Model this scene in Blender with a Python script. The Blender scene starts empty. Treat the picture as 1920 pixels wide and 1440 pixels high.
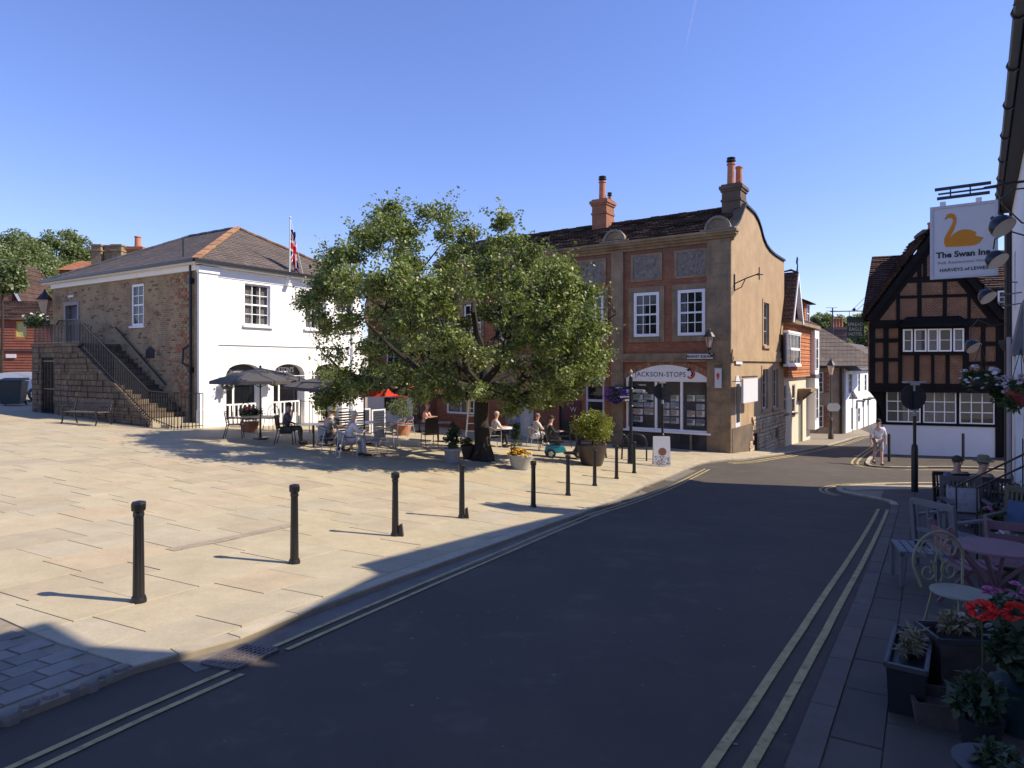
import bpy, bmesh, math, random
import numpy as np
from mathutils import Vector, Matrix
R = math.radians
rnd = random.Random(7)
nrs = np.random.RandomState(11)
S = bpy.context.scene
COL = S.collection

# ------------------------------------------------------------ camera, sky, sun, exposure
FOC, CX, HY, CH = 1220.0, 960.0, 685.0, 2.3      # focal length in photo pixels, principal column, horizon row, eye height
cam = bpy.data.cameras.new('camera'); cam_o = bpy.data.objects.new('camera', cam); COL.objects.link(cam_o)
cam_o.location = (0, 0, CH); cam_o.rotation_euler = (R(90), 0, 0)
cam.sensor_width = 36; cam.lens = 36 * FOC / 1920; cam.shift_y = -(720 - HY) / 1920
cam.clip_start = 0.1; cam.clip_end = 3000
S.camera = cam_o
SUN = Vector((0.993, -0.118, 0)).normalized()
SUN_EL = R(42.5)
w = bpy.data.worlds.new('World'); S.world = w; w.use_nodes = True
wn = w.node_tree.nodes; wl = w.node_tree.links
sky = wn.new('ShaderNodeTexSky'); sky.sky_type = 'NISHITA'; sky.sun_disc = False
sky.sun_elevation = SUN_EL; sky.sun_rotation = math.atan2(SUN.x, SUN.y)
sky.air_density = 1.25; sky.dust_density = 0.0; sky.ozone_density = 3.0; sky.altitude = 50
bg = wn['Background']; bg.inputs['Strength'].default_value = 0.116
tint = wn.new('ShaderNodeMix'); tint.data_type = 'RGBA'; tint.blend_type = 'MULTIPLY'; tint.inputs[0].default_value = 1; tint.inputs[7].default_value = (0.84, 0.84, 1.24, 1)
wl.new(sky.outputs[0], tint.inputs[6]); wl.new(tint.outputs[2], bg.inputs['Color'])
sl = bpy.data.lights.new('sun', 'SUN'); sl.energy = 4.9; sl.angle = R(0.55); sl.color = (1.0, 0.87, 0.69)
so = bpy.data.objects.new('sun', sl); COL.objects.link(so)
sv = Vector((SUN.x * math.cos(SUN_EL), SUN.y * math.cos(SUN_EL), math.sin(SUN_EL)))
so.rotation_euler = sv.to_track_quat('Z', 'Y').to_euler()
so.location = (30, -10, 40)
S.view_settings.view_transform = 'Standard'; S.view_settings.look = 'None'
S.view_settings.gamma = 1; S.view_settings.use_curve_mapping = False
S.view_settings.exposure = 0.52
S.render.engine = 'CYCLES'; S.cycles.use_denoising = True
S.cycles.max_bounces = 6; S.cycles.diffuse_bounces = 3; S.cycles.glossy_bounces = 3
S.cycles.transmission_bounces = 4; S.cycles.transparent_max_bounces = 8
S.cycles.caustics_reflective = False; S.cycles.caustics_refractive = False

# ------------------------------------------------------------ terrain: height of the paved surface, z = CH - D
_A = np.array([(-3.66,6.39,2.32),(-2.76,8.24,2.5),(-1.82,10.2,2.67),(-.91,11.8,2.78),(.47,14.35,3.08),(1.4,16.3,3.2),
 (3.1,19.4,3.38),(3.78,20.4,3.38),(3.65,5.3,2.3),(1,3,2.18),(-3.7,3,2.18),(0,0,2.1),(14.5,26,4.0),(8.9,26.4,3.53),(-2,34,3.45),
 (-11.57,24,2.27),(-21.3,30.6,2.0),(-7.4,30.8,2.8),(-1.0,20.5,2.92),(-8,10,2.2),(-14,14,2.0),(14.3,34,4.25),(19.3,41.3,4.55),
 (21.5,44.5,4.6),(28,52,4.75),(16.6,29.5,4.0),(22,28.5,4.0),(13.1,19.9,3.62),(9.4,16.1,3.4),(-35,40,1.5),(12,14.5,3.2),(2.6,21.5,3.2),
 (-5,28,2.9),(-40,0,1.6),(40,0,2.8),(0,-30,1.6),(60,60,4.9),(0,70,3.6),(-60,60,1.2),(40,25,4.1),(3,25,3.35),(0,120,3.6),(100,120,4.5),
 (-100,120,1.0),(-100,-40,1.5),(100,-40,3)])
def _tps(r2): return np.where(r2 > 0, r2 * np.log(np.maximum(r2, 1e-9)) * .5, 0)
_n = len(_A); _K = _tps(((_A[:, None, :2] - _A[None, :, :2]) ** 2).sum(-1)) + np.eye(_n) * 6.0
_P = np.hstack([np.ones((_n, 1)), _A[:, :2]])
_sol = np.linalg.solve(np.block([[_K, _P], [_P.T, np.zeros((3, 3))]]), np.concatenate([CH - _A[:, 2], np.zeros(3)]))
_AX, _AY, _W = _A[:, 0], _A[:, 1], _sol[:_n]
def gz_np(x, y):
    x = np.clip(x, -100, 100); y = np.clip(y, -40, 120)
    r2 = (x[:, None] - _AX) ** 2 + (y[:, None] - _AY) ** 2
    return _tps(r2) @ _W + _sol[_n] + _sol[_n + 1] * x + _sol[_n + 2] * y
def gz(x, y): return float(gz_np(np.array([float(x)]), np.array([float(y)]))[0])
def ray(px, py): return Vector(((px - CX) / FOC, 1.0, (HY - py) / FOC))
def at(px, py, Y):
    """point of the place seen at photo position px,py when it lies Y metres in front"""
    d = ray(px, py); return Vector((d.x * Y, Y, CH + d.z * Y))
def gp(px, py, off=0.0):
    d = ray(px, py); t = np.linspace(1.5, 150, 900)
    h = CH + d.z * t - gz_np(d.x * t, t) - off
    k = np.argmax(h < 0) if (h < 0).any() else len(t) - 1
    a, b = t[max(k - 1, 0)], t[k]
    ha, hb = h[max(k - 1, 0)], h[k]
    tt = a + (b - a) * (ha / (ha - hb) if ha != hb else 0)
    return Vector((d.x * tt, tt, CH + d.z * tt))

# ------------------------------------------------------------ mesh builder
class MB:
    def __init__(s): s.v = []; s.f = []; s.m = []; s.cm = 0; s.sm = False; s.M = None
    def add(s, vs, fs):
        o = len(s.v)
        if s.M is not None: vs = [s.M @ Vector(q) for q in vs]
        s.v += [tuple(q) for q in vs]; s.f += [tuple(i + o for i in f) for f in fs]; s.m += [s.cm] * len(fs); return s
    def box(s, x0, x1, y0, y1, z0, z1):
        return s.add([(x0,y0,z0),(x1,y0,z0),(x1,y1,z0),(x0,y1,z0),(x0,y0,z1),(x1,y0,z1),(x1,y1,z1),(x0,y1,z1)],
                     [(0,3,2,1),(4,5,6,7),(0,1,5,4),(1,2,6,5),(2,3,7,6),(3,0,4,7)])
    def cbox(s, c, sz): return s.box(c[0]-sz[0]/2, c[0]+sz[0]/2, c[1]-sz[1]/2, c[1]+sz[1]/2, c[2]-sz[2]/2, c[2]+sz[2]/2)
    def bar(s, a, b, w, h=None, up=(0,0,1)):
        a = Vector(a); b = Vector(b); d = (b - a).normalized(); h = h or w
        u = Vector(up)
        if abs(d.dot(u)) > .98: u = Vector((0, 1, 0))
        sx = d.cross(u).normalized(); sy = sx.cross(d).normalized()
        vs = []
        for p in (a, b):
            for i, j in ((-1,-1),(1,-1),(1,1),(-1,1)): vs.append(p + sx * (i * w / 2) + sy * (j * h / 2))
        return s.add(vs, [(0,1,2,3),(7,6,5,4),(0,4,5,1),(1,5,6,2),(2,6,7,3),(3,7,4,0)])
    def tube(s, pts, r, n=6, cap=True):
        pts = [Vector(p) for p in pts]; rs = r if isinstance(r, (list, tuple)) else [r] * len(pts)
        vs = []; fs = []; u = None
        for i, p in enumerate(pts):
            d = (pts[min(i+1, len(pts)-1)] - pts[max(i-1, 0)])
            if d.length < 1e-6: d = Vector((0,0,1))
            d.normalize()
            if u is None: u = d.orthogonal().normalized()
            u = (u - d * u.dot(d)).normalized() if (u - d * u.dot(d)).length > 1e-4 else d.orthogonal().normalized()
            vv = d.cross(u)
            for k in range(n):
                a = 2 * math.pi * k / n; vs.append(p + (u * math.cos(a) + vv * math.sin(a)) * rs[i])
        for i in range(len(pts) - 1):
            for k in range(n):
                k2 = (k + 1) % n; fs.append((i*n+k, i*n+k2, (i+1)*n+k2, (i+1)*n+k))
        if cap: fs.append(tuple(range(n-1, -1, -1))); fs.append(tuple((len(pts)-1)*n + k for k in range(n)))
        return s.add(vs, fs)
    def lathe(s, prof, n=16, c=(0,0,0), flute=0):
        vs = []; fs = []
        for r, z in prof:
            for k in range(n):
                a = 2 * math.pi * k / n; rr = r * (1 - (flute if k % 2 else 0)); vs.append((c[0]+rr*math.cos(a), c[1]+rr*math.sin(a), c[2]+z))
        for i in range(len(prof) - 1):
            for k in range(n):
                k2 = (k+1) % n; fs.append((i*n+k, i*n+k2, (i+1)*n+k2, (i+1)*n+k))
        fs.append(tuple(range(n-1,-1,-1))); fs.append(tuple((len(prof)-1)*n+k for k in range(n)))
        return s.add(vs, fs)
    def prism(s, poly, axis, a, b):
        """poly of 2D points; axis 'x': (y,z); 'y': (x,z); 'z': (x,y)"""
        def P(p, t): return {'x': (t, p[0], p[1]), 'y': (p[0], t, p[1]), 'z': (p[0], p[1], t)}[axis]
        n = len(poly); vs = [P(p, a) for p in poly] + [P(p, b) for p in poly]
        fs = [tuple(range(n)), tuple(range(2*n-1, n-1, -1))] + [((i+1) % n, i, n+i, n+(i+1) % n) for i in range(n)]
        return s.add(vs, fs)
    def quad(s, *p): return s.add(p, [tuple(range(len(p)))])
    def build(s, name, mat, parent=None, kind=None, smooth=None):
        me = bpy.data.meshes.new(name); me.from_pydata(s.v, [], s.f)
        mats = mat if isinstance(mat, (list, tuple)) else [mat]
        for m in mats: me.materials.append(m)
        if len(mats) > 1: me.polygons.foreach_set('material_index', s.m)
        bm = bmesh.new(); bm.from_mesh(me); bmesh.ops.recalc_face_normals(bm, faces=bm.faces); bm.to_mesh(me); bm.free()
        if smooth or s.sm:
            me.polygons.foreach_set('use_smooth', [True] * len(me.polygons))
            me.set_sharp_from_angle(angle=R(35))
        o = bpy.data.objects.new(name, me); COL.objects.link(o)
        if parent: o.parent = parent
        if kind: o['kind'] = kind
        return o
def link_mesh(name, me, parent=None, loc=(0,0,0), rot=(0,0,0)):
    o = bpy.data.objects.new(name, me); COL.objects.link(o); o.parent = parent; o.location = loc; o.rotation_euler = rot; return o
def tag(o, label=None, cat=None, group=None, kind=None):
    if label: o['label'] = label
    if cat: o['category'] = cat
    if group: o['group'] = group
    if kind: o['kind'] = kind
    return o
def empty(name, loc, rz=0, label=None, cat=None, group=None):
    o = bpy.data.objects.new(name, None); COL.objects.link(o); o.location = loc; o.rotation_euler = (0, 0, rz)
    o.empty_display_size = .2
    return tag(o, label, cat, group)
def dup(root, loc, rz=None, label=None, group=None, scale=None):
    kids = {}
    for o in bpy.data.objects:
        if o.parent: kids.setdefault(o.parent, []).append(o)
    def rec(o, par):
        c = o.copy(); COL.objects.link(c)
        if par: c.parent = par
        for ch in kids.get(o, []): rec(ch, c)
        return c
    r = rec(root, None); r.location = loc
    if rz is not None: r.rotation_euler = (0, 0, rz)
    if scale: r.scale = (scale,)*3
    if label: r['label'] = label
    if group: r['group'] = group
    return r

# ------------------------------------------------------------ materials
def newmat(name):
    m = bpy.data.materials.new(name); m.use_nodes = True; nt = m.node_tree
    return m, nt, nt.nodes['Principled BSDF']
def N(nt, t, **kw):
    n = nt.nodes.new(t)
    for k, v in kw.items(): setattr(n, k, v)
    return n
def ramp(nt, src, stops):
    r = N(nt, 'ShaderNodeValToRGB'); nt.links.new(src, r.inputs[0]); e = r.color_ramp.elements
    while len(e) > 2: e.remove(e[-1])
    while len(e) < len(stops): e.new(.5)
    for el, (p, c) in zip(e, stops): el.position = p; el.color = (*c, 1) if len(c) == 3 else c
    return r
def coords(nt, kind='Object'):
    t = N(nt, 'ShaderNodeTexCoord'); return t.outputs[kind]
def noise(nt, vec, scale, detail=4, rough=.6):
    n = N(nt, 'ShaderNodeTexNoise'); nt.links.new(vec, n.inputs['Vector']); n.inputs['Scale'].default_value = scale
    n.inputs['Detail'].default_value = detail; n.inputs['Roughness'].default_value = rough; return n.outputs['Fac']
def mul(c, k): return tuple(min(1, x * k) for x in c)
def mixc(nt, fac, a, b, mode='MIX'):
    m = N(nt, 'ShaderNodeMix', data_type='RGBA', blend_type=mode)
    for sock, val in ((m.inputs[0], fac), (m.inputs[6], a), (m.inputs[7], b)):
        if isinstance(val, (int, float)): sock.default_value = val
        elif isinstance(val, tuple): sock.default_value = (*val, 1)
        else: nt.links.new(val, sock)
    return m.outputs[2]
def bump(nt, bsdf, h, strength=.3, dist=.01):
    b = N(nt, 'ShaderNodeBump'); b.inputs['Strength'].default_value = strength; b.inputs['Distance'].default_value = dist
    nt.links.new(h, b.inputs['Height']); nt.links.new(b.outputs[0], bsdf.inputs['Normal'])
def mat(name, c, rough=.8, var=.18, scale=3., bmp=0., bscale=30., metal=0., spec=.5, c2=None, island=0., stain=None, coord='Object', streak=None):
    m, nt, b = newmat(name); v = coords(nt, coord)
    n1 = noise(nt, v, scale, 6, .65)
    lo = c2 if c2 else mul(c, 1 - var); hi = c if c2 else mul(c, 1 + var)
    r = ramp(nt, n1, [(.32, lo), (.68, hi)]); out = r.outputs[0]
    if island:
        g = N(nt, 'ShaderNodeNewGeometry'); oi = N(nt, 'ShaderNodeObjectInfo')
        ad = N(nt, 'ShaderNodeMath', operation='ADD'); nt.links.new(g.outputs['Random Per Island'], ad.inputs[0]); nt.links.new(oi.outputs['Random'], ad.inputs[1])
        fr = N(nt, 'ShaderNodeMath', operation='FRACT'); nt.links.new(ad.outputs[0], fr.inputs[0])
        rr = ramp(nt, fr.outputs[0], [(0, (1-island,)*3), (1, (1+island*.6,)*3)])
        out = mixc(nt, 1.0, out, rr.outputs[0], 'MULTIPLY')
    if stain:
        n2 = noise(nt, v, stain[1], 5, .7); r2 = ramp(nt, n2, [(stain[2], (0,0,0)), (min(.99, stain[2]+.2), (1,1,1))])
        out = mixc(nt, r2.outputs[0], out, stain[0])
    if streak:                                   # rain streaks: noise drawn out along the height
        mp = N(nt, 'ShaderNodeMapping'); nt.links.new(v, mp.inputs[0]); mp.inputs['Scale'].default_value = (5, 5, .28)
        n5 = noise(nt, mp.outputs[0], 1.0, 6, .7); r5 = ramp(nt, n5, [(streak[1], (0,0,0)), (streak[1]+.2, (.75,.75,.75))]); out = mixc(nt, r5.outputs[0], out, streak[0])
    nt.links.new(out, b.inputs['Base Color'])
    b.inputs['Roughness'].default_value = rough; b.inputs['Metallic'].default_value = metal
    b.inputs['Specular IOR Level'].default_value = spec
    if bmp: bump(nt, b, noise(nt, v, bscale, 4, .7), bmp, .01)
    return m
def wall_uv(nt):
    """u = x + y, v = z: right for walls along either local axis"""
    v = coords(nt); s = N(nt, 'ShaderNodeSeparateXYZ'); nt.links.new(v, s.inputs[0])
    a = N(nt, 'ShaderNodeMath', operation='ADD'); nt.links.new(s.outputs[0], a.inputs[0]); nt.links.new(s.outputs[1], a.inputs[1])
    c = N(nt, 'ShaderNodeCombineXYZ'); nt.links.new(a.outputs[0], c.inputs[0]); nt.links.new(s.outputs[2], c.inputs[1]); return v, c.outputs[0]
def brickmat(name, c1, c2, mortar, bw=.225, bh=.075, ms=.012, rough=.9, blotch=.35, stain=None, rowoff=.5, bstr=.5, uv='wall', dist=0.0, dirt_top=None):
    m, nt, b = newmat(name)
    v, u = wall_uv(nt) if uv == 'wall' else (coords(nt), coords(nt))
    if dist:
        nn = N(nt, 'ShaderNodeTexNoise'); nt.links.new(u, nn.inputs['Vector']); nn.inputs['Scale'].default_value = 3.5
        va = N(nt, 'ShaderNodeVectorMath', operation='MULTIPLY_ADD'); nt.links.new(nn.outputs['Color'], va.inputs[0])
        va.inputs[1].default_value = (dist,)*3; nt.links.new(u, va.inputs[2]); u = va.outputs[0]
    t = N(nt, 'ShaderNodeTexBrick'); nt.links.new(u, t.inputs['Vector'])
    t.inputs['Color1'].default_value = (*c1, 1); t.inputs['Color2'].default_value = (*c2, 1); t.inputs['Mortar'].default_value = (*mortar, 1)
    t.inputs['Scale'].default_value = 1; t.inputs['Mortar Size'].default_value = ms; t.inputs['Brick Width'].default_value = bw
    t.inputs['Row Height'].default_value = bh; t.offset = rowoff; t.inputs['Bias'].default_value = 0
    n = noise(nt, v, 1.1, 6, .7); r = ramp(nt, n, [(.3, (1-blotch,)*3), (.7, (1+blotch*.5,)*3)])
    out = mixc(nt, 1., t.outputs['Color'], r.outputs[0], 'MULTIPLY')
    n3 = noise(nt, v, 14, 3, .6); r3 = ramp(nt, n3, [(.3, (.8,)*3), (.7, (1.15,)*3)]); out = mixc(nt, 1., out, r3.outputs[0], 'MULTIPLY')
    if stain:
        n2 = noise(nt, v, stain[1], 5, .7); r2 = ramp(nt, n2, [(stain[2], (0,0,0)), (min(.99, stain[2]+.18), (1,1,1))])
        out = mixc(nt, r2.outputs[0], out, stain[0])
    if dirt_top:
        sp = N(nt, 'ShaderNodeSeparateXYZ'); nt.links.new(v, sp.inputs[0])
        mr = N(nt, 'ShaderNodeMapRange'); nt.links.new(sp.outputs[2], mr.inputs[0]); mr.inputs[1].default_value = dirt_top[0]; mr.inputs[2].default_value = dirt_top[1]
        mm = N(nt, 'ShaderNodeMath', operation='MULTIPLY'); nt.links.new(mr.outputs[0], mm.inputs[0]); nt.links.new(n, mm.inputs[1]); 
        m2 = N(nt, 'ShaderNodeMath', operation='MULTIPLY'); nt.links.new(mm.outputs[0], m2.inputs[0]); m2.inputs[1].default_value = 1.4; m2.use_clamp = True
        out = mixc(nt, m2.outputs[0], out, dirt_top[2])
    nt.links.new(out, b.inputs['Base Color']); b.inputs['Roughness'].default_value = rough; b.inputs['Specular IOR Level'].default_value = .2
    inv = N(nt, 'ShaderNodeMath', operation='SUBTRACT'); inv.inputs[0].default_value = 1; nt.links.new(t.outputs['Fac'], inv.inputs[1])
    ad = N(nt, 'ShaderNodeMath', operation='MULTIPLY_ADD'); nt.links.new(n3, ad.inputs[0]); ad.inputs[1].default_value = .5; nt.links.new(inv.outputs[0], ad.inputs[2])
    bump(nt, b, ad.outputs[0], bstr, .012)
    return m
def leafmat(name, cols, trans=.35, rough=.45):
    m, nt, b = newmat(name); g = N(nt, 'ShaderNodeNewGeometry')
    n = noise(nt, coords(nt), .9, 3)
    ad = N(nt, 'ShaderNodeMath', operation='MULTIPLY_ADD'); nt.links.new(g.outputs['Random Per Island'], ad.inputs[0]); ad.inputs[1].default_value = .6
    sb = N(nt, 'ShaderNodeMath', operation='SUBTRACT'); nt.links.new(n, sb.inputs[0]); sb.inputs[1].default_value = .3; nt.links.new(sb.outputs[0], ad.inputs[2])
    r = ramp(nt, ad.outputs[0], [(i / (len(cols)-1), c) for i, c in enumerate(cols)])
    nt.links.new(r.outputs[0], b.inputs['Base Color']); b.inputs['Roughness'].default_value = rough; b.inputs['Specular IOR Level'].default_value = .4
    tr = N(nt, 'ShaderNodeBsdfTranslucent'); nt.links.new(mixc(nt, 1., r.outputs[0], (1.3, 1.5, .5), 'MULTIPLY'), tr.inputs['Color'])
    mx = N(nt, 'ShaderNodeMixShader'); mx.inputs[0].default_value = trans
    nt.links.new(b.outputs[0], mx.inputs[1]); nt.links.new(tr.outputs[0], mx.inputs[2])
    nt.links.new(mx.outputs[0], nt.nodes['Material Output'].inputs[0])
    return m
def glassmat(name, tint=(.02,.025,.03), op=.55):
    m, nt, b = newmat(name); b.inputs['Base Color'].default_value = (*tint, 1); b.inputs['Roughness'].default_value = .03
    b.inputs['Specular IOR Level'].default_value = .7
    t = N(nt, 'ShaderNodeBsdfTransparent'); mx = N(nt, 'ShaderNodeMixShader'); mx.inputs[0].default_value = op
    nt.links.new(t.outputs[0], mx.inputs[1]); nt.links.new(b.outputs[0], mx.inputs[2]); nt.links.new(mx.outputs[0], nt.nodes['Material Output'].inputs[0])
    return m

M = {}
M['asphalt'] = mat('asphalt', (.088,.072,.054), .9, .12, .45, .6, 130, c2=(.060,.051,.042), stain=((.118,.098,.075), 1.6, .55))
def paving():
    m, nt, b = newmat('york_stone'); v = coords(nt, 'Object'); g = N(nt, 'ShaderNodeNewGeometry'); oi = N(nt, 'ShaderNodeObjectInfo')
    ad = N(nt, 'ShaderNodeMath', operation='ADD'); nt.links.new(g.outputs['Random Per Island'], ad.inputs[0]); nt.links.new(oi.outputs['Random'], ad.inputs[1])
    fr = N(nt, 'ShaderNodeMath', operation='FRACT'); nt.links.new(ad.outputs[0], fr.inputs[0])
    c = ramp(nt, fr.outputs[0], [(0,(.43,.375,.255)),(.2,(.455,.39,.255)),(.4,(.415,.37,.27)),(.6,(.45,.39,.265)),(.8,(.46,.375,.25)),(.93,(.385,.335,.235)),(1,(.42,.34,.24))]).outputs[0]
    n1 = noise(nt, v, 1.7, 8, .7); c = mixc(nt, 1., c, ramp(nt, n1, [(.3,(.84,.83,.80)),(.7,(1.08,1.08,1.08))]).outputs[0], 'MULTIPLY')
    n2 = noise(nt, v, .35, 6, .75); c = mixc(nt, ramp(nt, n2, [(.52,(0,0,0)),(.72,(.5,.5,.5))]).outputs[0], c, (.33,.28,.19))
    n3 = noise(nt, v, 38, 3, .6); c = mixc(nt, 1., c, ramp(nt, n3, [(.3,(.9,.9,.9)),(.7,(1.06,1.06,1.06))]).outputs[0], 'MULTIPLY')
    vo = N(nt, 'ShaderNodeTexVoronoi'); nt.links.new(v, vo.inputs['Vector']); vo.inputs['Scale'].default_value = 2.2
    c = mixc(nt, ramp(nt, vo.outputs['Distance'], [(.025,(.6,.6,.6)),(.04,(0,0,0))]).outputs[0], c, (.16,.14,.11))
    nt.links.new(c, b.inputs['Base Color']); b.inputs['Roughness'].default_value = .82; b.inputs['Specular IOR Level'].default_value = .3
    bump(nt, b, n1, .35, .012); return m
M['base'] = mat('paving_joint_sand', (.26,.22,.16), .95, .15, 6)
M['stone'] = paving()
M['kerbshade'] = mat('shaded_kerb_stone', (.11,.095,.078), .85, .15, 3, .3, 30, island=.15)  # darker copy of the kerb stone, inn-side shade put into its colour
M['kerb'] = mat('kerb_stone', (.40,.35,.25), .85, .15, 3, .3, 30, island=.15)
M['sett'] = mat('granite_sett', (.21,.19,.16), .75, .15, 5, .4, 30, island=.25)
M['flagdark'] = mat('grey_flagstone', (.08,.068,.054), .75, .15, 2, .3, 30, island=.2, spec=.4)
M['yellow'] = mat('worn_yellow_paint', (.42,.34,.15), .8, .2, 9, .2, 60, stain=((.09,.075,.057), 11, .53))
M['whitepaint_road'] = mat('road_white', (.7,.68,.62), .7, .2, 9)
M['iron'] = mat('black_iron', (.012,.012,.014), .35, .3, 8, .1, 40, spec=.5)
M['ironmatt'] = mat('dark_painted_metal', (.02,.02,.022), .55, .3, 8)
M['grate'] = mat('cast_iron', (.10,.085,.08), .6, .3, 12)
M['void'] = mat('dark_void', (.01,.01,.01), 1, 0)
M['white'] = mat('white_render', (.84,.84,.83), .75, .03, 1.2, .08, 25, stain=((.70,.70,.67), 1.1, .62), streak=((.66,.65,.60), .6))
M['wood_w'] = mat('white_gloss_timber', (.80,.80,.80), .4, .03, 4)
M['slate'] = brickmat('slate_roof', (.205,.165,.135), (.15,.125,.108), (.05,.042,.038), .28, .085, .012, .7, .25, bstr=.7)
M['ridge'] = mat('terracotta_ridge', (.36,.19,.09), .85, .3, 4, .3, 20, island=.3)
M['brickside'] = brickmat('mottled_brick_and_stone', (.29,.195,.11), (.37,.27,.16), (.42,.34,.23), .23, .078, .012, .95, .35, stain=((.38,.29,.17), .55, .46), dist=.02)
M['stair_stone'] = brickmat('old_stair_stone', (.21,.16,.105), (.145,.11,.08), (.09,.072,.055), .45, .22, .02, .95, .45, dist=.08, stain=((.09,.07,.07), 1.3, .55))
M['redbrick'] = brickmat('red_brick', (.36,.12,.055), (.26,.085,.045), (.27,.20,.15), .225, .075, .009, .9, .3, stain=((.20,.13,.10), .8, .62), dirt_top=(7.2, 9.6, (.10,.085,.08)))
M['redbrick2'] = brickmat('orange_red_brick', (.40,.15,.07), (.30,.11,.06), (.32,.24,.18), .225, .075, .009)
M['render_o'] = mat('ochre_render', (.37,.26,.15), .9, .14, 1.1, .7, 22, stain=((.32,.21,.12), .7, .55), streak=((.26,.175,.105), .52))
M['ashlar'] = mat('weathered_ashlar', (.25,.18,.11), .9, .32, 1.3, .4, 14, stain=((.12,.10,.08), 1.6, .54), streak=((.10,.085,.07), .55))
M['panelst'] = mat('carved_panel_stone', (.20,.18,.155), .9, .3, 6, .9, 18, stain=((.36,.33,.29), 5, .56))
M['rubble'] = brickmat('rubble_sandstone', (.60,.47,.31), (.50,.38,.25), (.32,.25,.18), .34, .17, .025, .95, .35, dist=.12, bstr=1.)
M['tiledark'] = brickmat('old_dark_tiles', (.085,.06,.05), (.13,.09,.07), (.02,.015,.015), .17, .08, .014, .9, .45, stain=((.2,.19,.16), 3, .64), bstr=1.)
M['tilebrown'] = brickmat('brown_clay_tiles', (.19,.115,.085), (.13,.085,.07), (.03,.02,.02), .17, .08, .014, .9, .35, bstr=1.)
M['tilehung'] = brickmat('hung_orange_tiles', (.62,.25,.11), (.52,.20,.09), (.20,.08,.04), .17, .13, .012, .85, .2, bstr=1.)
M['oak'] = mat('black_stained_oak', (.008,.007,.008), .75, .35, 3, .6, 20, spec=.15)
M['sash_dark'] = M['oak']
M['copper'] = mat('lead_grey', (.12,.13,.14), .6, .2, 3)
M['terracotta'] = mat('terracotta', (.42,.17,.09), .85, .2, 5)
M['curtain'] = mat('net_curtain', (.62,.60,.58), .95, .2, 14)
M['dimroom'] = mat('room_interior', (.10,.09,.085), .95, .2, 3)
M['glass'] = glassmat('window_glass', op=.35)
M['shopglass'] = glassmat('shop_glass', (.02,.02,.025), .08)
M['glassdark'] = glassmat('dark_window_glass', (.012,.014,.018), .85)
M['signwhite'] = mat('sign_white', (.62,.62,.64), .5, .03, 3)
M['black'] = mat('sign_black', (.015,.015,.02), .5, 0)
M['fascia'] = mat('fascia_white', (.80,.79,.79), .5, .05, 3)
M['skin'] = mat('skin', (.55,.33,.24), .6, .08, 5)
M['bark'] = mat('oak_bark', (.03,.024,.018), .95, .4, 5, 1., 16, stain=((.07,.065,.045), 4, .6))
M['bark_base'] = M['bark']
LG = [(.045,.07,.028),(.12,.155,.055),(.24,.275,.10),(.44,.45,.22)]
M['oakleaf'] = leafmat('oak_leaf', LG, .3, .42)
M['hillleaf'] = leafmat('hazy_hill_leaf', [(.10,.13,.07),(.15,.19,.09),(.21,.25,.12),(.27,.31,.17)], .3)  # lighter greyed greens: distance haze put into the leaf colour
M['yewleaf'] = leafmat('golden_shrub_leaf', [(.10,.12,.02),(.17,.19,.035),(.26,.27,.06),(.36,.35,.10)], .35)
M['darkleaf'] = leafmat('dark_shrub_leaf', [(.02,.04,.02),(.035,.06,.03),(.06,.09,.045)], .25)
M['conifer'] = leafmat('conifer_leaf', [(.03,.06,.02),(.05,.09,.03),(.08,.13,.04)], .25)
def flat(name, c, rough=.7, **k): return mat(name, c, rough, .06, 6, **k)
M['pet_yellow'] = flat('yellow_petals', (.8,.52,.03)); M['pet_red'] = flat('red_petals', (.62,.02,.015)); M['pet_purple'] = flat('purple_petals', (.22,.10,.50))
M['pet_white'] = flat('white_petals', (.75,.72,.72)); M['pet_pink'] = flat('pink_petals', (.5,.12,.3))
# ------------------------------------------------------------ ground sheets
def struct(o): o['kind'] = 'structure'; return o
def sheet(name, poly, off, m, step=1.2, skirt=0.0, kind='structure'):
    bm = bmesh.new(); vs = [bm.verts.new((p[0], p[1], 0)) for p in poly]; bm.faces.new(vs)
    bmesh.ops.triangulate(bm, faces=bm.faces[:])
    x0 = min(p[0] for p in poly); x1 = max(p[0] for p in poly); y0 = min(p[1] for p in poly); y1 = max(p[1] for p in poly)
    for ax, lo, hi in ((0, x0, x1), (1, y0, y1)):
        k = math.ceil(lo / step)
        while k * step < hi:
            co = [0,0,0]; co[ax] = k * step; no = [0,0,0]; no[ax] = 1
            bmesh.ops.bisect_plane(bm, geom=bm.verts[:] + bm.edges[:] + bm.faces[:], plane_co=co, plane_no=no); k += 1
    if skirt:
        be = [e for e in bm.edges if e.is_boundary]
        r = bmesh.ops.extrude_edge_only(bm, edges=be)
        low = [v for v in r['geom'] if isinstance(v, bmesh.types.BMVert)]
        ls = set(low)
    else: ls = set()
    bm.verts.index_update(); vv = bm.verts[:]
    z = gz_np(np.array([v.co.x for v in vv]), np.array([v.co.y for v in vv]))
    for v, q in zip(vv, z): v.co.z = q + off - (skirt if v in ls else 0)
    bmesh.ops.recalc_face_normals(bm, faces=bm.faces)
    me = bpy.data.meshes.new(name); bm.to_mesh(me); bm.free(); me.materials.append(m)
    o = bpy.data.objects.new(name, me); COL.objects.link(o)
    if kind: o['kind'] = kind
    return o
def resample(poly, step):
    out = [Vector(poly[0])]
    for a, b in zip(poly, poly[1:]):
        a = Vector(a); b = Vector(b); n = max(1, round((b-a).length / step))
        for i in range(1, n+1): out.append(a.lerp(b, i / n))
    return out
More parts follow.
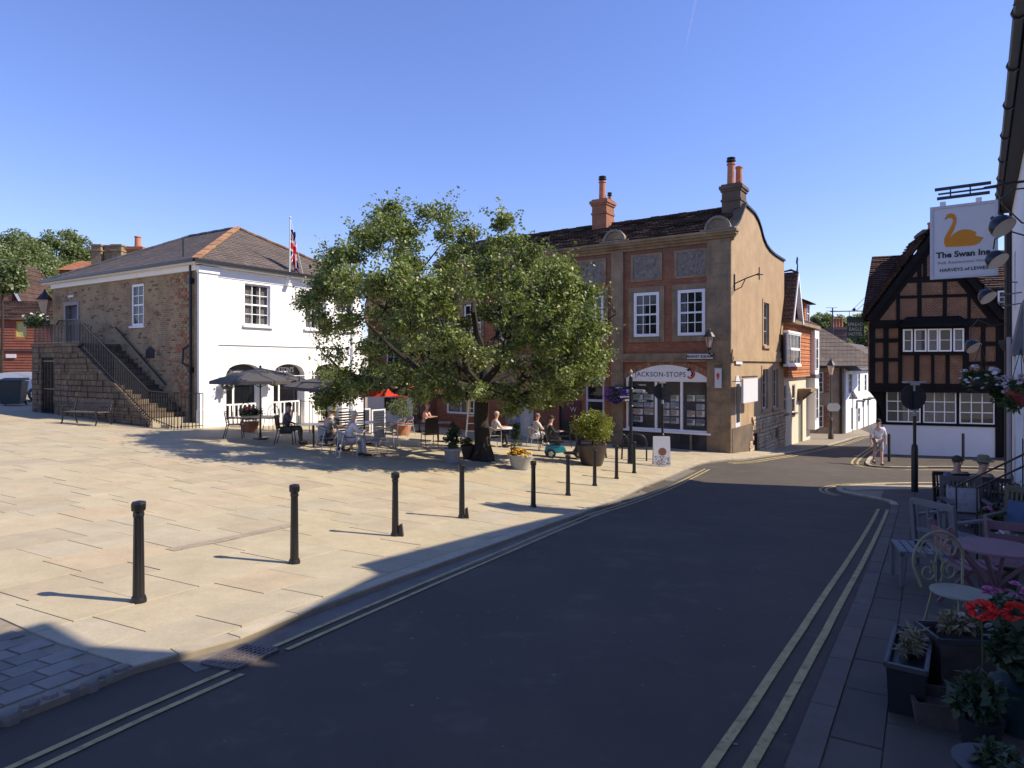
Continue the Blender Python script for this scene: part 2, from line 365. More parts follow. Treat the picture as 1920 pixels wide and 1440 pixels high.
def smooth(poly, it=2):
    p = [Vector(q) for q in poly]
    for _ in range(it):
        q = [p[0]]
        for a, b in zip(p, p[1:]): q += [a.lerp(b, .25), a.lerp(b, .75)]
        q.append(p[-1]); p = q
    return p
def offs(poly, d):
    """polyline moved to its right by d (2D)"""
    out = []
    for i, p in enumerate(poly):
        t = (poly[min(i+1, len(poly)-1)] - poly[max(i-1, 0)]); t = Vector((t.x, t.y)).normalized()
        out.append(Vector((p.x + t.y * d, p.y - t.x * d)))
    return out
def ribbon(poly, d0, d1, off, name, m, parent=None, step=.5):
    p = resample([(q[0], q[1]) for q in poly], step); a = offs(p, d0); b = offs(p, d1)
    X = np.array([q.x for q in a + b]); Y = np.array([q.y for q in a + b]); Z = gz_np(X, Y) + off; n = len(a)
    mb = MB(); mb.add(list(zip(X, Y, Z)), [(i, i+1, n+i+1, n+i) for i in range(n-1)]); return mb.build(name, m, parent)
def P2(lst): return [gp(x, y).to_2d() for x, y in lst]

ROAD = -0.06
big = [(-400,-60),(400,-60),(400,500),(-400,500)]
gmb = []
xs = np.concatenate([np.linspace(-400,-60,6), np.arange(-55, 61, 1.5), np.linspace(70,400,6)]); ys = np.concatenate([np.linspace(-60,-12,4), np.arange(-10, 81, 1.5), np.linspace(90,500,6)])
XX, YY = np.meshgrid(xs, ys); ZZ = gz_np(XX.ravel(), YY.ravel()) + ROAD
me = bpy.data.meshes.new('road_surface'); nx, ny = len(xs), len(ys)
me.from_pydata(list(zip(XX.ravel(), YY.ravel(), ZZ)), [], [(j*nx+i, j*nx+i+1, (j+1)*nx+i+1, (j+1)*nx+i) for j in range(ny-1) for i in range(nx-1)])
me.materials.append(M['asphalt']); me.polygons.foreach_set('use_smooth', [True]*len(me.polygons))
road = struct(bpy.data.objects.new('road_surface', me)); COL.objects.link(road)

near_edge = P2([(0,1347),(125,1300),(250,1250)])
kerb_px = [(250,1250),(335,1227),(450,1196),(560,1152),(767,1076),(962,1007),(1054,974),(1208,910),(1258,891),(1290,877)]
KL = P2(kerb_px)
KLfar = smooth(P2([(1290,877),(1312,868),(1345,863),(1400,861),(1462,851),(1491,846),(1588,825),(1606,818),(1640,815)]), 2)
ne0 = near_edge[0] + (near_edge[0] - near_edge[1]).normalized() * 6
square_poly = [ne0] + near_edge + KL[1:] + KLfar[1:] + [Vector((27,52)), Vector((15,60)), Vector((-45,60)), Vector((-45, 2))]
sq = sheet('square_pavement', square_poly, -.012, M['base'], 1.5, .12)
# right pavement of the inn, and its tactile nose
KR = P2([(1470,1440),(1600,1130),(1672,946)])
KR0 = KR[0] + (KR[0] - KR[1]).normalized() * 8
nose = smooth(P2([(1672,946),(1665,938),(1625,930),(1572,921),(1566,914),(1600,908),(1680,905),(1770,904)]), 2)
inn_poly = [KR0] + KR + nose[1:] + [nose[-1] + Vector((9, -1.2)), Vector((24, 12)), Vector((4, -7))]
ipv = sheet('inn_pavement', inn_poly, -.02, M['base'], 1.2, .12)
KT = smooth(P2([(2000,884),(1800,874),(1640,875),(1617,868),(1640,848),(1660,830)]), 2)
th_poly = KT + [Vector((27, 45)), Vector((50, 45)), Vector((50, 18))]
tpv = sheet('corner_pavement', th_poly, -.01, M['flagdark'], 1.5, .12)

# --- paving stones, courses along the kerb
def inside(p, poly):
    c = False; n = len(poly); j = n - 1
    for i in range(n):
        a, b = poly[i], poly[j]
        if (a[1] > p[1]) != (b[1] > p[1]) and p[0] < (b[0]-a[0])*(p[1]-a[1])/(b[1]-a[1]) + a[0]: c = not c
        j = i
    return c
def clip(subj, win):
    """subject polygon cut to a convex window (counter-clockwise)"""
    out = list(subj)
    for i in range(len(win)):
        a, b = win[i], win[(i+1) % len(win)]; e = b - a; inp, out = out, []
        if not inp: return []
        sd = lambda p: e.x*(p[1]-a.y) - e.y*(p[0]-a.x)
        for k in range(len(inp)):
            p, q = Vector(inp[k-1]), Vector(inp[k]); dp, dq = sd(p), sd(q)
            if dq >= 0:
                if dp < 0: out.append(p.lerp(q, dp/(dp-dq)))
                out.append(q)
            elif dp >= 0: out.append(p.lerp(q, dp/(dp-dq)))
    res = []
    for p in out:
        if not res or (p-res[-1]).length > .03: res.append(Vector(p))
    if len(res) > 1 and (res[0]-res[-1]).length < .03: res.pop()
    return res
def area(P): return .5*sum(P[i-1].x*P[i].y - P[i].x*P[i-1].y for i in range(len(P)))
def stone_faces(quad_, gap=.008, th=.035, top=0.0, irr=.004, r=rnd):
    c = sum(quad_, Vector((0,0))) / len(quad_); nq = len(quad_)
    q = [p + (c - p).normalized() * (gap + r.random() * irr) for p in quad_]
    dz = top + r.uniform(-.002, .002)
    z = gz_np(np.array([p.x for p in q]), np.array([p.y for p in q])) + dz
    vs = [(p.x, p.y, zz) for p, zz in zip(q, z)]
    q2 = [p + (c - p).normalized() * -.003 for p in q]
    vs += [(p.x, p.y, zz - .008) for p, zz in zip(q2, z)] + [(p.x, p.y, zz - th) for p, zz in zip(q2, z)]
    return vs, [tuple(range(nq))] + [(i, nq+i, nq+(i+1) % nq, (i+1) % nq) for i in range(nq)] + [(nq+i, 2*nq+i, 2*nq+(i+1) % nq, nq+(i+1) % nq) for i in range(nq)]
kd = (KL[-3] - KL[3]).normalized(); kn = Vector((-kd.y, kd.x)); k0 = KL[3]
edge_line = KL
setts_poly = P2([(-400,1130),(0,1158),(104,1203),(248,1249)]) + [near_edge[1], near_edge[0], ne0]
def tri_ok(pts, poly, holes=()): return all(inside(p, poly) for p in pts) and not any(inside(p, h) for p in pts for h in holes)
stone_area = [setts_poly[0], setts_poly[1], setts_poly[2], setts_poly[3]] + offs(KL, -.18)[1:] + offs(KLfar, -.16)[1:] + square_poly[-4:]
stones = []
v = -2.5
while v < 34:
    wv = rnd.choice([.45, .6, .6, .75, .9]); u = -12 + rnd.random()
    while u < 34:
        lu = rnd.uniform(.6, 1.35)
        Q = [k0 + kd*a + kn*b for a, b in ((u, v), (u+lu, v), (u+lu, v+wv), (u, v+wv))]
        u += lu
        c = (Q[0] + Q[2]) / 2
        if c.y < 3 or c.y > 46 or abs(c.x) > .85 * c.y + 1.5: continue
        if tri_ok(Q, stone_area): stones.append(Q)
        elif any(inside(p_, stone_area) for p_ in Q) and c.length < 30:
            P_ = clip(stone_area, Q)
            if len(P_) > 2 and area(P_) > .02: stones.append(P_)
    v += wv
stones.sort(key=lambda Q: ((Q[0]+Q[2])/2).length)
def lay(name, quads, m, parent, n_ind=300, **kw):
    for Q in quads[:n_ind]:
        vs, fs = stone_faces(Q, **kw); mb = MB(); mb.add(vs, fs); mb.build(name, m, parent)
    if len(quads) > n_ind:
        mb = MB()
        for Q in quads[n_ind:]:
            vs, fs = stone_faces(Q, **kw); mb.add(vs, fs)
        o = mb.build(name + '_field', m, parent, kind='stuff')
lay('paving_stone', stones, M['stone'], sq, 300)
# kerb stones
def kerb(poly, wdt, ln, name, m, parent, side=1, top=.004, n_ind=60):
    p = resample([(q[0], q[1]) for q in poly], ln); inner = offs(p, -side*wdt); qs = [[p[i], p[i+1], inner[i+1], inner[i]] for i in range(len(p)-1)]
    lay(name, qs, m, parent, n_ind, gap=.004, th=.11, top=top)
kerb(KL, .17, .9, 'kerb_stone', M['kerb'], sq, 1, .006)
kerb(KLfar, .15, .9, 'kerb_stone', M['kerb'], sq, 1, .006, 0)
kerb([KR0] + KR, .16, .9, 'kerb_stone', M['kerbshade'], ipv, -1, .006)
kerb(nose, .15, .6, 'kerb_stone', M['kerb'], ipv, 1 if False else -1, .006)
kerb(KT, .15, .9, 'kerb_stone', M['kerb'], tpv, -1, .012, 0)
# setts
sd = (near_edge[2] - near_edge[0]).normalized(); sn = Vector((-sd.y, sd.x)); sq_s = []
for j in range(0, 30):
    off_ = (j % 2) * .13
    for i in range(-34, 16):
        Q = [near_edge[2] + sd*a + sn*b for a, b in ((i*.26+off_, j*.2+.16), (i*.26+off_+.26, j*.2+.16), (i*.26+off_+.26, j*.2+.36), (i*.26+off_, j*.2+.36))]
        if tri_ok(Q, setts_poly): sq_s.append(Q)
        elif any(inside(p_, setts_poly) for p_ in Q):
            P_ = clip(setts_poly, Q)
            if len(P_) > 2 and area(P_) > .004: sq_s.append(P_)
sq_s.sort(key=lambda Q: Q[0].length)
lay('sett', sq_s, M['sett'], sq, 290, gap=.008, irr=.01, top=0.0)
cob = []
p = resample([ne0] + near_edge, .13)
mb = MB()
for i in range(len(p)-1):
    c = (p[i] + p[i+1]) / 2 + sn * rnd.uniform(.03, .07)
    rr = rnd.uniform(.055, .075); z = gz(c.x, c.y)
    mb.lathe([(rr*.9, -.10), (rr, -.02), (rr*.75, .012), (rr*.3, .022)], 7, (c.x, c.y, z))
o = mb.build('rough_stone_edging', M['sett'], sq, kind='stuff', smooth=True)
# inn pavement flags
fl = []
inn_in = offs([KR0] + KR, .17) + inn_poly[len(KR)+1:]
id_ = (KR[2] - KR[0]).normalized(); in_ = Vector((id_.y, -id_.x))
v = -.3
while v < 8:
    wv = rnd.choice([.75, .9, 1.0]); u = -8
    while u < 20:
        lu = rnd.uniform(.5, .95)
        Q = [KR[0] + id_*a + in_*b for a, b in ((u, v), (u+lu, v), (u+lu, v+wv), (u, v+wv))]; u += lu
        if abs(((Q[0]+Q[2])/2).x) > .85 * Q[0].y + 1: continue
        if tri_ok(Q, inn_in): fl.append(Q)
        elif any(inside(p_, inn_in) for p_ in Q):
            P_ = clip(inn_in, Q[::-1])
            if len(P_) > 2 and abs(area(P_)) > .02: fl.append(P_)
    v += wv
fl.sort(key=lambda Q: Q[0].length)
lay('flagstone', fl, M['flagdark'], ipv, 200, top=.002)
# tactile slab pavers at the crossing nose (lighter, sunlit)
tq = []
tc = P2([(1600,919),(1760,917)])
td = (tc[1]-tc[0]).normalized(); tn = Vector((-td.y, td.x))
for i in range(9):
    for j in range(2): tq.append([tc[0] + td*a + tn*b for a, b in ((i*.4, j*.4), (i*.4+.4, j*.4), (i*.4+.4, j*.4+.4), (i*.4, j*.4+.4))])
mb = MB()
for Q in tq:
    vs, fs = stone_faces(Q, top=.012, th=.03); MB2 = MB().add(vs, fs); MB2.build('tactile_slab', M['stone'], ipv)
    for a in range(5):
        for b in range(5):
            c = Q[0].lerp(Q[1], (a+.5)/5).lerp(Q[3].lerp(Q[2], (a+.5)/5), (b+.5)/5); z = gz(c.x, c.y) + .011
            mb.lathe([(.014, 0), (.012, .006)], 5, (c.x, c.y, z))
mb.build('tactile_stud', M['stone'], ipv, kind='stuff')
# --- yellow lines (two each side)
Yoff = ROAD + .008
ymarks = struct(empty('road_marking', (0,0,0)))
lnear = P2([(-300,1560),(0,1428),(240,1322),(428,1243)])
lfar = P2([(512,1200),(700,1122),(962,1016),(1107,958),(1322,876)])
for ln in (lnear, lfar):
    ribbon(ln, -.015, .035, Yoff, 'double_yellow_line', M['yellow'], ymarks); ribbon(ln, .13, .18, Yoff, 'double_yellow_line', M['yellow'], ymarks)
rr_ = P2([(1296,1460),(1400,1315),(1500,1170),(1580,1055),(1646,950)])
rr_ = [rr_[0] + (rr_[0]-rr_[1])*.9] + rr_
ribbon(rr_, -.02, .045, Yoff, 'double_yellow_line', M['yellow'], ymarks); ribbon(rr_, .17, .235, Yoff, 'double_yellow_line', M['yellow'], ymarks)
nn_ = offs(resample(nose, .3), -.28)
ribbon(nn_[12:], -.03, .04, Yoff, 'double_yellow_line', M['yellow'], ymarks); ribbon(nn_[12:], -.18, -.11, Yoff, 'double_yellow_line', M['yellow'], ymarks)
f2 = resample(KLfar, .5)[10:]
ribbon(f2, .25, .33, Yoff, 'double_yellow_line', M['yellow'], ymarks); ribbon(f2, .45, .53, Yoff, 'double_yellow_line', M['yellow'], ymarks)
t2 = KT
ribbon(t2, -.33, -.25, Yoff, 'double_yellow_line', M['yellow'], ymarks); ribbon(t2, -.53, -.45, Yoff, 'double_yellow_line', M['yellow'], ymarks)
for a, b in (((1600,852),(1612,852)),):
    ribbon(P2([a, b]), 0, .1, Yoff, 'give_way_dash', M['whitepaint_road'], ymarks)
# gutter channel strip: paler asphalt beside the kerb
ribbon(KL[1:], .01, .30, ROAD + .004, 'gutter_channel', mat('gutter_asphalt', (.16,.14,.115), .9, .2, 4, .3, 80), ymarks)
ribbon(P2([(318,1032),(420,1012),(545,985)]), -.09, .09, .006, 'slot_drain_channel', mat('drain_channel_stone', (.30,.25,.18), .85, .2, 8), sq)
_rs = random.Random(12); mb = MB()                                  # chewing gum and small repair spots on the road
for i in range(160):
    t_ = _rs.uniform(3.2, 17); x_ = t_*_rs.uniform(-.45, .5)
    if not inside((x_, t_), inn_poly) and not inside((x_, t_), square_poly):
        r_s = _rs.uniform(.005, .013); z_ = gz(x_, t_) + ROAD + .006; mb.add([(x_+r_s*math.cos(a)*1.3, t_+r_s*math.sin(a), z_) for a in np.linspace(0, 6.28, 8)[:-1]], [tuple(range(7))])
mb.build('road_spots', mat('road_spot', (.17,.16,.14), .9, .3, 9), road, kind='stuff')
# --- cast iron drain grate
gc = P2([(380,1232),(455,1199),(520,1208),(440,1243)])
g0 = empty('drain_grate', (gc[0].x, gc[0].y, gz(gc[0].x, gc[0].y) + ROAD), 0, 'rusty cast iron drain grate in the road beside the kerb corner', 'drain grate')
def gl(a, b):
    p = gc[0].lerp(gc[1], b).lerp(gc[3].lerp(gc[2], b), a); return Vector((p.x - gc[0].x, p.y - gc[0].y, gz(p.x, p.y) + ROAD - g0.location.z))
up = Vector((0,0,.012))
mb = MB().quad(*(gl(a, b) + Vector((0,0,.006)) for a, b in ((0,0),(1,0),(1,1),(0,1)))); mb.build('pit', M['void'], g0)
mb = MB()
for t in (0, 1):
    mb.bar(gl(0, t) + up, gl(1, t) + up, .04, .02); mb.bar(gl(t, 0) + up, gl(t, 1) + up, .04, .02)
mb.build('frame', M['grate'], g0)
for i in range(1, 8): MB().bar(gl(i/8, 0) + up*1.2, gl(i/8, 1) + up*1.2, .02, .02).build('grate_bar', M['grate'], g0)
for i in range(1, 9): MB().bar(gl(0, i/9) + up, gl(1, i/9) + up, .022, .018).build('grate_bar', M['grate'], g0)

# ------------------------------------------------------------ building helpers
class Fr:
    """local frame of a building: +x to the right along the front seen from outside, +y into the building"""
    def __init__(s, ox, oy, ang, z0=None):
        s.o = Vector((ox, oy)); s.a = ang; s.ex = Vector((math.cos(ang), math.sin(ang))); s.ey = Vector((-math.sin(ang), math.cos(ang)))
        s.z0 = gz(ox, oy) if z0 is None else z0
    def loc(s): return (s.o.x, s.o.y, s.z0)
    def front(s, px, py, off=0.):
        """where the sight line of a photo position meets the plane y = off: (x, z)"""
        d = ray(px, py); d2 = Vector((d.x, d.y)); o = s.o + s.ey * off
        t = o.dot(s.ey) / d2.dot(s.ey); p = d2 * t - s.o
        return p.dot(s.ex), CH + d.z * t - s.z0
    def side(s, px, py, off=0.):
        d = ray(px, py); d2 = Vector((d.x, d.y)); o = s.o + s.ex * off
        t = o.dot(s.ex) / d2.dot(s.ex); p = d2 * t - s.o
        return p.dot(s.ey), CH + d.z * t - s.z0
    def w(s, x, y, z=0): p = s.o + s.ex * x + s.ey * y; return Vector((p.x, p.y, s.z0 + z))
def rect_f(fr, px0, py0, px1, py1, off=0., side=False):
    f = fr.side if side else fr.front
    pm = (px0 + px1) / 2
    a = f(px0, (py0+py1)/2, off)[0]; b = f(px1, (py0+py1)/2, off)[0]; z1 = f(pm, py0, off)[1]; z0 = f(pm, py1, off)[1]
    return min(a, b), max(a, b), min(z0, z1), max(z0, z1)
def holed(mb, x0, x1, z0, z1, holes, plane, depth=.14, axis='y'):
    """wall skin on y = plane (axis 'y') or x = plane (axis 'x'), with openings and their reveals going inward by depth"""
    P = (lambda a, d, z: (a, plane + d, z)) if axis == 'y' else (lambda a, d, z: (plane + d, a, z))
    X = sorted({x0, x1, *[h[0] for h in holes], *[h[1] for h in holes]}); X = [q for q in X if x0 <= q <= x1]
    Z = sorted({z0, z1, *[h[2] for h in holes], *[h[3] for h in holes]}); Z = [q for q in Z if z0 <= q <= z1]
    for a, b in zip(X, X[1:]):
        for c, d in zip(Z, Z[1:]):
            mx, mz = (a+b)/2, (c+d)/2
            if any(h[0] < mx < h[1] and h[2] < mz < h[3] for h in holes): continue
            mb.quad(P(a,0,c), P(b,0,c), P(b,0,d), P(a,0,d))
    for h in holes:
        a, b, c, d = h[:4]
        mb.quad(P(a,0,c), P(b,0,c), P(b,depth,c), P(a,depth,c)); mb.quad(P(a,0,d), P(b,0,d), P(b,depth,d), P(a,depth,d))
        mb.quad(P(a,0,c), P(a,depth,c), P(a,depth,d), P(a,0,d)); mb.quad(P(b,0,c), P(b,depth,c), P(b,depth,d), P(b,0,d))
_pane = {}
def window(root, x0, x1, z0, z1, y, cols, rows, fm=None, axis='y', inward=1, fw=.06, mt=.022, curtain=None, glass=None, sill=False, dark=.45, meet=True, name='window'):
    """sash window with frame, glazing bars and a pane object per light; sits in the plane y (or x)"""
    fm = fm or M['wood_w']; glass = glass or M['glass']; s = inward
    if axis == 'y':
        B = lambda mb, a0, a1, d0, d1, c0, c1: mb.box(a0, a1, min(y+d0*s, y+d1*s), max(y+d0*s, y+d1*s), c0, c1)
    else:
        B = lambda mb, a0, a1, d0, d1, c0, c1: mb.box(min(y+d0*s, y+d1*s), max(y+d0*s, y+d1*s), a0, a1, c0, c1)
    mb = MB()
    B(mb, x0, x0+fw, -.02, .06, z0, z1); B(mb, x1-fw, x1, -.02, .06, z0, z1); B(mb, x0+fw, x1-fw, -.02, .06, z1-fw, z1); B(mb, x0+fw, x1-fw, -.03, .06, z0, z0+fw)
    ix0, ix1, iz0, iz1 = x0+fw, x1-fw, z0+fw, z1-fw
    cw = (ix1-ix0)/cols; rh = (iz1-iz0)/rows
    for i in range(1, cols): B(mb, ix0+i*cw-mt/2, ix0+i*cw+mt/2, .0, .035, iz0, iz1)
    for j in range(1, rows):
        t = mt*2.2 if (meet and rows % 2 == 0 and j == rows//2) else mt
        B(mb, ix0, ix1, -.003, .038, iz0+j*rh-t/2, iz0+j*rh+t/2)
    if sill: B(mb, x0-.08, x1+.08, -.10, .0, z0-.08, z0)
    win = mb.build(name, fm, root)
    for i in range(cols):
        for j in range(rows):
            pb = MB(); B(pb, ix0+i*cw+.004, ix0+(i+1)*cw-.004, .014, .018, iz0+j*rh+.004, iz0+(j+1)*rh-.004)
            pb.build('pane', glass, win)
    rb = MB(); B(rb, x0-.02, x1+.02, dark, dark+.02, z0-.02, z1+.02); B(rb, x0-.04, x0-.02, .062, dark, z0-.02, z1+.02); B(rb, x1+.02, x1+.04, .062, dark, z0-.02, z1+.02)
    B(rb, x0-.02, x1+.02, .062, dark, z1+.02, z1+.04); B(rb, x0-.02, x1+.02, .062, dark, z0-.04, z0-.02)
    rb.build('window_recess', M['dimroom'], win)
    if curtain:
        for side_, wd in curtain:
            cb = MB(); a, b = (ix0, ix0+(ix1-ix0)*wd) if side_ == 'l' else ((ix1-(ix1-ix0)*wd, ix1) if side_ == 'r' else (ix0, ix1))
            n = max(4, int((b-a)/.07)); vs = []
            zt = iz1; zb = iz0 if side_ != 't' else iz1 - (iz1-iz0)*wd
            for k in range(n+1):
                q = a + (b-a)*k/n; dd = (.10 + (.025 if k % 2 else 0))*s
                for z in (zb, zt): vs.append((q, y+dd, z) if axis == 'y' else (y+dd, q, z))
            cb.add(vs, [(2*k, 2*k+2, 2*k+3, 2*k+1) for k in range(n)]); cb.build('curtain', M['curtain'], win)
    return win
_fcache = {}
def lettering(parent, s, size, m, loc, rot=(R(90),0,0), bold=0.0, ext=.004, align='CENTER', sx=1., name='lettering', shear=0, space=1.):
    cu = bpy.data.curves.new('txt', 'FONT'); cu.body = s; cu.size = size; cu.extrude = ext; cu.offset = bold; cu.align_x = align; cu.align_y = 'CENTER'
    cu.shear = shear; cu.space_character = space; cu.resolution_u = 3
    o = bpy.data.objects.new('txt', cu); COL.objects.link(o)
    dg = bpy.context.evaluated_depsgraph_get(); me = bpy.data.meshes.new_from_object(o.evaluated_get(dg)); bpy.data.objects.remove(o)
    me.materials.clear(); me.materials.append(m)
    t = bpy.data.objects.new(name, me); COL.objects.link(t); t.parent = parent; t.location = loc; t.rotation_euler = rot; t.scale = (sx, 1, 1)
    return t
def uneven_roof(root, quad4, m, name='roof', rows=14, cols=12, th=.05, rag=.012):
    """tiled roof slope: quad a(left eave) b(right eave) c(right ridge) d(left ridge), built course by course"""
    a, b, c, d = [Vector(q) for q in quad4]; n = (b-a).cross(d-a).normalized()
    if n.z < 0: n = -n
    mb = MB()
    for j in range(rows):
        t0, t1 = j/rows, (j+1.12)/rows if j < rows-1 else 1
        l0, r0, l1, r1 = a.lerp(d, t0), b.lerp(c, t0), a.lerp(d, t1), b.lerp(c, t1)
        for i in range(cols):
            s0, s1 = i/cols, (i+1)/cols; k = n*(th*.6 + rnd.uniform(0, rag)); e = n*.0
            p = [l0.lerp(r0, s0)+k, l0.lerp(r0, s1)+k, l1.lerp(r1, s1)+n*.004, l1.lerp(r1, s0)+n*.004]
            q = [l0.lerp(r0, s0)+e, l0.lerp(r0, s1)+e]
            mb.add(p + q, [(0,1,2,3), (4,5,1,0)])
    mb.add([a-n*.02, b-n*.02, c-n*.02, d-n*.02], [(0,1,2,3)])
    return mb.build(name, m, root)
# ============================================================ brick shop building on the corner
J = Fr(8.915, 26.4, math.atan2(-.570, .822))
jr = empty('shop_building', J.loc(), J.a, 'red brick corner building with white arched estate agent shopfront and ochre side wall', 'building')
LJ = -15.8; ZC = 8.75; ZS = J.front(1364, 674)[1]
w2 = rect_f(J, 1270, 539, 1324, 632); w1 = rect_f(J, 1188, 549, 1232, 633); pitch = w2[0] - w1[0]
wz = (4.80, 6.78); ww = 1.22
wins = [(w2[0], w2[0]+ww), (w1[0], w1[0]+ww)]
wl0 = J.front(1091, 590)[0]
for k in range(4): wins.append((wl0 - k*2.35, wl0 - k*2.35 + 1.14))
holes = [(a, b, wz[0], wz[1]) for a, b in wins]
shop = (J.front(1175, 760)[0], J.front(1330, 760)[0], .80, 2.95)
door1 = rect_f(J, 1048, 706, 1078, 800); sw2 = rect_f(J, 1098, 712, 1133, 790)
door1 = (door1[0], door1[1], -.3, door1[3]); lw = (J.front(822, 760)[0]+.6, J.front(890, 760)[0], 1.0, 2.55)
pd = (J.front(962,760)[0], J.front(1000,760)[0], .0, 2.3)
lowh = [shop, door1, sw2, lw, pd]
mb = MB(); holed(mb, LJ, 0, -1.5, ZC, holes + lowh, 0, .16)
mb.build('front_wall', M['redbrick'], jr)
# stone surrounds, pilasters, bands, carved panels
for a, b in wins[:]:
    mb = MB(); t = .22
    mb.box(a-t, a, -.05, .02, wz[0]-t, wz[1]+t); mb.box(b, b+t, -.05, .02, wz[0]-t, wz[1]+t)
    mb.box(a, b, -.05, .02, wz[1], wz[1]+t); mb.box(a, b, -.07, .02, wz[0]-t, wz[0]); mb.build('window_surround', M['ashlar'], jr)
cur = [(('l', .22),), (('l', .4), ('t', .25)), (('l', .3),), None, (('l', .2),), None]
for k, (a, b) in enumerate(wins): window(jr, a+.02, b-.02, wz[0]+.02, wz[1]-.02, -.01 if k < 2 else .03, 3, 4, curtain=cur[k], fw=.13 if k < 3 else .08, mt=.035, dark=.7)
for a, b in ((-.98, .0), (J.front(1148, 600)[0], J.front(1170, 600)[0]), (-11.2, -10.5)):
    mb = MB()
    nblk = 18
    for i in range(nblk):
        z0 = -.5 + i*(ZC+.5)/nblk; z1 = -.5 + (i+1)*(ZC+.5)/nblk - .012; o = MB().box(a + (.003*(i % 2)), b if b == 0 else b - .003*(i % 2), -.12 + rnd.uniform(-.004,.004), .0 if b else .0, z0, z1)
        o.build('pilaster_block', M['ashlar'], jr)
    MB().box(a+.01, b-.01, -.11, 0, -.5, ZC).build('pilaster', M['ashlar'], jr)
mb = MB(); mb.box(LJ, .06, -.10, 0, ZS-.02, ZS+.28); mb.box(LJ, .10, -.16, 0, ZS-.09, ZS-.02); mb.build('string_course', M['ashlar'], jr)
pz = (7.35, 8.35)
for k, (a, b) in enumerate(wins):
    mb = MB(); mb.box(a-.12, b+.12, -.045, 0, pz[0]-.1, pz[0]); mb.box(a-.12, b+.12, -.045, 0, pz[1], pz[1]+.1); mb.box(a-.12, a, -.045, 0, pz[0], pz[1]); mb.box(b, b+.12, -.045, 0, pz[0], pz[1])
    p = mb.build('panel_frame', M['ashlar'], jr)
    MB().box(a, b, -.02, .0, pz[0], pz[1]).build('carved_panel', M['panelst'], p)
    mb = MB(); r2 = random.Random(k)
    for q in range(46):
        x = r2.uniform(a+.1, b-.1); z = r2.uniform(pz[0]+.08, pz[1]-.08); s_ = r2.uniform(.02, .055); mb.lathe([(s_, 0), (s_*.6, .02)], 5, (0,0,0)) if False else mb.box(x-s_, x+s_, -.035-r2.random()*.015, -.018, z-s_, z+s_)
    for zz in (pz[0]+.06, pz[1]-.09): mb.box(a+.06, b-.06, -.035, -.018, zz, zz+.03)
    mb.build('carving', M['panelst'], p)
mb = MB(); 
for (o_, z0, z1) in ((.10, ZC-.12, ZC), (.22, ZC, ZC+.10), (.34, ZC+.10, ZC+.2), (.42, ZC+.2, ZC+.30)): mb.box(LJ, .05+o_*.6, -o_, 0.0, z0, z1)
mb.build('cornice', M['ashlar'], jr)
for cx in (-.45, J.front(1159, 450)[0]):
    mb = MB(); mb.prism([(cx + .5*math.cos(t), ZC+.31 + .52*math.sin(t)) for t in np.linspace(0, math.pi, 13)], 'y', -.40, -.12)
    s_ = mb.build('shell_pediment', M['ashlar'], jr)
    mb = MB()
    for t in np.linspace(0, math.pi, 13)[:-1]:
        t2 = t + math.pi/12
        mb.prism([(cx + r*math.cos(a), ZC+.31 + r*math.sin(a)*1.04) for r, a in ((.44,t),(.54,t),(.54,t2),(.44,t2))], 'y', -.47, -.38)
    mb.box(cx-.7, cx+.7, -.46, -.1, ZC+.30, ZC+.36); mb.build('pediment_rim', M['panelst'], s_)
# string corner + shop front
mb = MB(); n = 22; sx0, sx1 = shop[0], shop[1]; mid = (sx0+sx1)/2; hw = (sx1-sx0)/2 + .06
arch = lambda x: 2.97 + .62 * (1 - ((x-mid)/hw)**2)
for i in range(n):
    xa = sx0-.06 + (sx1-sx0+.12)*i/n; xb = sx0-.06 + (sx1-sx0+.12)*(i+1)/n - .012
    MB().prism([(xa, arch(xa)), (xb, arch(xb)), (xb+(xb-mid)*.05, arch(xb)+.24), (xa+(xa-mid)*.05, arch(xa)+.24)], 'y', -.045 + .01*(i % 2), .0).build('arch_brick', M['redbrick2'] if i % 3 else M['ashlar'], jr)
pl = [(sx0, 2.93), (sx1, 2.93)] + [(x, arch(x)) for x in np.linspace(sx1, sx0, 17)]
sg = MB().prism(pl, 'y', -.04, -.008).build('shop_sign', M['fascia'], jr)
lettering(sg, 'JACKSON-STOPS', .30, M['black'], (mid-.28, -.045, 3.17), bold=.0, sx=.93, space=1.12)
RED = flat('logo_red', (.55,.06,.03)); ORG = flat('logo_orange', (.65,.20,.05))
lx, lz = mid+1.05, 3.22                                          # curled red fox mark beside the lettering
for i, (a0, a1, r0, r1, mm) in enumerate(((-1.9, 1.6, .15, .23, RED), (-1.2, 1.2, .07, .14, M['black']), (1.2, 2.3, .12, .22, M['black']), (-2.3, -1.7, .12, .2, ORG))):
    ts = np.linspace(a0, a1, 9); MB().prism([(lx + r1*math.cos(t), lz + r1*math.sin(t)) for t in ts] + [(lx + r0*math.cos(t), lz + r0*math.sin(t)) for t in ts[::-1]], 'y', -.05-.002*i, -.042).build('emblem', mm, sg)
fr = MB(); fr.box(sx0, sx0+.07, -.03, .08, .80, 2.93); fr.box(sx1-.07, sx1, -.03, .08, .80, 2.93); fr.box(sx0, sx1, -.06, .08, .72, .84)
fr.box(sx0+.07, sx1-.07, -.02, .08, 2.87, 2.93)
mxs = [J.front(1230, 760)[0], J.front(1278, 760)[0]]
for q in mxs: fr.box(q-.05, q+.05, -.02, .08, .84, 2.87)
fr.box(sx0-.1, sx1+.1, -.16, -.03, .68, .76)
sf = fr.build('shop_window', M['wood_w'], jr)
xs_ = [sx0+.07] + mxs + [sx1-.07]
for a, b in zip(xs_, xs_[1:]): MB().box(a+.05, b-.05, .02, .03, .84, 2.87).build('pane', M['shopglass'], sf)
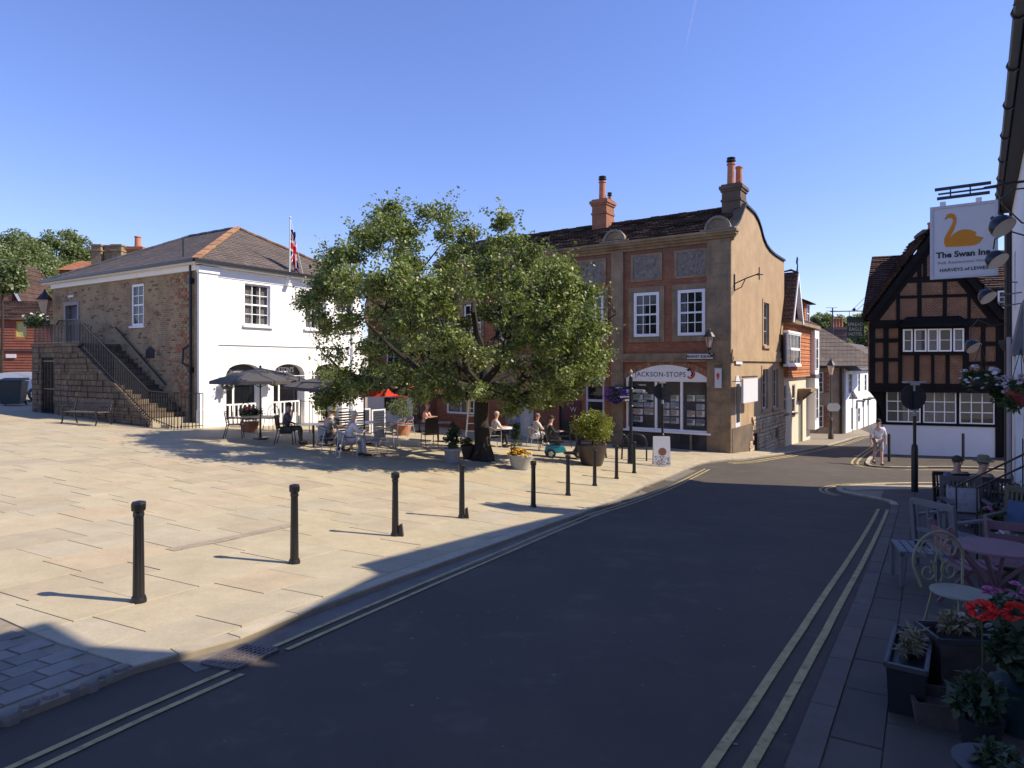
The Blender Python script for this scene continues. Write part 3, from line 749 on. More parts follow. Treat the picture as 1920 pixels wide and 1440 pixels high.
MB().box(sx0, sx1, .9, .92, .7, 3).build('back_wall', flat('shop_back', (.22,.19,.19)), sf)
MB().box(sx0, sx1, .08, .9, .62, .80).build('window_bed', flat('bed', (.4,.38,.37)), sf)
mb = MB(); mb.box(sx0, sx1, .09, .9, 2.95, 3.0); mb.box(sx0-.02, sx0, .09, .9, .7, 3); mb.box(sx1, sx1+.02, .09, .9, .7, 3); mb.build('box_sides', M['dimroom'], sf)
CARD = [flat('card%d' % i, c, .5) for i, c in enumerate(((.75,.78,.82), (.62,.66,.7), (.78,.74,.8), (.6,.62,.6)))]
PRINT = [flat('print%d' % i, c, .5) for i, c in enumerate(((.30,.36,.22), (.25,.34,.46), (.42,.32,.24), (.16,.16,.17)))]
k = 0
for (a, b), colsN in zip(zip(xs_, xs_[1:]), (2, 2, 2)):
    for i in range(colsN):
        for j in range(4):
            if (a == xs_[0] and j == 0): pass
            cw = (b-a-.3)/colsN; x = a+.15+i*cw; z = 1.06 + j*.33 + rnd.uniform(-.025,.025); k += 1
            if k % 7 == 5: continue
            c = MB().box(x+.03, x+cw-.03, .16, .17, z, z+.25).build('display_card', CARD[k % 4], sf)
            MB().box(x+.04, x+cw-.04-(.1 if k % 3 else .0), .15, .158, z+.08, z+.235).build('photo_print', PRINT[(k*7) % 4], c)
            MB().box(x+.05, x+cw*.6, .15, .158, z+.03, z+.055).build('caption', PRINT[3], c)
MB().box(sx0-.1, sx1+.6, -.10, 0.02, -1.5, .62).build('plinth', mat('dark_plinth', (.05,.045,.045), .8, .3, 2), jr)
MB().box(J.front(1296,790)[0], J.front(1300,790)[0], -.2,-.1,.0,.66).build('sill_post', M['ashlar'], jr)
v_ = MB(); v0, v1, v2, v3 = rect_f(J, 1275, 815, 1312, 833, -.11)
for i in range(8): v_.box(v0+i*(v1-v0)/8, v0+(i+.55)*(v1-v0)/8, -.13, -.101, v2, v3)
v_.build('air_vent', M['ironmatt'], jr)
# other ground floor openings behind the tree and café
window(jr, lw[0], lw[1], lw[2], lw[3], .03, 2, 1, fw=.1, curtain=(('a', 1),), mt=.05)
MB().box(lw[1]-.55, lw[1]-.25, .0, .012, 1.12, 1.7).build('yellow_poster', flat('poster_yellow', (.65,.45,.05)), jr)
window(jr, sw2[0], sw2[1], sw2[2], sw2[3], .05, 1, 2, fw=.1, mt=.05, glass=M['glassdark'], fm=flat('pale_lilac_frame', (.50,.48,.58)))
d = MB().box(door1[0], door1[1], .1, .15, door1[2], door1[3]).build('door', flat('door_black', (.015,.015,.02), .4), jr)
MB().box(door1[0]+.15, door1[1]-.15, .085, .1, 1.5, 2.2).build('door_glass', M['glassdark'], d)
d = MB().box(pd[0], pd[1], .08, .13, pd[2]-.3, pd[3]).build('door', flat('door_cream', (.55,.52,.48), .5), jr)
for a in (.15, .62): MB().box(pd[0]+a, pd[0]+a+.33, .065, .08, .3, 1.0).build('door_panel', flat('door_cream2', (.6,.57,.52), .5), d)
rs = rect_f(J, 1058, 752, 1090, 788, -.02)
s2 = MB().box(rs[0], rs[1], -.05, -.02, rs[2], rs[3]).build('red_board', flat('board_maroon', (.10,.02,.025)), jr)
lettering(s2, 'W', .34, M['signwhite'], ((rs[0]+rs[1])/2+.05, -.06, (rs[2]+rs[3])/2+.05), bold=-.005)
MB().box(J.front(1098,700)[0], J.front(1136,700)[0], -.06, -.02, 2.9, 3.05).build('shop_board', M['fascia'], jr)
MB().box(J.front(1098,700)[0], J.front(1136,700)[0], -.04, -.012, 3.1, 3.5).build('fascia_board', flat('fascia_dark', (.07,.055,.05)), jr)
# side wall: holes, gable profile, rubble base
sw = [rect_f(J, 1431, 568, 1441, 648, side=True), rect_f(J, 1429, 692, 1439, 766, side=True), rect_f(J, 1449, 692, 1458, 764, side=True)]
dz = rect_f(J, 1378, 697, 1388, 808, side=True); cel = rect_f(J, 1412, 812, 1421, 846, side=True); cel2 = rect_f(J, 1452, 803, 1458, 823, side=True)
SE = 9.4
prof = [(0,-1.8),(SE,-1.8)] + [J.side(*q) for q in ((1470,490),(1463,486),(1452,479),(1443,471),(1436,461),(1430,447),(1426,430),(1421,415),(1414,402),(1408,396))] + [(1.9,10.45),(1.45,10.0),(.9,9.5),(.3,9.2),(0,9.1)]
top_at = lambda y: np.interp(y, [p[0] for p in prof[2:]][::-1], [p[1] for p in prof[2:]][::-1])
mb = MB(); hs = sw + [(max(.3,dz[0]), dz[1], dz[2], dz[3]-.2), cel, cel2]
holed(mb, 0, SE, -1.8, 8.6, hs, 0, -.18, 'x')
ys_ = np.linspace(0, SE, 40)
for a, b in zip(ys_, ys_[1:]): mb.quad((0,a,8.6), (0,b,8.6), (0,b,float(top_at(b))), (0,a,float(top_at(a))))
mb.prism([(a, float(top_at(a))) for a in ys_] + [(SE, 8.0), (0, 8.0)], 'x', -.32, -.30)
mb.quad((0,SE,-1.8),(-9,SE,-1.8),(-9,SE,9),(0,SE,9))
mb.build('side_wall', M['render_o'], jr)
mb = MB()
for a, b in zip(ys_, ys_[1:]): mb.add([(.08,a,float(top_at(a))+.0), (.08,b,float(top_at(b))+.0), (-.36,b,float(top_at(b))), (-.36,a,float(top_at(a))), (.08,a,float(top_at(a))+.10), (.08,b,float(top_at(b))+.10), (-.36,b,float(top_at(b))+.10), (-.36,a,float(top_at(a))+.10)], [(4,5,6,7),(0,1,5,4),(3,2,6,7),(0,3,7,4),(1,2,6,5)])
mb.build('coping', M['ironmatt'], jr)
for h in sw:
    mb = MB(); t = .16; a, b, c, d_ = h
    mb.box(0,.035,a-t,a,c-t,d_+t); mb.box(0,.035,b,b+t,c-t,d_+t); mb.box(0,.035,a,b,d_,d_+t); mb.box(0,.10,a-t,b+t,c-.14,c)
    mb.build('window_surround', M['render_o'], jr)
    window(jr, a, b, c, d_, -.1, 2, 3, axis='x', inward=-1, glass=M['glassdark'], fm=M['curtain'], fw=.05)
mb = MB(); mb.box(0, .09, 0, SE, ZS-.06, ZS+.12); mb.box(0,.05,0,SE,ZS+.12,ZS+.42); mb.build('side_string_course', M['render_o'], jr)
# rubble stone plinth with stones standing proud
zr = 1.15; mb = MB(); rq = random.Random(3); z = -1.3
row = 0
while z < zr:
    hh = rq.uniform(.16, .27); y = 3.1 if z > .2 else 2.6
    if row % 2: y -= .1
    while y < SE:
        l_ = rq.uniform(.22, .5)
        if not any(h[0]-.05 < y+l_/2 < h[1]+.05 and h[2]-.1 < z+hh/2 < h[3]+.1 for h in (cel, cel2)): MB().box(.0, .05+rq.uniform(0,.035), y, min(SE, y+l_-.025), z, z+hh-.025).build('rubble_stone', M['rubble'], jr)
        y += l_
    z += hh; row += 1
MB().box(0, .03, 0, 3.1, -1.5, 1.0).build('shaded_corner_base', mat('corner_shade', (.12,.09,.06), .9, .3, 1.5), jr)  # shade at the foot of the corner, put in as a darker colour
dd = MB().prism([(dz[0]+.05,-.4),(dz[1]-.02,-.4)] + [((dz[0]+dz[1])/2+(dz[1]-dz[0]-.07)/2*math.cos(t), 2.75+.4*math.sin(t)) for t in np.linspace(0, math.pi, 9)], 'x', -.06, .012).build('arched_door', flat('door_pale', (.55,.58,.62)), jr)
MB().box(.012,.03,dz[0]+.15,dz[1]-.15,1.2,2.8).build('door_glass', M['glassdark'], dd)
MB().box(-.1,-.05,cel[0],cel[1],cel[2],cel[3]).build('cellar_door', M['void'], jr)
mb = MB()
for i in range(3): q = cel2[0]+(i+.5)*(cel2[1]-cel2[0])/3; mb.box(-.08,-.05,q-.02,q+.02,cel2[2],cel2[3])
mb.box(-.16,-.14,cel2[0],cel2[1],cel2[2],cel2[3]); mb.build('cellar_grille', M['iron'], jr)
# white projecting board with lamps on the side wall
nb = rect_f(J, 1394, 710, 1421, 754, .5, side=True)
b_ = MB().box(.42, .50, nb[0], nb[1], nb[2], nb[3]).build('wall_sign', M['signwhite'], jr)
mb = MB(); mb.bar((.0, nb[0]+.2, nb[3]-.1), (.46, nb[0]+.2, nb[3]-.1), .03); mb.bar((.0, nb[1]-.2, nb[3]-.1), (.46, nb[1]-.2, nb[3]-.1), .03)
mb.bar((.46, nb[0], nb[3]+.08), (.46, nb[1], nb[3]+.08), .06); mb.build('sign_bracket', M['iron'], b_)
pl_ = rect_f(J, 1377, 674, 1389, 683, side=True); s3 = MB().box(.05,.07,pl_[0],pl_[1],pl_[2],pl_[3]).build('street_plate', M['signwhite'], jr)
lettering(s3, 'RED LION ST', .13, M['black'], (.075, (pl_[0]+pl_[1])/2, (pl_[2]+pl_[3])/2), rot=(R(90),0,R(90)), sx=.8) if False else None
# roof
RG = 2.6; ze = ZC+.34
nrf = uneven_roof(jr, ((LJ,-.38,ze), (-.3,-.38,ze), (-.3,RG,10.55), (LJ,RG,10.55)), M['tiledark'], rows=16, cols=40, th=.06, rag=.05)
MB().quad((LJ,RG,10.5),(-.3,RG,10.5),(-.3,6,8.6),(LJ,6,8.6)).build('rear_roof', M['tiledark'], jr)
MB().quad((LJ,0,ZC),(LJ,8,ZC),(LJ,8,-1),(LJ,0,-1)).build('end_wall', M['redbrick2'], jr)
mb = MB(); x = LJ
while x < -.3:
    MB().box(x, x+.42, RG-.1, RG+.1, 10.46+rnd.uniform(0,.02), 10.62+rnd.uniform(0,.04)).build('ridge_tile', M['tiledark'], jr); x += .45
def chimney(root, x0, x1, y0, y1, z0, z1, m, pots, potm=None, oversail=.1, name='chimney'):
    mb = MB(); mb.box(x0,x1,y0,y1,z0,z1-.32); mb.box(x0-oversail*.5,x1+oversail*.5,y0-oversail*.5,y1+oversail*.5,z1-.32,z1-.22); mb.box(x0-oversail,x1+oversail,y0-oversail,y1+oversail,z1-.22,z1-.08); mb.box(x0-.02,x1+.02,y0-.02,y1+.02,z1-.08,z1)
    mb.box(x0-.04,x1+.04,y0-.04,y1+.04,z1-.75,z1-.66)
    c = mb.build(name, m, root)
    for (px_, py_, h_, r_, cap) in pots:
        mb = MB(); mb.lathe([(r_*1.05,0),(r_,.08),(r_*.9,h_-.1),(r_*1.1,h_-.06),(r_*1.05,h_)], 12, (px_,py_,z1)); mb.build('chimney_pot', potm or M['terracotta'], c, smooth=True)
        if cap: MB().lathe([(r_*.5,h_-.02),(r_*.5,h_+.05),(r_*1.2,h_+.08),(r_*1.2,h_+.13),(r_*.7,h_+.15),(r_*1.1,h_+.2),(r_*1.1,h_+.24)], 10, (px_,py_,z1)).build('pot_cowl', M['iron'], c)
    return c
zt = J.front(1388, 340, 1.6)[1]
chimney(jr, -.92, -.12, 1.7, 2.6, 9.6, zt, mat('rendered_dark_stack', (.12,.085,.06), .9, .3, 2), [(-.60,1.98,.95,.17,1),(-.36,2.35,.85,.15,0)])
x0_, x1_ = J.front(1117, 420, 2.3)[0], J.front(1149, 420, 2.3)[0]
chimney(jr, x0_, x1_-.15, 1.9, 2.75, 9.0, J.front(1130, 376, 2.3)[1], M['redbrick2'], [((x0_+x1_)/2-.1,2.3,.95,.17,1),((x0_+x1_)/2+.2,2.5,.15,.1,1)])
# street lantern, street name plate, hanging plate
wl_ = empty('wall_lantern', J.w(*[J.front(1340, 640)[0], -.7, 0]), J.a, 'copper green wall lantern on the corner pilaster of the brick shop', 'lantern')
wl_.location.z = J.z0 + J.front(1340, 640, -.7)[1] - .25
mb = MB(); mb.lathe([(.10,.0),(.19,.42),(.20,.44)], 4); LG_ = mat('lantern_glass', (.45,.33,.25), .25, .1, 4); mb.build('lantern_glass', LG_, wl_)
mb = MB(); mb.lathe([(.24,.44),(.22,.47),(.12,.62),(.05,.66),(.05,.72),(.02,.78),(.01,.86)], 8); mb.lathe([(.03,-.28),(.05,-.2),(.03,-.12),(.11,-.02),(.11,.01)], 8); mb.build('lantern_cap', M['iron'], wl_)
mb = MB(); mb.tube([(0,0,-.2),(0,.3,-.32),(0,.6,-.25)], .025); 
for k in range(4): a = math.pi/2*k; mb.bar((.1*math.cos(a),.1*math.sin(a),0),(.19*math.cos(a),.19*math.sin(a),.43),.02)
mb.build('lantern_bracket', M['iron'], wl_)
ms = rect_f(J, 1289, 665, 1337, 672, -.17)
sp = MB().box(ms[0], ms[1], -.20, -.165, ms[2]-.02, ms[3]+.03).build('street_name_plate', M['signwhite'], jr)
lettering(sp, 'MARKET SQUARE', .155, M['black'], ((ms[0]+ms[1])/2, -.205, (ms[2]+ms[3])/2), bold=.003, sx=.95)
hp = rect_f(J, 1342, 697, 1350, 724, -.5)
ps = empty('projecting_sign', J.w(-.35, -.15, 2.5), J.a, 'small white projecting sign with a red mark on the corner pilaster', 'sign')
MB().box(-.25, .02, -.14, -.10, .15, .95).build('board', M['signwhite'], ps)
MB().prism([(-.12+.07*math.cos(t)*(1 if t<3 else .6), .62+.15*math.sin(t)) for t in np.linspace(0,6,12)], 'y', -.15, -.141).build('emblem', RED, ps)
MB().bar((.0,0,1.05),(-.28,-.12,1.05),.03).build('bracket', M['iron'], ps)
br = MB(); br.tube([(.0,.3,6.9),(.5,.3,7.1),(1.0,.3,7.25)],.025); br.bar((.02,.3,6.6),(.02,.3,7.3),.06); br.tube([(.0,.3,6.62),(.3,.3,6.75),(.45,.3,7.05)],.02); br.tube([(1.,.3,7.5),(1.,.3,7.0)],.025); br.tube([(.9,.3,7.2),(1.15,.3,7.2)],.02)
br.build('iron_bracket', M['iron'], jr)

# ============================================================ white market house with the brick side
W = Fr(-11.57, 24.0, math.atan2(.848, .530))
wr = empty('market_house', W.loc(), W.a, 'long market house with white rendered front, mottled brick side and grey slate hipped roof', 'building')
WL, WD, WE = 8.15, 11.3, 6.0
uw = [W.front(p, 560)[0] for p in (458, 500, 572, 606, 628, 656)]
wh = [(1.95, 3.15, 3.88, 5.52), (4.95, 6.1, 3.88, 5.52), (6.75, 7.75, 3.88, 5.52)]
ac = [1.94, 4.1, 6.25]; ahw = .80; asp = 1.85
mb = MB(); holed(mb, 0, WL, -.6, WE, wh + [(c-ahw, c+ahw, -.6, 2.36) for c in ac], 0, .45)
def archfill(mb, c, hw, zs, zt, ztop, y0, y1):
    xs_ = np.linspace(c-hw, c+hw, 13); zz = [zs + (zt-zs)*math.sqrt(max(0, 1-((x-c)/hw)**2)) for x in xs_]
    for i in range(12):
        mb.quad((xs_[i],y0,zz[i]),(xs_[i+1],y0,zz[i+1]),(xs_[i+1],y0,ztop),(xs_[i],y0,ztop)); mb.quad((xs_[i],y0,zz[i]),(xs_[i+1],y0,zz[i+1]),(xs_[i+1],y1,zz[i+1]),(xs_[i],y1,zz[i]))
for c in ac: archfill(mb, c, ahw, asp+.1, 2.33, 2.36, 0, .45)
mb.build('front_wall', M['white'], wr)
mb = MB()
for a, b in ((0.0, .72), (WL-.5, WL)): mb.box(a-.04, b, -.12, 0, .62, WE-.3); mb.box(a-.09, b+.05, -.2, 0, -.6, .62); mb.box(a-.08, b+.04, -.17, 0, WE-.3, WE-.05)
mb.box(.72, WL-.5, -.05, 0, 3.06, 3.14); mb.box(.72, WL-.5, -.03, 0, 5.62, WE); mb.box(-.12, WL, -.26, 0, WE-.02, WE+.16)
mb.box(.0, WL, -.02, 0, 1.82, 1.845)
mb.build('pilaster_and_bands', M['white'], wr)
jm = flat('render_joint', (.42,.42,.42), .9)
for c in ac:
    for k in range(-3, 4):
        a = k*.27; mb = MB(); x = c+math.sin(a)*.9; mb.bar((c+math.sin(a)*.86, -.003, 2.34+(.12*(math.cos(a)-.6))), (c+math.sin(a)*1.35, -.003, 2.95), .012, .006, up=(0,1,0)); mb.build('voussoir_joint', jm, wr)
for k, h in enumerate(wh): window(wr, h[0], h[1], h[2], h[3], .12, 3 if k == 0 else 3, 4, sill=False, curtain=(('l',.42),('r',.42)), mt=.03, fw=.06, dark=.6); MB().box(h[0]-.1, h[1]+.1, -.1, .1, h[2]-.1, h[2]).build('window_sill', M['white'], wr)
DOORG = flat('cafe_dark_sign', (.06,.06,.065))
for k, c in enumerate(ac):
    sgn = MB().prism([(c-ahw+.03, 1.72)] + [(x, asp+.1+.40*math.sqrt(max(0, 1-((x-c)/(ahw-.02))**2))) for x in np.linspace(c-ahw+.03, c+ahw-.03, 11)] + [(c+ahw-.03, 1.72)], 'y', .30, .34).build('arch_sign', DOORG, wr)
    if k == 1:
        lettering(sgn, "BARTON'S", .30, M['fascia'], (c-.1, .295, 2.08), bold=.006, sx=.8); lettering(sgn, 'coffeehouse', .2, M['fascia'], (c-.1, .295, 1.84), bold=.004, sx=.9)
    if k == 0:
        lettering(sgn, 'Breakfasts', .15, M['fascia'], (c-.15, .295, 2.05)); lettering(sgn, 'Speciality Coffee', .13, M['fascia'], (c-.1, .295, 1.85), sx=.85)
    # timber shop door set back in the arch
    fb = MB(); fb.box(c-ahw, c+ahw, .36, .42, 1.66, 1.72); 
    for x in (c-ahw+.04, c-.25, c+ahw-.04): fb.box(x-.04, x+.04, .36, .43, -.4, 1.7)
    fb.box(c-ahw, c+ahw, .36, .42, -.4, .25)
    fo = fb.build('arch_frame', M['wood_w'], wr)
    MB().box(c-ahw+.08, c-.29, .385, .395, .25, 1.66).build('pane', M['glassdark'], fo); MB().box(c-.21, c+ahw-.08, .385, .395, .25, 1.66).build('pane', M['glassdark'], fo)
    MB().box(c-ahw, c+ahw, 1.2, 1.22, -.4, 2.3).build('arch_interior', M['dimroom'], fo)
    if k < 2:
        for i in range(7): x = c-ahw+.12+i*.19; MB().box(x, x+.06, -.02, .02, .12, .72).build('baluster', M['wood_w'], fo)
        MB().box(c-ahw, c+.5, -.03, .03, .72, .78).build('rail', M['wood_w'], fo)
# brick side
sd_w = rect_f(W, 247, 533, 268, 609, side=True); sd_d = rect_f(W, 124, 566, 146, 655, side=True)
sd_w = (sd_w[0]-.05, sd_w[1]+.05, 3.86, 5.55); LZ = 3.03; sd_d = (sd_d[0], sd_d[1], LZ, 4.95)
mb = MB(); holed(mb, .0, WD, -.6, WE, [sd_w, sd_d], 0, .2, 'x'); mb.quad((0,WD,-.6),(WL,WD,-.6),(WL,WD,WE),(0,WD,WE)); mb.quad((WL,0,-.6),(WL,WD,-.6),(WL,WD,WE),(WL,0,WE)); mb.build('side_wall', M['brickside'], wr)
# brick quoins and patch of redder bricks near the corner, picked out one by one
rq = random.Random(5)
for j in range(44):
    z = .55 + j*.122
    for i in range(rq.choice((2,3,3,4))):
        y = .62 + i*.27 + (.12 if j % 2 else 0) + rq.uniform(-.01,.01)
        if rq.random() < .12: continue
        MB().box(-.018-rq.uniform(0,.01), .0, y, y+.245, z, z+.10).build('quoin_brick', M['redbrick2'] if rq.random() < .55 else M['brickside'], wr)
mb = MB()
for i in range(560):
    y = rq.uniform(1.2, WD-.3); z = rq.uniform(.1, 5.6); z = round(z/.078)*.078; l_ = rq.choice((.21,.21,.1,.3))
    if any(h[0]-.35 < y < h[1]+.15 and h[2]-.1 < z < h[3]+.1 for h in (sd_w, sd_d)): continue
    mb.box(-.010-rq.uniform(0,.008), 0, y, y+l_, z, z+.066)
mb.build('weathered_brick', mat('darker_brick', (.27,.18,.105), .95, .4, 9, island=.5), wr, kind='stuff')
window(wr, sd_w[0], sd_w[1], sd_w[2], sd_w[3], .05, 2, 4, axis='x', inward=1, fw=.10, mt=.03, sill=True, curtain=(('a',.5),))
dr = MB().box(.14, .18, sd_d[0], sd_d[1], LZ, sd_d[3]).build('door', flat('navy_door', (.05,.055,.09), .5), wr)
mb = MB(); mb.box(-.04,.05,sd_d[0]-.14,sd_d[0],LZ,sd_d[3]+.14); mb.box(-.04,.05,sd_d[1],sd_d[1]+.14,LZ,sd_d[3]+.14); mb.box(-.04,.05,sd_d[0],sd_d[1],sd_d[3],sd_d[3]+.14); mb.build('door_frame', flat('frame_grey', (.30,.28,.28)), wr)
MB().box(-.06,-.0,sd_d[0]+.3,sd_d[1]-.3,sd_d[3]+.35,sd_d[3]+.45).build('door_light', M['signwhite'], wr)
q = W.side(281, 661, -.03); MB().prism([(q[0]-.28,q[1]-.22),(q[0]+.28,q[1]-.22),(q[0]+.28,q[1]+.1),(q[0]+.0,q[1]+.25),(q[0]-.28,q[1]+.12)],'x',-.04,-.01).build('wall_plaque', M['black'], wr)
# roof: hip towards the front, ridge, hip at the back
EO = .32; RX = WL/2; RH = 2.45; c0 = (-EO,-EO,WE+.12); c1 = (WL+EO,-EO,WE+.12); c2 = (WL+EO,WD+EO,WE+.12); c3 = (-EO,WD+EO,WE+.12); r0_ = (RX,3.5,WE+RH); r1_ = (RX,WD-4.2,WE+RH)
def tri_roof(a, b, c, name='roof_hip', rows=22):
    a, b, c = Vector(a), Vector(b), Vector(c); n = (b-a).cross(c-a).normalized(); n = -n if n.z < 0 else n; mb = MB()
    for j in range(rows):
        t0, t1 = j/rows, min(1, (j+1.1)/rows); mb.add([a.lerp(c,t0)+n*.022, b.lerp(c,t0)+n*.022, b.lerp(c,t1)+n*.004, a.lerp(c,t1)+n*.004, a.lerp(c,t0), b.lerp(c,t0)], [(0,1,2,3),(4,5,1,0)])
    return mb.build(name, M['slate'], wr)
tri_roof(c0, c1, r0_); tri_roof(c3, c2, r1_)
uneven_roof(wr, (c0, c3, r1_, r0_), M['slate'], 'roof_slope', rows=22, cols=14, th=.022, rag=.006)
uneven_roof(wr, (c1, c2, r1_, r0_), M['slate'], 'roof_slope', rows=22, cols=8, th=.022, rag=.006)
for a, b in ((c0, r0_), (c1, r0_), (c3, r1_), (r0_, r1_)):
    a = Vector(a); b = Vector(b); L_ = (b-a).length; n = int(L_/.42); mm = M['ridge'] if b == Vector(r0_) else M['copper']
    for i in range(n):
        p = a.lerp(b, i/n); q = a.lerp(b, (i+.96)/n); MB().bar(p+Vector((0,0,.03+.01*(i%2))), q+Vector((0,0,.03+.01*(i%2))), .26 if mm == M['ridge'] else .16, .07).build('ridge_tile', mm, wr)
mb = MB(); mb.bar((-EO-.06,-EO-.06,WE+.10),(WL+EO,-EO-.06,WE+.10),.11,.10); mb.bar((-EO-.06,-EO,WE+.10),(-EO-.06,WD+EO,WE+.10),.11,.10); mb.build('gutter', M['iron'], wr)
MB().box(-EO+.02, 0, -EO+.05, WD+EO, WE-.02, WE+.08).build('soffit', M['white'], wr)
MB().box(-.1, 0, .0, WD, WE-.22, WE-.02).build('fascia', M['white'], wr)
mb = MB(); mb.tube([(-.1,.33,WE+.05),(-.1,.33,-.05)],.055,8); mb.box(-.2,0,.24,.42,5.3,5.5); mb.box(-.18,0,.26,.4,2.0,2.2); mb.tube([(-.1,.33,2.2),(-.25,.6,2.35),(-.12,.75,2.9),(-.06,.55,3.0)],.04); mb.build('downpipe', M['iron'], wr)
mb = MB(); mb.tube([(-.25,.55,WE+.3),(-.25,.55,WE+.95)],.03); mb.build('vent_pipe', M['iron'], wr)
# front flagpole with furled union flag
fx = W.front(541, 500, -.15)[0]
fp = empty('flagpole', W.w(fx, -.2, WE-.35), W.a, 'white flagpole rising from the eaves of the market house', 'flagpole')
mb = MB(); mb.tube([(0,0,0),(0,-.05,2.75)],[.035,.025],8); mb.lathe([(.02,2.75),(.05,2.78),(.05,2.82),(.0,2.86)],8,(0,-.05,0)); mb.build('pole', flat('pale_green_pole', (.55,.62,.56)), fp, smooth=True)
mb = MB(); mb.tube([(.05,-.05,2.7),(.30,-.1,1.6),(.62,-.12,.5),(.70,-.1,-.35)],.009,4); mb.tube([(0,-.02,-.1),(.2,-.01,-.8),(.6,0,-2.0)],.006,4); mb.build('halyard', M['signwhite'], fp)
mb = MB(); mb.box(-.09,.09,-.06,.16,-.05,.05); mb.box(-.06,.06,-.05,.2,.25,.32); mb.build('pole_bracket', M['white'], fp)
def flagmat():
    m, nt, b = newmat('union_flag'); v = N(nt, 'ShaderNodeUVMap'); s = N(nt, 'ShaderNodeSeparateXYZ'); nt.links.new(v.outputs[0], s.inputs[0])
    def mth(op, a, b_=None, c=None):
        n = N(nt, 'ShaderNodeMath', operation=op)
        for i, q in enumerate((a, b_, c)):
            if q is None: continue
            if isinstance(q, (int, float)): n.inputs[i].default_value = q
            else: nt.links.new(q, n.inputs[i])
        return n.outputs[0]
    U = mth('SUBTRACT', s.outputs[0], .5); V = mth('SUBTRACT', s.outputs[1], .5); aU = mth('ABSOLUTE', U); aV = mth('ABSOLUTE', V)
    dg = mth('ABSOLUTE', mth('SUBTRACT', aU, aV))
    out = mixc(nt, mth('LESS_THAN', dg, .11), (.01,.02,.16), (.75,.75,.75)); out = mixc(nt, mth('LESS_THAN', dg, .04), out, (.6,.01,.02))
    out = mixc(nt, mth('LESS_THAN', mth('MINIMUM', mth('MULTIPLY', aU, 1.6), aV), .17), out, (.75,.75,.75)); out = mixc(nt, mth('LESS_THAN', mth('MINIMUM', mth('MULTIPLY', aU, 1.6), aV), .1), out, (.6,.01,.02))
    nt.links.new(out, b.inputs['Base Color']); b.inputs['Roughness'].default_value = .8; return m
nu, nv = 18, 14; vs = []; uv = []
for j in range(nv+1):
    for i in range(nu+1):
        u, v_ = i/nu, j/nv
        wdt = .10 + .36*(v_*.75+.25)*(1-.2*v_) ; x = .03 + u*wdt*(.55+.45*(1-v_*.2)); y = -.05 + .11*math.sin(u*14 + v_*3)*(.3+u); z = 2.35 - v_*1.35 - u*.35*(.5+v_)
        vs.append((x, y, z)); uv.append((u, 1-v_))
me = bpy.data.meshes.new('flag'); me.from_pydata(vs, [], [(j*(nu+1)+i, j*(nu+1)+i+1, (j+1)*(nu+1)+i+1, (j+1)*(nu+1)+i) for j in range(nv) for i in range(nu)])
ul = me.uv_layers.new(name='UVMap')
for l_ in me.loops: ul.data[l_.index].uv = uv[l_.vertex_index]
me.materials.append(flagmat()); me.polygons.foreach_set('use_smooth', [True]*len(me.polygons))
fo = bpy.data.objects.new('union_flag', me); COL.objects.link(fo); fo.matrix_world = fp.matrix_basis.copy() if False else Matrix.Translation(fp.location) @ Matrix.Rotation(W.a, 4, 'Z')
tag(fo, 'red white and blue flag hanging limp from the white pole', 'flag')

# ============================================================ stone stair against the brick side
sx = -1.45
st = empty('stone_stair', W.w(sx, 5, 0), W.a, 'old stone outside stair climbing the brick side of the market house', 'staircase')
st.location.z = gz(*W.w(sx, 5).to_2d())
oz = st.location.z - W.z0
yt = W.side(150, 652, sx)[0]; yb = W.side(285, 780, sx)[0]; ye = W.side(66, 655, sx)[0]
L0 = lambda x, y, z: (x - sx, y - 5, z - oz)
gy0, gy1 = W.side(108, 700, sx)[0], W.side(83, 700, sx)[0]
nst = 17; rise = (LZ-.2)/nst; run = (yt-yb)/nst
for i in range(nst):
    y1 = yb + (i+1)*run; mb = MB(); a = L0(sx+.02, yb+i*run, -.5 + 0); b = L0(-.001, y1 + .03, .2 + (i+1)*rise)
    mb.box(a[0], b[0], a[1], b[1], a[2], b[2]); mb.build('stair_step', M['kerb'] if i < 1 else M['stair_stone'], st)
pf = [(yb-.1, -.5), (yt+.25, -.5), (yt+.25, LZ+.03), (yt, LZ+.03)]
prof_ = [(y-5, z-oz) for y, z in [(yb, -.6), (ye, -.6), (ye, LZ-.02), (gy1+.05, LZ-.02), (yt, LZ-.02), (yb+.1, .35)]]
mb = MB()
A_ = [(yb,-.6),(gy0,-.6),(gy0,2.65),(gy1,2.65),(gy1,-.6),(ye,-.6),(ye,LZ),(yt,LZ),(yb,.3)]
mb.prism([(y-5, z-oz) for y, z in [(yb,-.6),(gy0,-.6),(gy0,LZ),(yt,LZ),(yb,.3)]], 'x', -.12, .0)
mb.prism([(y-5, z-oz) for y, z in [(gy1,-.6),(ye,-.6),(ye,LZ),(gy1,LZ)]], 'x', -.12, .0)
mb.prism([(y-5, z-oz) for y, z in [(gy0,2.6),(gy1,2.6),(gy1,LZ),(gy0,LZ)]], 'x', -.12, .0)
mb.box(0, -sx, ye-5-.12, ye-5, -.6-oz, LZ-oz); mb.box(-.14, -sx, yt-5-.2, ye-5+.06, LZ-oz, LZ-oz+.12)
mb.build('stair_wall', M['stair_stone'], st)
MB().box(1.2, 1.25, gy0-5, gy1-5, -.5-oz, 2.6-oz).build('passage_back', M['void'], st)
rq = random.Random(9); z = .05
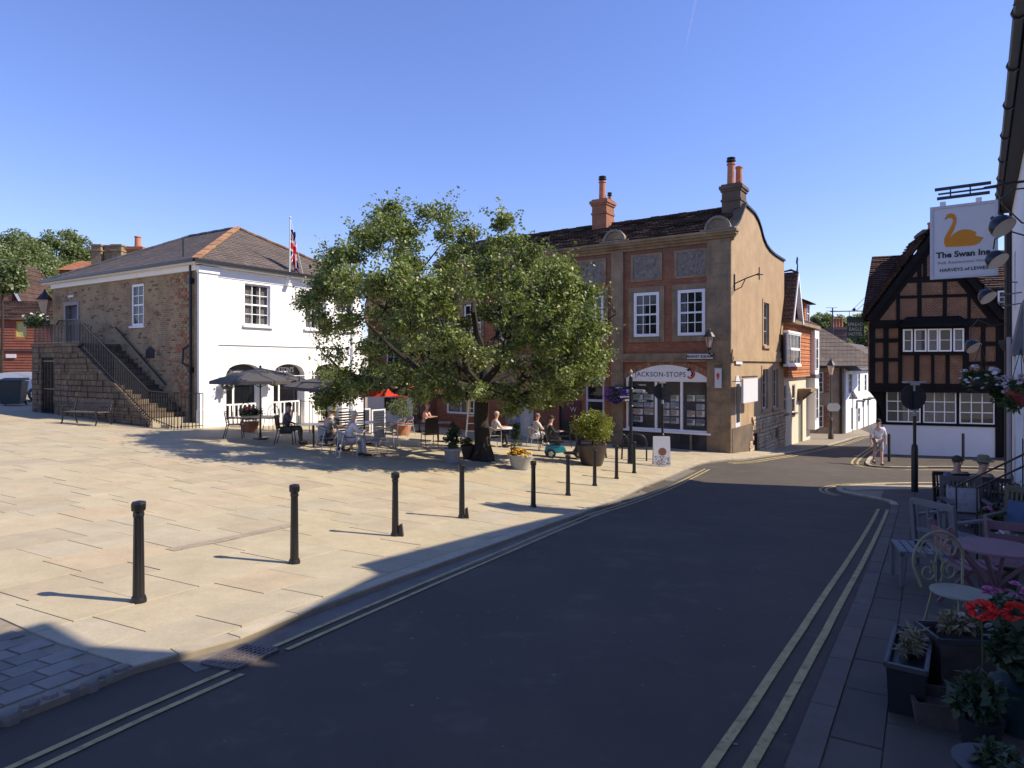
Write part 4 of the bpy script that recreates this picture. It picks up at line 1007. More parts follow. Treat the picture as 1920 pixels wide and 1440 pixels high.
while z < 2.8:                                     # irregular facing blocks of the stair wall
    hh = rq.uniform(.18, .34); y = yb + .1
    while y < ye:
        l_ = rq.uniform(.25, .6); ymax = yb + (z+hh-.3)/(LZ-.3)*(yt-yb)
        if y > ymax + .05 and not (y+l_ > gy0-.02 and y < gy1+.02) and y+l_ < ye: MB().box(-.15-rq.uniform(0,.04), -.12, y-5, y-5+l_-.03, z-oz, z-oz+hh-.03).build('facing_stone', M['stair_stone'], st)
        y += l_
    z += hh
gt = MB(); 
for i in range(9): y = gy0 + (gy1-gy0)*(i+.5)/9; gt.bar((-.06, y-5, -.3-oz), (-.06, y-5, 2.6-oz), .022)
for zz in (.1, 1.3, 2.45): gt.bar((-.06, gy0-5, zz-oz), (-.06, gy1-5, zz-oz), .04)
gt.build('iron_gate', M['iron'], st)
def railing(root, pts, m=M['iron'], h0=.0, sp=.12, r=.011, name='railing'):
    """pts: list of (x,y,zbottom,ztop)"""
    a = MB()
    for p, q in zip(pts, pts[1:]):
        P_, Q_ = Vector(p[:2]), Vector(q[:2]); L_ = (Q_-P_).length
        a.bar((*p[:2], p[3]), (*q[:2], q[3]), .045, .03); a.bar((*p[:2], p[2]+.08), (*q[:2], q[2]+.08), .025)
    o = a.build(name, m, root)
    for p, q in zip(pts, pts[1:]):
        L_ = (Vector(q[:2])-Vector(p[:2])).length; n = max(1, int(L_/sp))
        for i in range(n+1):
            t = i/n; x, y = p[0]+(q[0]-p[0])*t, p[1]+(q[1]-p[1])*t; zb, zt_ = p[2]+(q[2]-p[2])*t, p[3]+(q[3]-p[3])*t
            MB().box(x-r, x+r, y-r, y+r, zb, zt_).build('baluster', m, o)
    return o
hr = 1.02
railing(st, [(-.04, ye-5, LZ-oz+.1, LZ-oz+hr+.05), (-.04, yt-5, LZ-oz+.1, LZ-oz+hr+.05), (-.04, yb-5+.1, .35-oz, .35-oz+hr), (.1, yb-5-1.2, .05-oz, .35-oz+hr-.05), (1.1, yb-5-1.3, .05-oz, .35-oz+hr-.1)])
mb = MB(); mb.tube([(-sx-.1, W.side(218,615,-.1)[0]-5, W.side(218,615,-.1)[1]-oz), (-sx-.1, W.side(311,722,-.1)[0]-5, W.side(311,722,-.1)[1]-oz)], .03); mb.build('wall_handrail', M['iron'], st)
MB().box(.2, 1.3, yb-5-.75, yb-5-.2, -.4-oz, .16-oz).build('bottom_step', M['kerb'], st)
# ============================================================ timber-framed house
T = Fr(16.7, 29.8, R(-19))
tr = empty('timber_framed_house', T.loc(), T.a, 'black and white timber framed house with herringbone brick panels and tiled gable roof', 'house')
def herr():
    m, nt, b = newmat('herringbone_brick'); v, u = wall_uv(nt); s = N(nt, 'ShaderNodeSeparateXYZ'); nt.links.new(u, s.inputs[0])
    def mth(op, a, b_=None):
        n = N(nt, 'ShaderNodeMath', operation=op)
        for i, q in enumerate((a, b_)):
            if q is None: continue
            if isinstance(q, (int, float)): n.inputs[i].default_value = q
            else: nt.links.new(q, n.inputs[i])
        return n.outputs[0]
    pp = mth('PINGPONG', s.outputs[0], .17); z = mth('ADD', s.outputs[1], pp); f = mth('FRACT', mth('MULTIPLY', z, 1/.12))
    line = mth('LESS_THAN', f, .22); e = mth('LESS_THAN', mth('ABSOLUTE', mth('SUBTRACT', pp, .085)), .077)
    n = noise(nt, v, 2.0, 5, .7); n2 = noise(nt, v, 15, 2, .5); r = ramp(nt, n, [(.3, (.10,.038,.02)), (.5, (.165,.07,.033)), (.68, (.24,.13,.06))])
    c = mixc(nt, 1., r.outputs[0], ramp(nt, n2, [(.3,(.65,)*3),(.7,(1.3,)*3)]).outputs[0], 'MULTIPLY'); c = mixc(nt, line, c, (.27,.20,.14))
    c = mixc(nt, e, (.14,.10,.07), c); nt.links.new(c, b.inputs['Base Color']); b.inputs['Roughness'].default_value = .9
    bump(nt, b, mth('SUBTRACT', 1, line), .5, .01); return m
M['herr'] = herr()
tf = lambda px, py, off=0.: T.front(px, py, off)
TW = tf(1873, 760)[0]; JZ = 3.05; EZ = 5.95
M['plinth_w'] = mat('white_painted_plinth', (.62,.62,.64), .7, .04, 1.5, .1, 20)
MB().box(.25, TW-.12, .0, .2, -.6, 1.36).build('white_plinth', M['plinth_w'], tr)
gh = [(tf(1661,760)[0], tf(1727,760)[0]), (tf(1730,760)[0], tf(1794,760)[0]), (tf(1798,760)[0], tf(1866,760)[0])]
mb = MB(); holed(mb, .15, TW, 1.36, JZ, [(a, b, 1.44, 2.92) for a, b in gh], .0, .1); mb.build('ground_floor_wall', M['oak'], tr)
for k, (a, b) in enumerate(gh):
    window(tr, a+.02, b-.02, 1.46, 2.90, .02, 3, 3, mt=.04, fw=.05, curtain=(('a', 1),) if k == 1 else ((('r',.5),) if k == 0 else (('l',.25),)), glass=M['glassdark'] if k == 2 else M['glass'], meet=False)
mb = MB(); mb.box(0, .2, -.04, .12, 1.36, JZ); mb.box(gh[2][1], TW+.1, -.04, .12, -.5, JZ); mb.box(.15, TW, -.05, .0, 1.34, 1.44)
mb.build('corner_post', M['oak'], tr)
# jettied upper storey stands 0.45 m proud
JY = -.45; xl = tf(1632, 660, JY)[0]; xr = tf(1872, 660, JY)[0]
mb = MB(); mb.box(xl, xr, JY, .1, JZ-.22, JZ+.06); mb.build('jetty_beam', M['oak'], tr)
mb = MB(); mb.prism([(xl+.02, JZ-.2), (.2, JZ-.2), (.2, JZ-1.3), (.08, JZ-.85), (-.08, JZ-.5)], 'y', -.2, .1); mb.build('jetty_bracket', M['oak'], tr)
zf = lambda py: tf(1700, py, JY)[1]
MB().box(xl, xr, JY+.06, .1, JZ, EZ+.1).build('upper_wall', M['herr'], tr)
def beam(x0, x1, z0, z1, y0=JY, th=.07, nm='timber', parent=None):
    j = rnd.uniform(-.008, .008); return MB().add([(x0+j,y0,z0),(x1+j,y0,z0),(x1-j,y0,z1),(x0-j,y0,z1),(x0+j,y0+th,z0),(x1+j,y0+th,z0),(x1-j,y0+th,z1),(x0-j,y0+th,z1)], [(0,1,2,3),(4,5,1,0),(7,6,2,3),(0,4,7,3),(1,5,6,2)]).build(nm, M['oak'], parent or tr)
X_ = lambda px: tf(px, 660, JY)[0]
for a, b in ((1630,1641),(1657,1666),(1685,1692),(1806,1817),(1840,1848),(1868,1874)): beam(X_(a), X_(b), JZ, EZ, JY-.005)
for z0, z1 in ((634,642),(671,678)):
    beam(X_(1641), X_(1690), zf(z1), zf(z0)); beam(X_(1812), X_(1872), zf(z1+8), zf(z0+14) if False else zf(z1+0))
beam(xl, xr, JZ-.02, JZ+.18, JY-.03); beam(xl, xr, EZ-.25, EZ+.12, JY-.04)
beam(X_(1690), X_(1808), zf(666), zf(660), JY-.1, .17)
for a, b in ((1715,1724),(1747,1752),(1774,1781)): beam(X_(a), X_(b), JZ+.1, zf(664))
beam(X_(1690), X_(1808), zf(617)-.0, zf(609), JY-.1, .17)
# oriel strip of five casements
cs = [(1692,1710),(1713,1736),(1738,1758),(1759,1783),(1786,1806)]
MB().box(X_(1690), X_(1808), JY-.07, JY+.06, zf(661), zf(616)).build('oriel_backing', M['oak'], tr)
for k, (a, b) in enumerate(cs): window(tr, X_(a), X_(b), zf(659.5), zf(617.5), JY-.10, 1, 2, dark=.034, fw=.06, glass=[M['glassdark'],M['glass'],M['glass']][k % 3], curtain=None, meet=False)
for k, (a, b) in enumerate(cs):
    MB().box(X_(a)+.07, X_(b)-.07 - (.12 if k % 2 else .0), JY-.075, JY-.072, zf(659.5)+.07, zf(617.5)-.07).build('blind', M['curtain'], tr)
mb = MB(); mb.add([(X_(1682),JY-.5,zf(611)),(X_(1818),JY-.5,zf(611)),(X_(1800),JY-.02,zf(594)),(X_(1700),JY-.02,zf(594)),(X_(1682),JY-.5,zf(611)-.05),(X_(1818),JY-.5,zf(611)-.05),(X_(1808),JY,zf(611)-.05),(X_(1690),JY,zf(611)-.05)], [(0,1,2,3),(0,1,5,4),(4,5,6,7),(0,3,7,4),(1,2,6,5)]); mb.build('oriel_hood', M['oak'], tr)
# gable
GY = JY-.25
ap = (X_(1748), tf(1748, 425, GY)[1]); gl_ = (tf(1622, 594, GY)[0], tf(1622, 597, GY)[1]); gr_ = (2*ap[0]-gl_[0], gl_[1])
# brick infill, cut by the rafters
MB().prism([(gl_[0]+.35, EZ+.02), (gr_[0]-.35, EZ+.02), (ap[0], ap[1]-.3)], 'y', JY+.02, JY+.15).build('gable_wall', M['herr'], tr)
gzf = lambda py: tf(1740, py, JY)[1]
sl_ = (ap[1]-gl_[1])/(ap[0]-gl_[0])
zline = lambda x: gl_[1] + sl_*(x-gl_[0]) if x < ap[0] else gl_[1] + sl_*(gr_[0]-x)
for z0, z1 in ((555.5,549.5+9.5-6),(526.5,518.5)): 
    za, zb = gzf(max(z0,z1)+3), gzf(min(z0,z1)); dx = (za-gl_[1])/sl_+.25; beam(gl_[0]+dx, gr_[0]-dx, za, zb, JY-.02)
for a, b in ((1681,1687.5),(1720,1728),(1768,1775.5),(1814,1820)):
    x0, x1 = X_(a), X_(b); beam(x0, x1, EZ, zline((x0+x1)/2)-.25, JY-.015)
x0, x1 = X_(1731), X_(1738); beam(x0, x1, gzf(520), zline((x0+x1)/2)-.1, JY-.015)
for s_ in (0, 1):
    a = Vector((gl_[0], 0, gl_[1])) if not s_ else Vector((gr_[0], 0, gr_[1])); b = Vector((ap[0], 0, ap[1])); 
    n = Vector((-(b-a).z, 0, (b-a).x)).normalized(); n = -n if n.z > 0 else n
    for k, (yy, w_, off_) in enumerate(((GY, .26, .05), (JY-.03, .34, .22))):
        p = [a+n*off_, b+n*off_, b+n*(off_+w_), a+n*(off_+w_)]
        mb = MB(); mb.prism([(q.x, q.z) for q in p], 'y', yy, yy+.08); mb.build('barge_board' if k == 0 else 'rafter', M['oak'], tr)
    uneven_roof(tr, ((a.x-.0, GY-.05, a.z+.03), (a.x, .1, a.z+.03), (b.x, 3.4, b.z+.03), (b.x, GY-.05, b.z+.03)), M['tiledark'], 'gable_roof', rows=26, cols=18, th=.07, rag=.05)
beam(ap[0]-.12, ap[0]+.12, ap[1]-.9, ap[1]-.25, GY+.02)
# main range behind: long roof slope left of the gable
def main_slope():
    e0, e1 = T.front(1619, 585, .8), T.front(1700, 585, .8); t0 = T.front(1635, 481, 3.2)
    zr_ = t0[1]; a = (gl_[0]-.05, .1, gl_[1]-.1); K_ = .30; d = (t0[0]-.0, 3.2, zr_)
    uneven_roof(tr, (a, (11.5, .1, gl_[1]-.1), (11.5, 3.2, zr_), d), M['tilebrown'], 'main_roof', rows=30, cols=24, th=.07, rag=.04)
    uneven_roof(tr, ((11.5, 6.3, gl_[1]-.1), (gl_[0]-.05+K_*6.3, 6.3, gl_[1]-.1), d, (11.5, 3.2, zr_)), M['tilebrown'], 'rear_roof', rows=10, cols=8, th=.07, rag=.04)
    mb = MB(); ds = (d[0]-.12)/4.6; mb.add([(.12+K_*y_*1.02+(.0 if z_ < gl_[1] else .15), y_, z_) for y_, z_ in ((.1,-.5),(6.2,-.5),(6.2,gl_[1]-.15),(.1,gl_[1]-.15))] + [(d[0]+.15, 3.2, zr_-.15)], [(0,1,2,3),(3,2,4)]); mb.build('side_wall', M['white'], tr)
    return zr_
zr_ = main_slope()
MB().box(TW+.1, 11.5, .4, .6, -.5, 6.2).build('range_wall', M['oak'], tr)
chimney(tr, tf(1731,450,2.6)[0], tf(1731,450,2.6)[0]+.8, 2.6, 3.8, 6.5, tf(1735,430,2.6)[1], mat('sooty_brick', (.10,.07,.06), .9, .3, 4), [(tf(1731,450,2.6)[0]+.5, 3.1, .4, .2, 0)])
# small dormer window to the right, seen past the inn
dx0, dx1 = tf(1871, 545, .0)[0], tf(1890, 545, 0)[0]; dz0, dz1 = tf(1880, 578, 0)[1], tf(1880, 545, 0)[1]
window(tr, dx0, dx1+.3, dz0, dz1, .02, 3, 3, dark=.3)
MB().box(dx0-.2, dx1+.5, .08, 1.2, dz0-.2, dz1+.12).build('dormer', M['oak'], tr)
# hanging hotel sign on an iron beam out over the street
hb = T.w(gl_[0]+.25, -.1, tf(1630, 583, -.1)[1])
hs = empty('hotel_sign', hb, T.a, 'dark green hanging hotel board on an iron beam off the timber framed house', 'sign')
xa = T.front(1556, 583, -.1)[0] - (gl_[0]+.25)
mb = MB(); mb.bar((.2,0,0),(xa,0,.02),.05,.04); mb.tube([(.2,0,1.0),(xa+.9,0,.02)],.012,4); mb.tube([(.2,0,.72),(xa+1.1,0,.02)],.012,4); mb.lathe([(.02,0),(.09,.05),(.02,.14)],6,(-.6,0,.02)); mb.build('sign_beam', M['iron'], hs)
s0, s1, s2_, s3_ = [v_ for v_ in rect_f(T, 1588, 594, 1620, 633, -.1)]; s0 -= gl_[0]+.25; s1 -= gl_[0]+.25; s2_ -= hb.z-T.z0; s3_ -= hb.z-T.z0
GR = flat('sign_green', (.02,.045,.035)); bo = MB().box(s0, s1, -.03, .03, s2_, s3_).build('board', GR, hs)
GD = flat('pale_gold_letters', (.42,.42,.33))
for k, t in enumerate(('SPREAD', 'EAGLE', 'HOTEL')): lettering(bo, t, .22, GD, ((s0+s1)/2, -.035, s3_-.36-k*.22), sx=.85)
MB().bar((s0+.1,0,0),(s0+.1,0,s3_),.02).build('hanger', M['iron'], hs); MB().bar((s1-.1,0,0),(s1-.1,0,s3_),.02).build('hanger', M['iron'], hs)

# ============================================================ street going down beyond the shop
def simple_house(fr, name, label, W_, D_, E_, ridge, wallm, roofm, holes, low=-1.2, winkw=None, along='x', over=.25, rows=12, cols=10, th=.04):
    r = empty(name, fr.loc(), fr.a, label, 'house')
    mb = MB(); holed(mb, 0, W_, low, E_, [h[:4] for h in holes], 0, .12); mb.quad((0,0,low),(0,D_,low),(0,D_,E_),(0,0,E_)); mb.quad((W_,0,low),(W_,D_,low),(W_,D_,E_),(W_,0,E_)); mb.quad((0,D_,low),(W_,D_,low),(W_,D_,E_),(0,D_,E_))
    if along == 'x': mb.add([(0,0,E_),(0,D_,E_),(0,D_/2,ridge)],[(0,1,2)]); mb.add([(W_,0,E_),(W_,D_,E_),(W_,D_/2,ridge)],[(0,1,2)])
    mb.build('wall', wallm, r)
    if along == 'x':
        uneven_roof(r, ((-over,-over,E_-.1),(W_+over,-over,E_-.1),(W_+over,D_/2,ridge),(-over,D_/2,ridge)), roofm, 'roof', rows, cols, th, th*.5)
        uneven_roof(r, ((-over,D_+over,E_-.1),(W_+over,D_+over,E_-.1),(W_+over,D_/2,ridge),(-over,D_/2,ridge)), roofm, 'roof', rows//2, cols//2, th, th*.5)
    else:
        uneven_roof(r, ((-over,D_,E_-.1),(-over,-over,E_-.1),(W_/2,-over,ridge),(W_/2,D_,ridge)), roofm, 'roof', rows, cols, th, th*.5)
        uneven_roof(r, ((W_+over,-over,E_-.1),(W_+over,D_,E_-.1),(W_/2,D_,ridge),(W_/2,-over,ridge)), roofm, 'roof', rows, cols, th, th*.5)
        mb = MB(); mb.prism([(0,E_-.02),(W_,E_-.02),(W_/2,ridge-.05)],'y',.01,.1); mb.build('gable', wallm, r)
    for h in holes:
        kw = dict(winkw or {}); kw.update(h[6] if len(h) > 6 else {})
        window(r, h[0], h[1], h[2], h[3], .05, h[4], h[5], **kw)
    return r
# tile-hung house: its front is the plane through the shop's side wall, seen steeply
H = Fr(*J.w(0, 9.42).to_2d(), J.a + R(90)); H.z0 = gz(H.o.x+1, H.o.y+1)
hr_ = empty('tile_hung_house', H.loc(), H.a, 'house with orange hung tiles above cream render and a pointed gable', 'house')
HL = H.front(1519, 700)[0]; HZ = H.front(1500, 706)[1]; HE = H.front(1495, 612)[1]
hw = [rect_f(H, 1468, 626, 1493, 683, -.15), rect_f(H, 1470, 722, 1475, 775), rect_f(H, 1485, 721, 1491, 773)]
hd = rect_f(H, 1497, 732, 1505, 822)
mb = MB(); holed(mb, 0, HL, -1.5, HZ, [tuple(hw[1]), tuple(hw[2]), (hd[0], hd[1], -1.5, hd[3])], 0, .15); mb.quad((HL,0,-1.5),(HL,7,-1.5),(HL,7,HZ),(HL,0,HZ)); mb.build('ground_floor_wall', mat('cream_render', (.62,.55,.42), .85, .06, 1.5), hr_)
MB().box(0, HL, -.18, 0, HZ, HE).build('upper_wall', M['tilehung'], hr_); MB().box(HL-.01, HL+.02, -.18, 7, HZ, HE).build('end_wall', M['tilehung'], hr_)
mb = MB(); n_ = 13
for j in range(n_): z = HZ + (HE-HZ)*j/n_; mb.add([(0,-.18,z+(HE-HZ)/n_),(HL,-.18,z+(HE-HZ)/n_),(HL,-.215,z),(0,-.215,z),(0,-.18,z),(HL,-.18,z)], [(0,1,2,3),(3,2,5,4)])
mb.build('tile_course', M['tilehung'], hr_)
window(hr_, hw[0][0], hw[0][1], hw[0][2], hw[0][3], -.35, 4, 2, fw=.07, mt=.06, dark=.15); MB().box(hw[0][0], hw[0][0]+.06, -.34, -.18, hw[0][2], hw[0][3]).box(hw[0][1]-.06, hw[0][1], -.34, -.18, hw[0][2], hw[0][3]).build('bay_cheek', M['wood_w'], hr_); MB().box(hw[0][0]-.05, hw[0][1]+.05, -.4, -.18, hw[0][3], hw[0][3]+.12).build('window_hood', M['wood_w'], hr_); MB().box(hw[0][0]-.05, hw[0][1]+.05, -.42, -.18, hw[0][2]-.12, hw[0][2]).build('window_sill', M['wood_w'], hr_)
for h in hw[1:]: window(hr_, *h, .05, 1, 2, fw=.05, glass=M['glassdark'], fm=M['curtain']); MB().box(h[0]-.08,h[1]+.08,-.14,0,h[2]-.12,h[2]).build('window_sill', M['ashlar'], hr_)
MB().box(hd[0], hd[1], .1, .14, -1.5, hd[3]-.2).build('door', flat('door_greygreen', (.16,.17,.13)), hr_)
mb = MB(); mb.box(hd[0]-.25, hd[1]+.25, -.7, 0, hd[3]-.05, hd[3]+.12); mb.prism([(-.6,hd[3]-.05),(0,hd[3]-.6),(0,hd[3]-.05)],'x',hd[0]-.2,hd[0]-.1); mb.prism([(-.6,hd[3]-.05),(0,hd[3]-.6),(0,hd[3]-.05)],'x',hd[1]+.1,hd[1]+.2); mb.build('door_canopy', M['ashlar'], hr_)
bz = rect_f(H, 1516, 720, 1521, 775, -.1); 
mb = MB(); mb.box(HL-1.0, HL+.35, -.45, 0, HZ-3.2, HE-.1); mb.build('corner_bay', M['white'], hr_)
for z0 in (HZ-2.6, HZ+.4): window(hr_, HL-.9, HL-.1, z0, z0+1.9, -.47, 2, 3, glass=M['glassdark'], dark=.02); window(hr_, -.4, 0, z0, z0+1.9, HL+.37, 1, 3, axis='x', inward=-1, dark=.02)
MB().box(HL-1.1,HL+.45,-.5,0,HZ-.1,HZ+.1).build('bay_band', M['copper'], hr_)
MB().box(-.05, HL+.3, -.55, .1, HE-.02, HE+.16).build('eaves_board', M['ashlar'], hr_)
RZ = HE+2.6
uneven_roof(hr_, ((-.05,-.55,HE+.16),(HL+.3,-.55,HE+.16),(HL+.3,3.5,RZ),(-.05,3.5,RZ)), M['tilebrown'], 'roof', rows=16, cols=10)
gA = H.front(1490, 512, -.3); gw = 1.35                              # pointed gable dormer facing the street
gz0 = HE+.1
for (gx, hh, nm) in ((H.front(1487, 600,-.3)[0], gA[1], 1), (H.front(1517,600,-.3)[0]+.0, H.front(1517, 545, -.3)[1], 2)):
    if nm == 1:
        MB().prism([(gx-gw+.2, gz0), (gx+gw-.2, gz0), (gx, hh-.3)], 'y', -.25, 0).build('gable', M['tilehung'], hr_)
        for s_ in (-1, 1):
            uneven_roof(hr_, ((gx+s_*gw, -.55, gz0-.1), (gx+s_*gw, 3.2, gz0-.1), (gx, 3.2, hh), (gx, -.55, hh)), M['tilebrown'], 'gable_roof', rows=12, cols=6)
            MB().add([(gx+s_*gw,-.6,gz0-.1),(gx,-.6,hh),(gx,-.6,hh-.34),(gx+s_*(gw-.2),-.6,gz0-.1),(gx+s_*gw,-.35,gz0-.1),(gx,-.35,hh),(gx,-.35,hh-.34),(gx+s_*(gw-.2),-.35,gz0-.1)],[(0,1,2,3),(4,5,6,7),(3,2,6,7),(0,1,5,4)]).build('barge_board', M['wood_w'], hr_)
        window(hr_, gx-.32, gx+.32, gz0+.75, gz0+1.9, -.28, 2, 2, dark=.02)
    else:
        mb = MB(); mb.box(gx-.8, gx+.7, -.2, 2.5, gz0, hh-.7); mb.build('dormer_wall', M['tilehung'], hr_); window(hr_, gx-.3, gx+.55, gz0+.2, hh-.8, -.22, 2, 2, dark=.02); window(hr_, -.15, .9, gz0+.2, hh-.8, gx+.72, 2, 2, axis='x', inward=-1, dark=.02)
        uneven_roof(hr_, ((gx-1.1,-.5,hh-.75),(gx+1.0,-.5,hh-.75),(gx+.4,1.2,hh+.05),(gx-.8,1.2,hh+.05)), M['tilebrown'], 'dormer_roof', rows=7, cols=6); uneven_roof(hr_, ((gx+1.0,-.5,hh-.75),(gx+1.0,2.9,hh-.75),(gx+.4,1.2,hh+.05),(gx+.4,1.2,hh+.05)), M['tilebrown'], 'dormer_roof', rows=7, cols=2)
    fb = MB(); fb.M = Matrix.Translation((0,0,0)) if nm == 1 else Matrix.Translation((-.2,1.7,-.05)); fb.tube([(gx, -.5, hh-.05),(gx,-.52,hh+.35),(gx-.07,-.5,hh+.5),(gx+.06,-.5,hh+.68),(gx,-.5,hh+.8)],[.05,.03,.05,.05,.02]); fb.tube([(gx,-.45,hh),(gx,-.2,hh+.12),(gx,.3,hh+.04)],[.05,.06,.03]); fb.build('finial', M['iron'], hr_, smooth=True)
# stone house with slate roof, frontal
G = Fr(*at(1508, 812, 44.0).to_2d(), R(-4)); G.z0 = gz(G.o.x+1, G.o.y)
gx1 = G.front(1583, 750)[0]; ge = G.front(1550, 689)[1]
gg = empty('stone_cottage', G.loc(), G.a, 'brown stone cottage with grey slate roof and brick dressed windows', 'house')
g1 = rect_f(G, 1519, 698, 1544, 736); g2 = rect_f(G, 1519, 760, 1544, 801)
mb = MB(); holed(mb, 0, gx1, -1, ge, [g1, g2], 0, .12); mb.build('wall', mat('brown_stone_wall', (.30,.235,.16), .95, .25, 1.6, .8, 9, stain=((.22,.17,.12),2,.5)), gg)
for g_ in (g1, g2):
    window(gg, *g_, .03, 3, 4, fw=.06, curtain=(('a',1),))
    for k in range(9): zz = g_[2] + k*(g_[3]-g_[2])/9; MB().box(g_[1], g_[1]+(.22 if k % 2 else .36), -.03, 0, zz, zz+.14).build('quoin_brick', M['redbrick'], gg)
MB().box(-.2, gx1+.3, -.35, .3, ge-.02, ge+.12).build('gutter', M['iron'], gg); MB().box(gx1-.3, gx1-.18, -.1, 0, -1, ge).build('downpipe', M['iron'], gg)
gr2 = G.front(1519, 565, 5.2); rx = gx1 + 3.2
uneven_roof(gg, ((-.6,-.35,ge+.1),(gx1+2.6,-.35,ge+.1),(gx1-1.0 if False else -.2,5.2,gr2[1]),(-.6,5.2,gr2[1])), M['slate'], 'roof_slope', rows=18, cols=10, th=.03)
# white cottages running away down the street
Cc = Fr(*at(1586, 812, 44.4).to_2d(), math.atan2(.70, .52)); Cc.z0 = gz(Cc.o.x, Cc.o.y)
cl = Cc.front(1652, 740)[0] + 7; ce = Cc.front(1600, 692)[1]
cot = [(1591,1598,700,738,1,3),(1609,1613,700,735,1,3),(1621,1625,702,733,1,3)]
ch = [(*rect_f(Cc, a, c, b, d), 1, 3) for a, b, c, d, _, _ in cot]
ch2 = [(*rect_f(Cc, 1609, 765, 1613, 792), 1, 2), (*rect_f(Cc, 1596, 764, 1600, 806), 1, 1, dict(glass=M['void']))]
k_ = simple_house(Cc, 'white_cottage', 'row of white rendered cottages running away down the side street', cl, 5, ce, ce+2.3, M['white'], M['slate'], ch + ch2, winkw=dict(fw=.04, glass=M['glassdark']))
dq = [Cc.front(x, 765)[0] for x in (1607, 1619, 1628)]
for q in dq: MB().box(q-.4, q+.4, -.5, 0, 1.95, 2.05).build('door_canopy', M['iron'], k_); MB().box(q-.35, q+.3, -.01, .02, -.6, 1.8).build('door', flat('door_grey', (.2,.2,.2)), k_)
uneven_roof(gg, ((gx1+2.6,-.35,ge+.1),(gx1+4.5,4.5,ge+.1),(-.2,5.2,gr2[1]),(-.2,5.2,gr2[1])), M['slate'], 'roof_slope', rows=16, cols=4, th=.03)
# far terrace beyond, cream, and roofs behind the slate
Dd = Fr(*Cc.w(cl+.5, -1.6).to_2d(), Cc.a + R(8)); Dd.z0 = gz(*Dd.o)
simple_house(Dd, 'cream_cottage', 'far cream cottage at the end of the side street', 12, 5, 4.4, 6.3, mat('cream_wall', (.60,.52,.38), .9, .08, 1), M['tilebrown'], [(1+2.3*i, 1.9+2.3*i, z, z+1.3, 1, 2) for i in range(5) for z in (.4, 2.8)], winkw=dict(fw=.04, glass=M['glassdark']))
def far_house(px0, px1, pyE, pyR, Y, name, label, wm, rm, D_=6, ang=0., chim=()):
    a = at(px0, pyE, Y); b = at(px1, pyE, Y); W_ = (b-a).length; f = Fr(a.x, a.y, ang, gz(a.x, a.y)); E_ = a.z - f.z0; Rz = at(px0, pyR, Y + D_/2).z - f.z0
    r = simple_house(f, name, label, W_, D_, E_, Rz, wm, rm, [(W_*.2, W_*.2+.9, E_-1.8, E_-.6, 2, 2), (W_*.65, W_*.65+.9, E_-1.8, E_-.6, 2, 2)])
    for (cx, pyt, w_, pots) in chim: 
        q = f.front(cx, pyt, D_/2); chimney(r, q[0]-w_/2, q[0]+w_/2, D_/2-.4, D_/2+.4, E_, q[1], M['redbrick2'], [(q[0]-w_/2+.3+.45*i, D_/2, .6, .14, 0) for i in range(pots)])
    return r
M['greytile'] = brickmat('grey_brown_tiles', (.20,.165,.14), (.16,.13,.115), (.05,.04,.04), .2, .1, .012, .9, .3)
far_house(1588, 1680, 690, 650, 62, 'brown_roofed_house', 'far house with brown tiled roof behind the white cottages', M['redbrick2'], M['greytile'])
r_ = far_house(1562, 1600, 668, 640, 56, 'brick_stack_house', 'house behind the slate roof with a massive purple brick chimney', M['redbrick'], M['greytile'])
q = at(1563, 612, 54); MBx = empty('chimney_stack', (at(1563,612,54).x, 54, gz(25,54)), 0, 'massive dark brick chimney stack with four pots rising behind the slate roof', 'chimney')
h_ = at(1563, 613, 54).z - MBx.location.z; wd_ = at(1588,612,54).x - at(1563,612,54).x
chimney(MBx, 0, wd_, 0, 1.0, 0, h_, mat('purple_brick', (.13,.085,.085), .9, .25, 3), [(wd_*(.15+.22*i), .5, .75, .13, 0) for i in range(4)], name='stack')
mb = MB(); t_ = at(1561, 577, 50); b_ = gz(t_.x, 50); mb.tube([(t_.x, 50, b_), (t_.x, 50, t_.z)], .05); 
for dz_ in (0, .25): mb.bar((t_.x-.5, 50, t_.z-dz_), (t_.x+.35, 50, t_.z-dz_), .03)
tag(mb.build('aerial_pole', M['iron']), 'thin aerial pole standing behind the stone cottage roof', 'aerial')

# ============================================================ the inn on the right, seen almost edge on
PA = math.atan2(-.812, -.584)
dP = Vector((.584, .812)); T_END = 22.8
pe = Vector((.9, 0)) + dP * T_END
I = Fr(pe.x, pe.y, PA); I.z0 = gz(pe.x, pe.y)
ir = empty('inn_building', I.loc(), I.a, 'long white fronted inn with black gutter and downpipe at the right edge', 'building')
IL = 13.8; IE = CH + 4.45 - I.z0
iwin = [(x, x+1.0, z, z+1.5) for x in (1.7, 6.9, 9.5, 12) for z in (2.1, 5.0)]
mb = MB(); holed(mb, 0, IL, -.6, IE+.1, iwin, 0, .1); mb.quad((0,0,-.6),(0,8,-.6),(0,8,IE),(0,0,IE)); mb.quad((IL,0,-.6),(IL,8,-.6),(IL,8,IE),(IL,0,IE)); mb.quad((0,8,-.6),(IL,8,-.6),(IL,8,IE),(0,8,IE)); mb.add([(0,0,IE),(0,8,IE),(0,4,IE+1.8)],[(0,1,2)]); mb.build('wall', M['white'], ir)
for h in iwin: window(ir, *h, .02, 3, 4, mt=.03, curtain=(('a',.9),))
mb = MB(); mb.box(-.1, .25, -.06, 0, -.4, IE); mb.box(0, IL, -.04, 0, 2.0 if False else -.4, .55); mb.build('dark_corner_board', M['ironmatt'], ir)
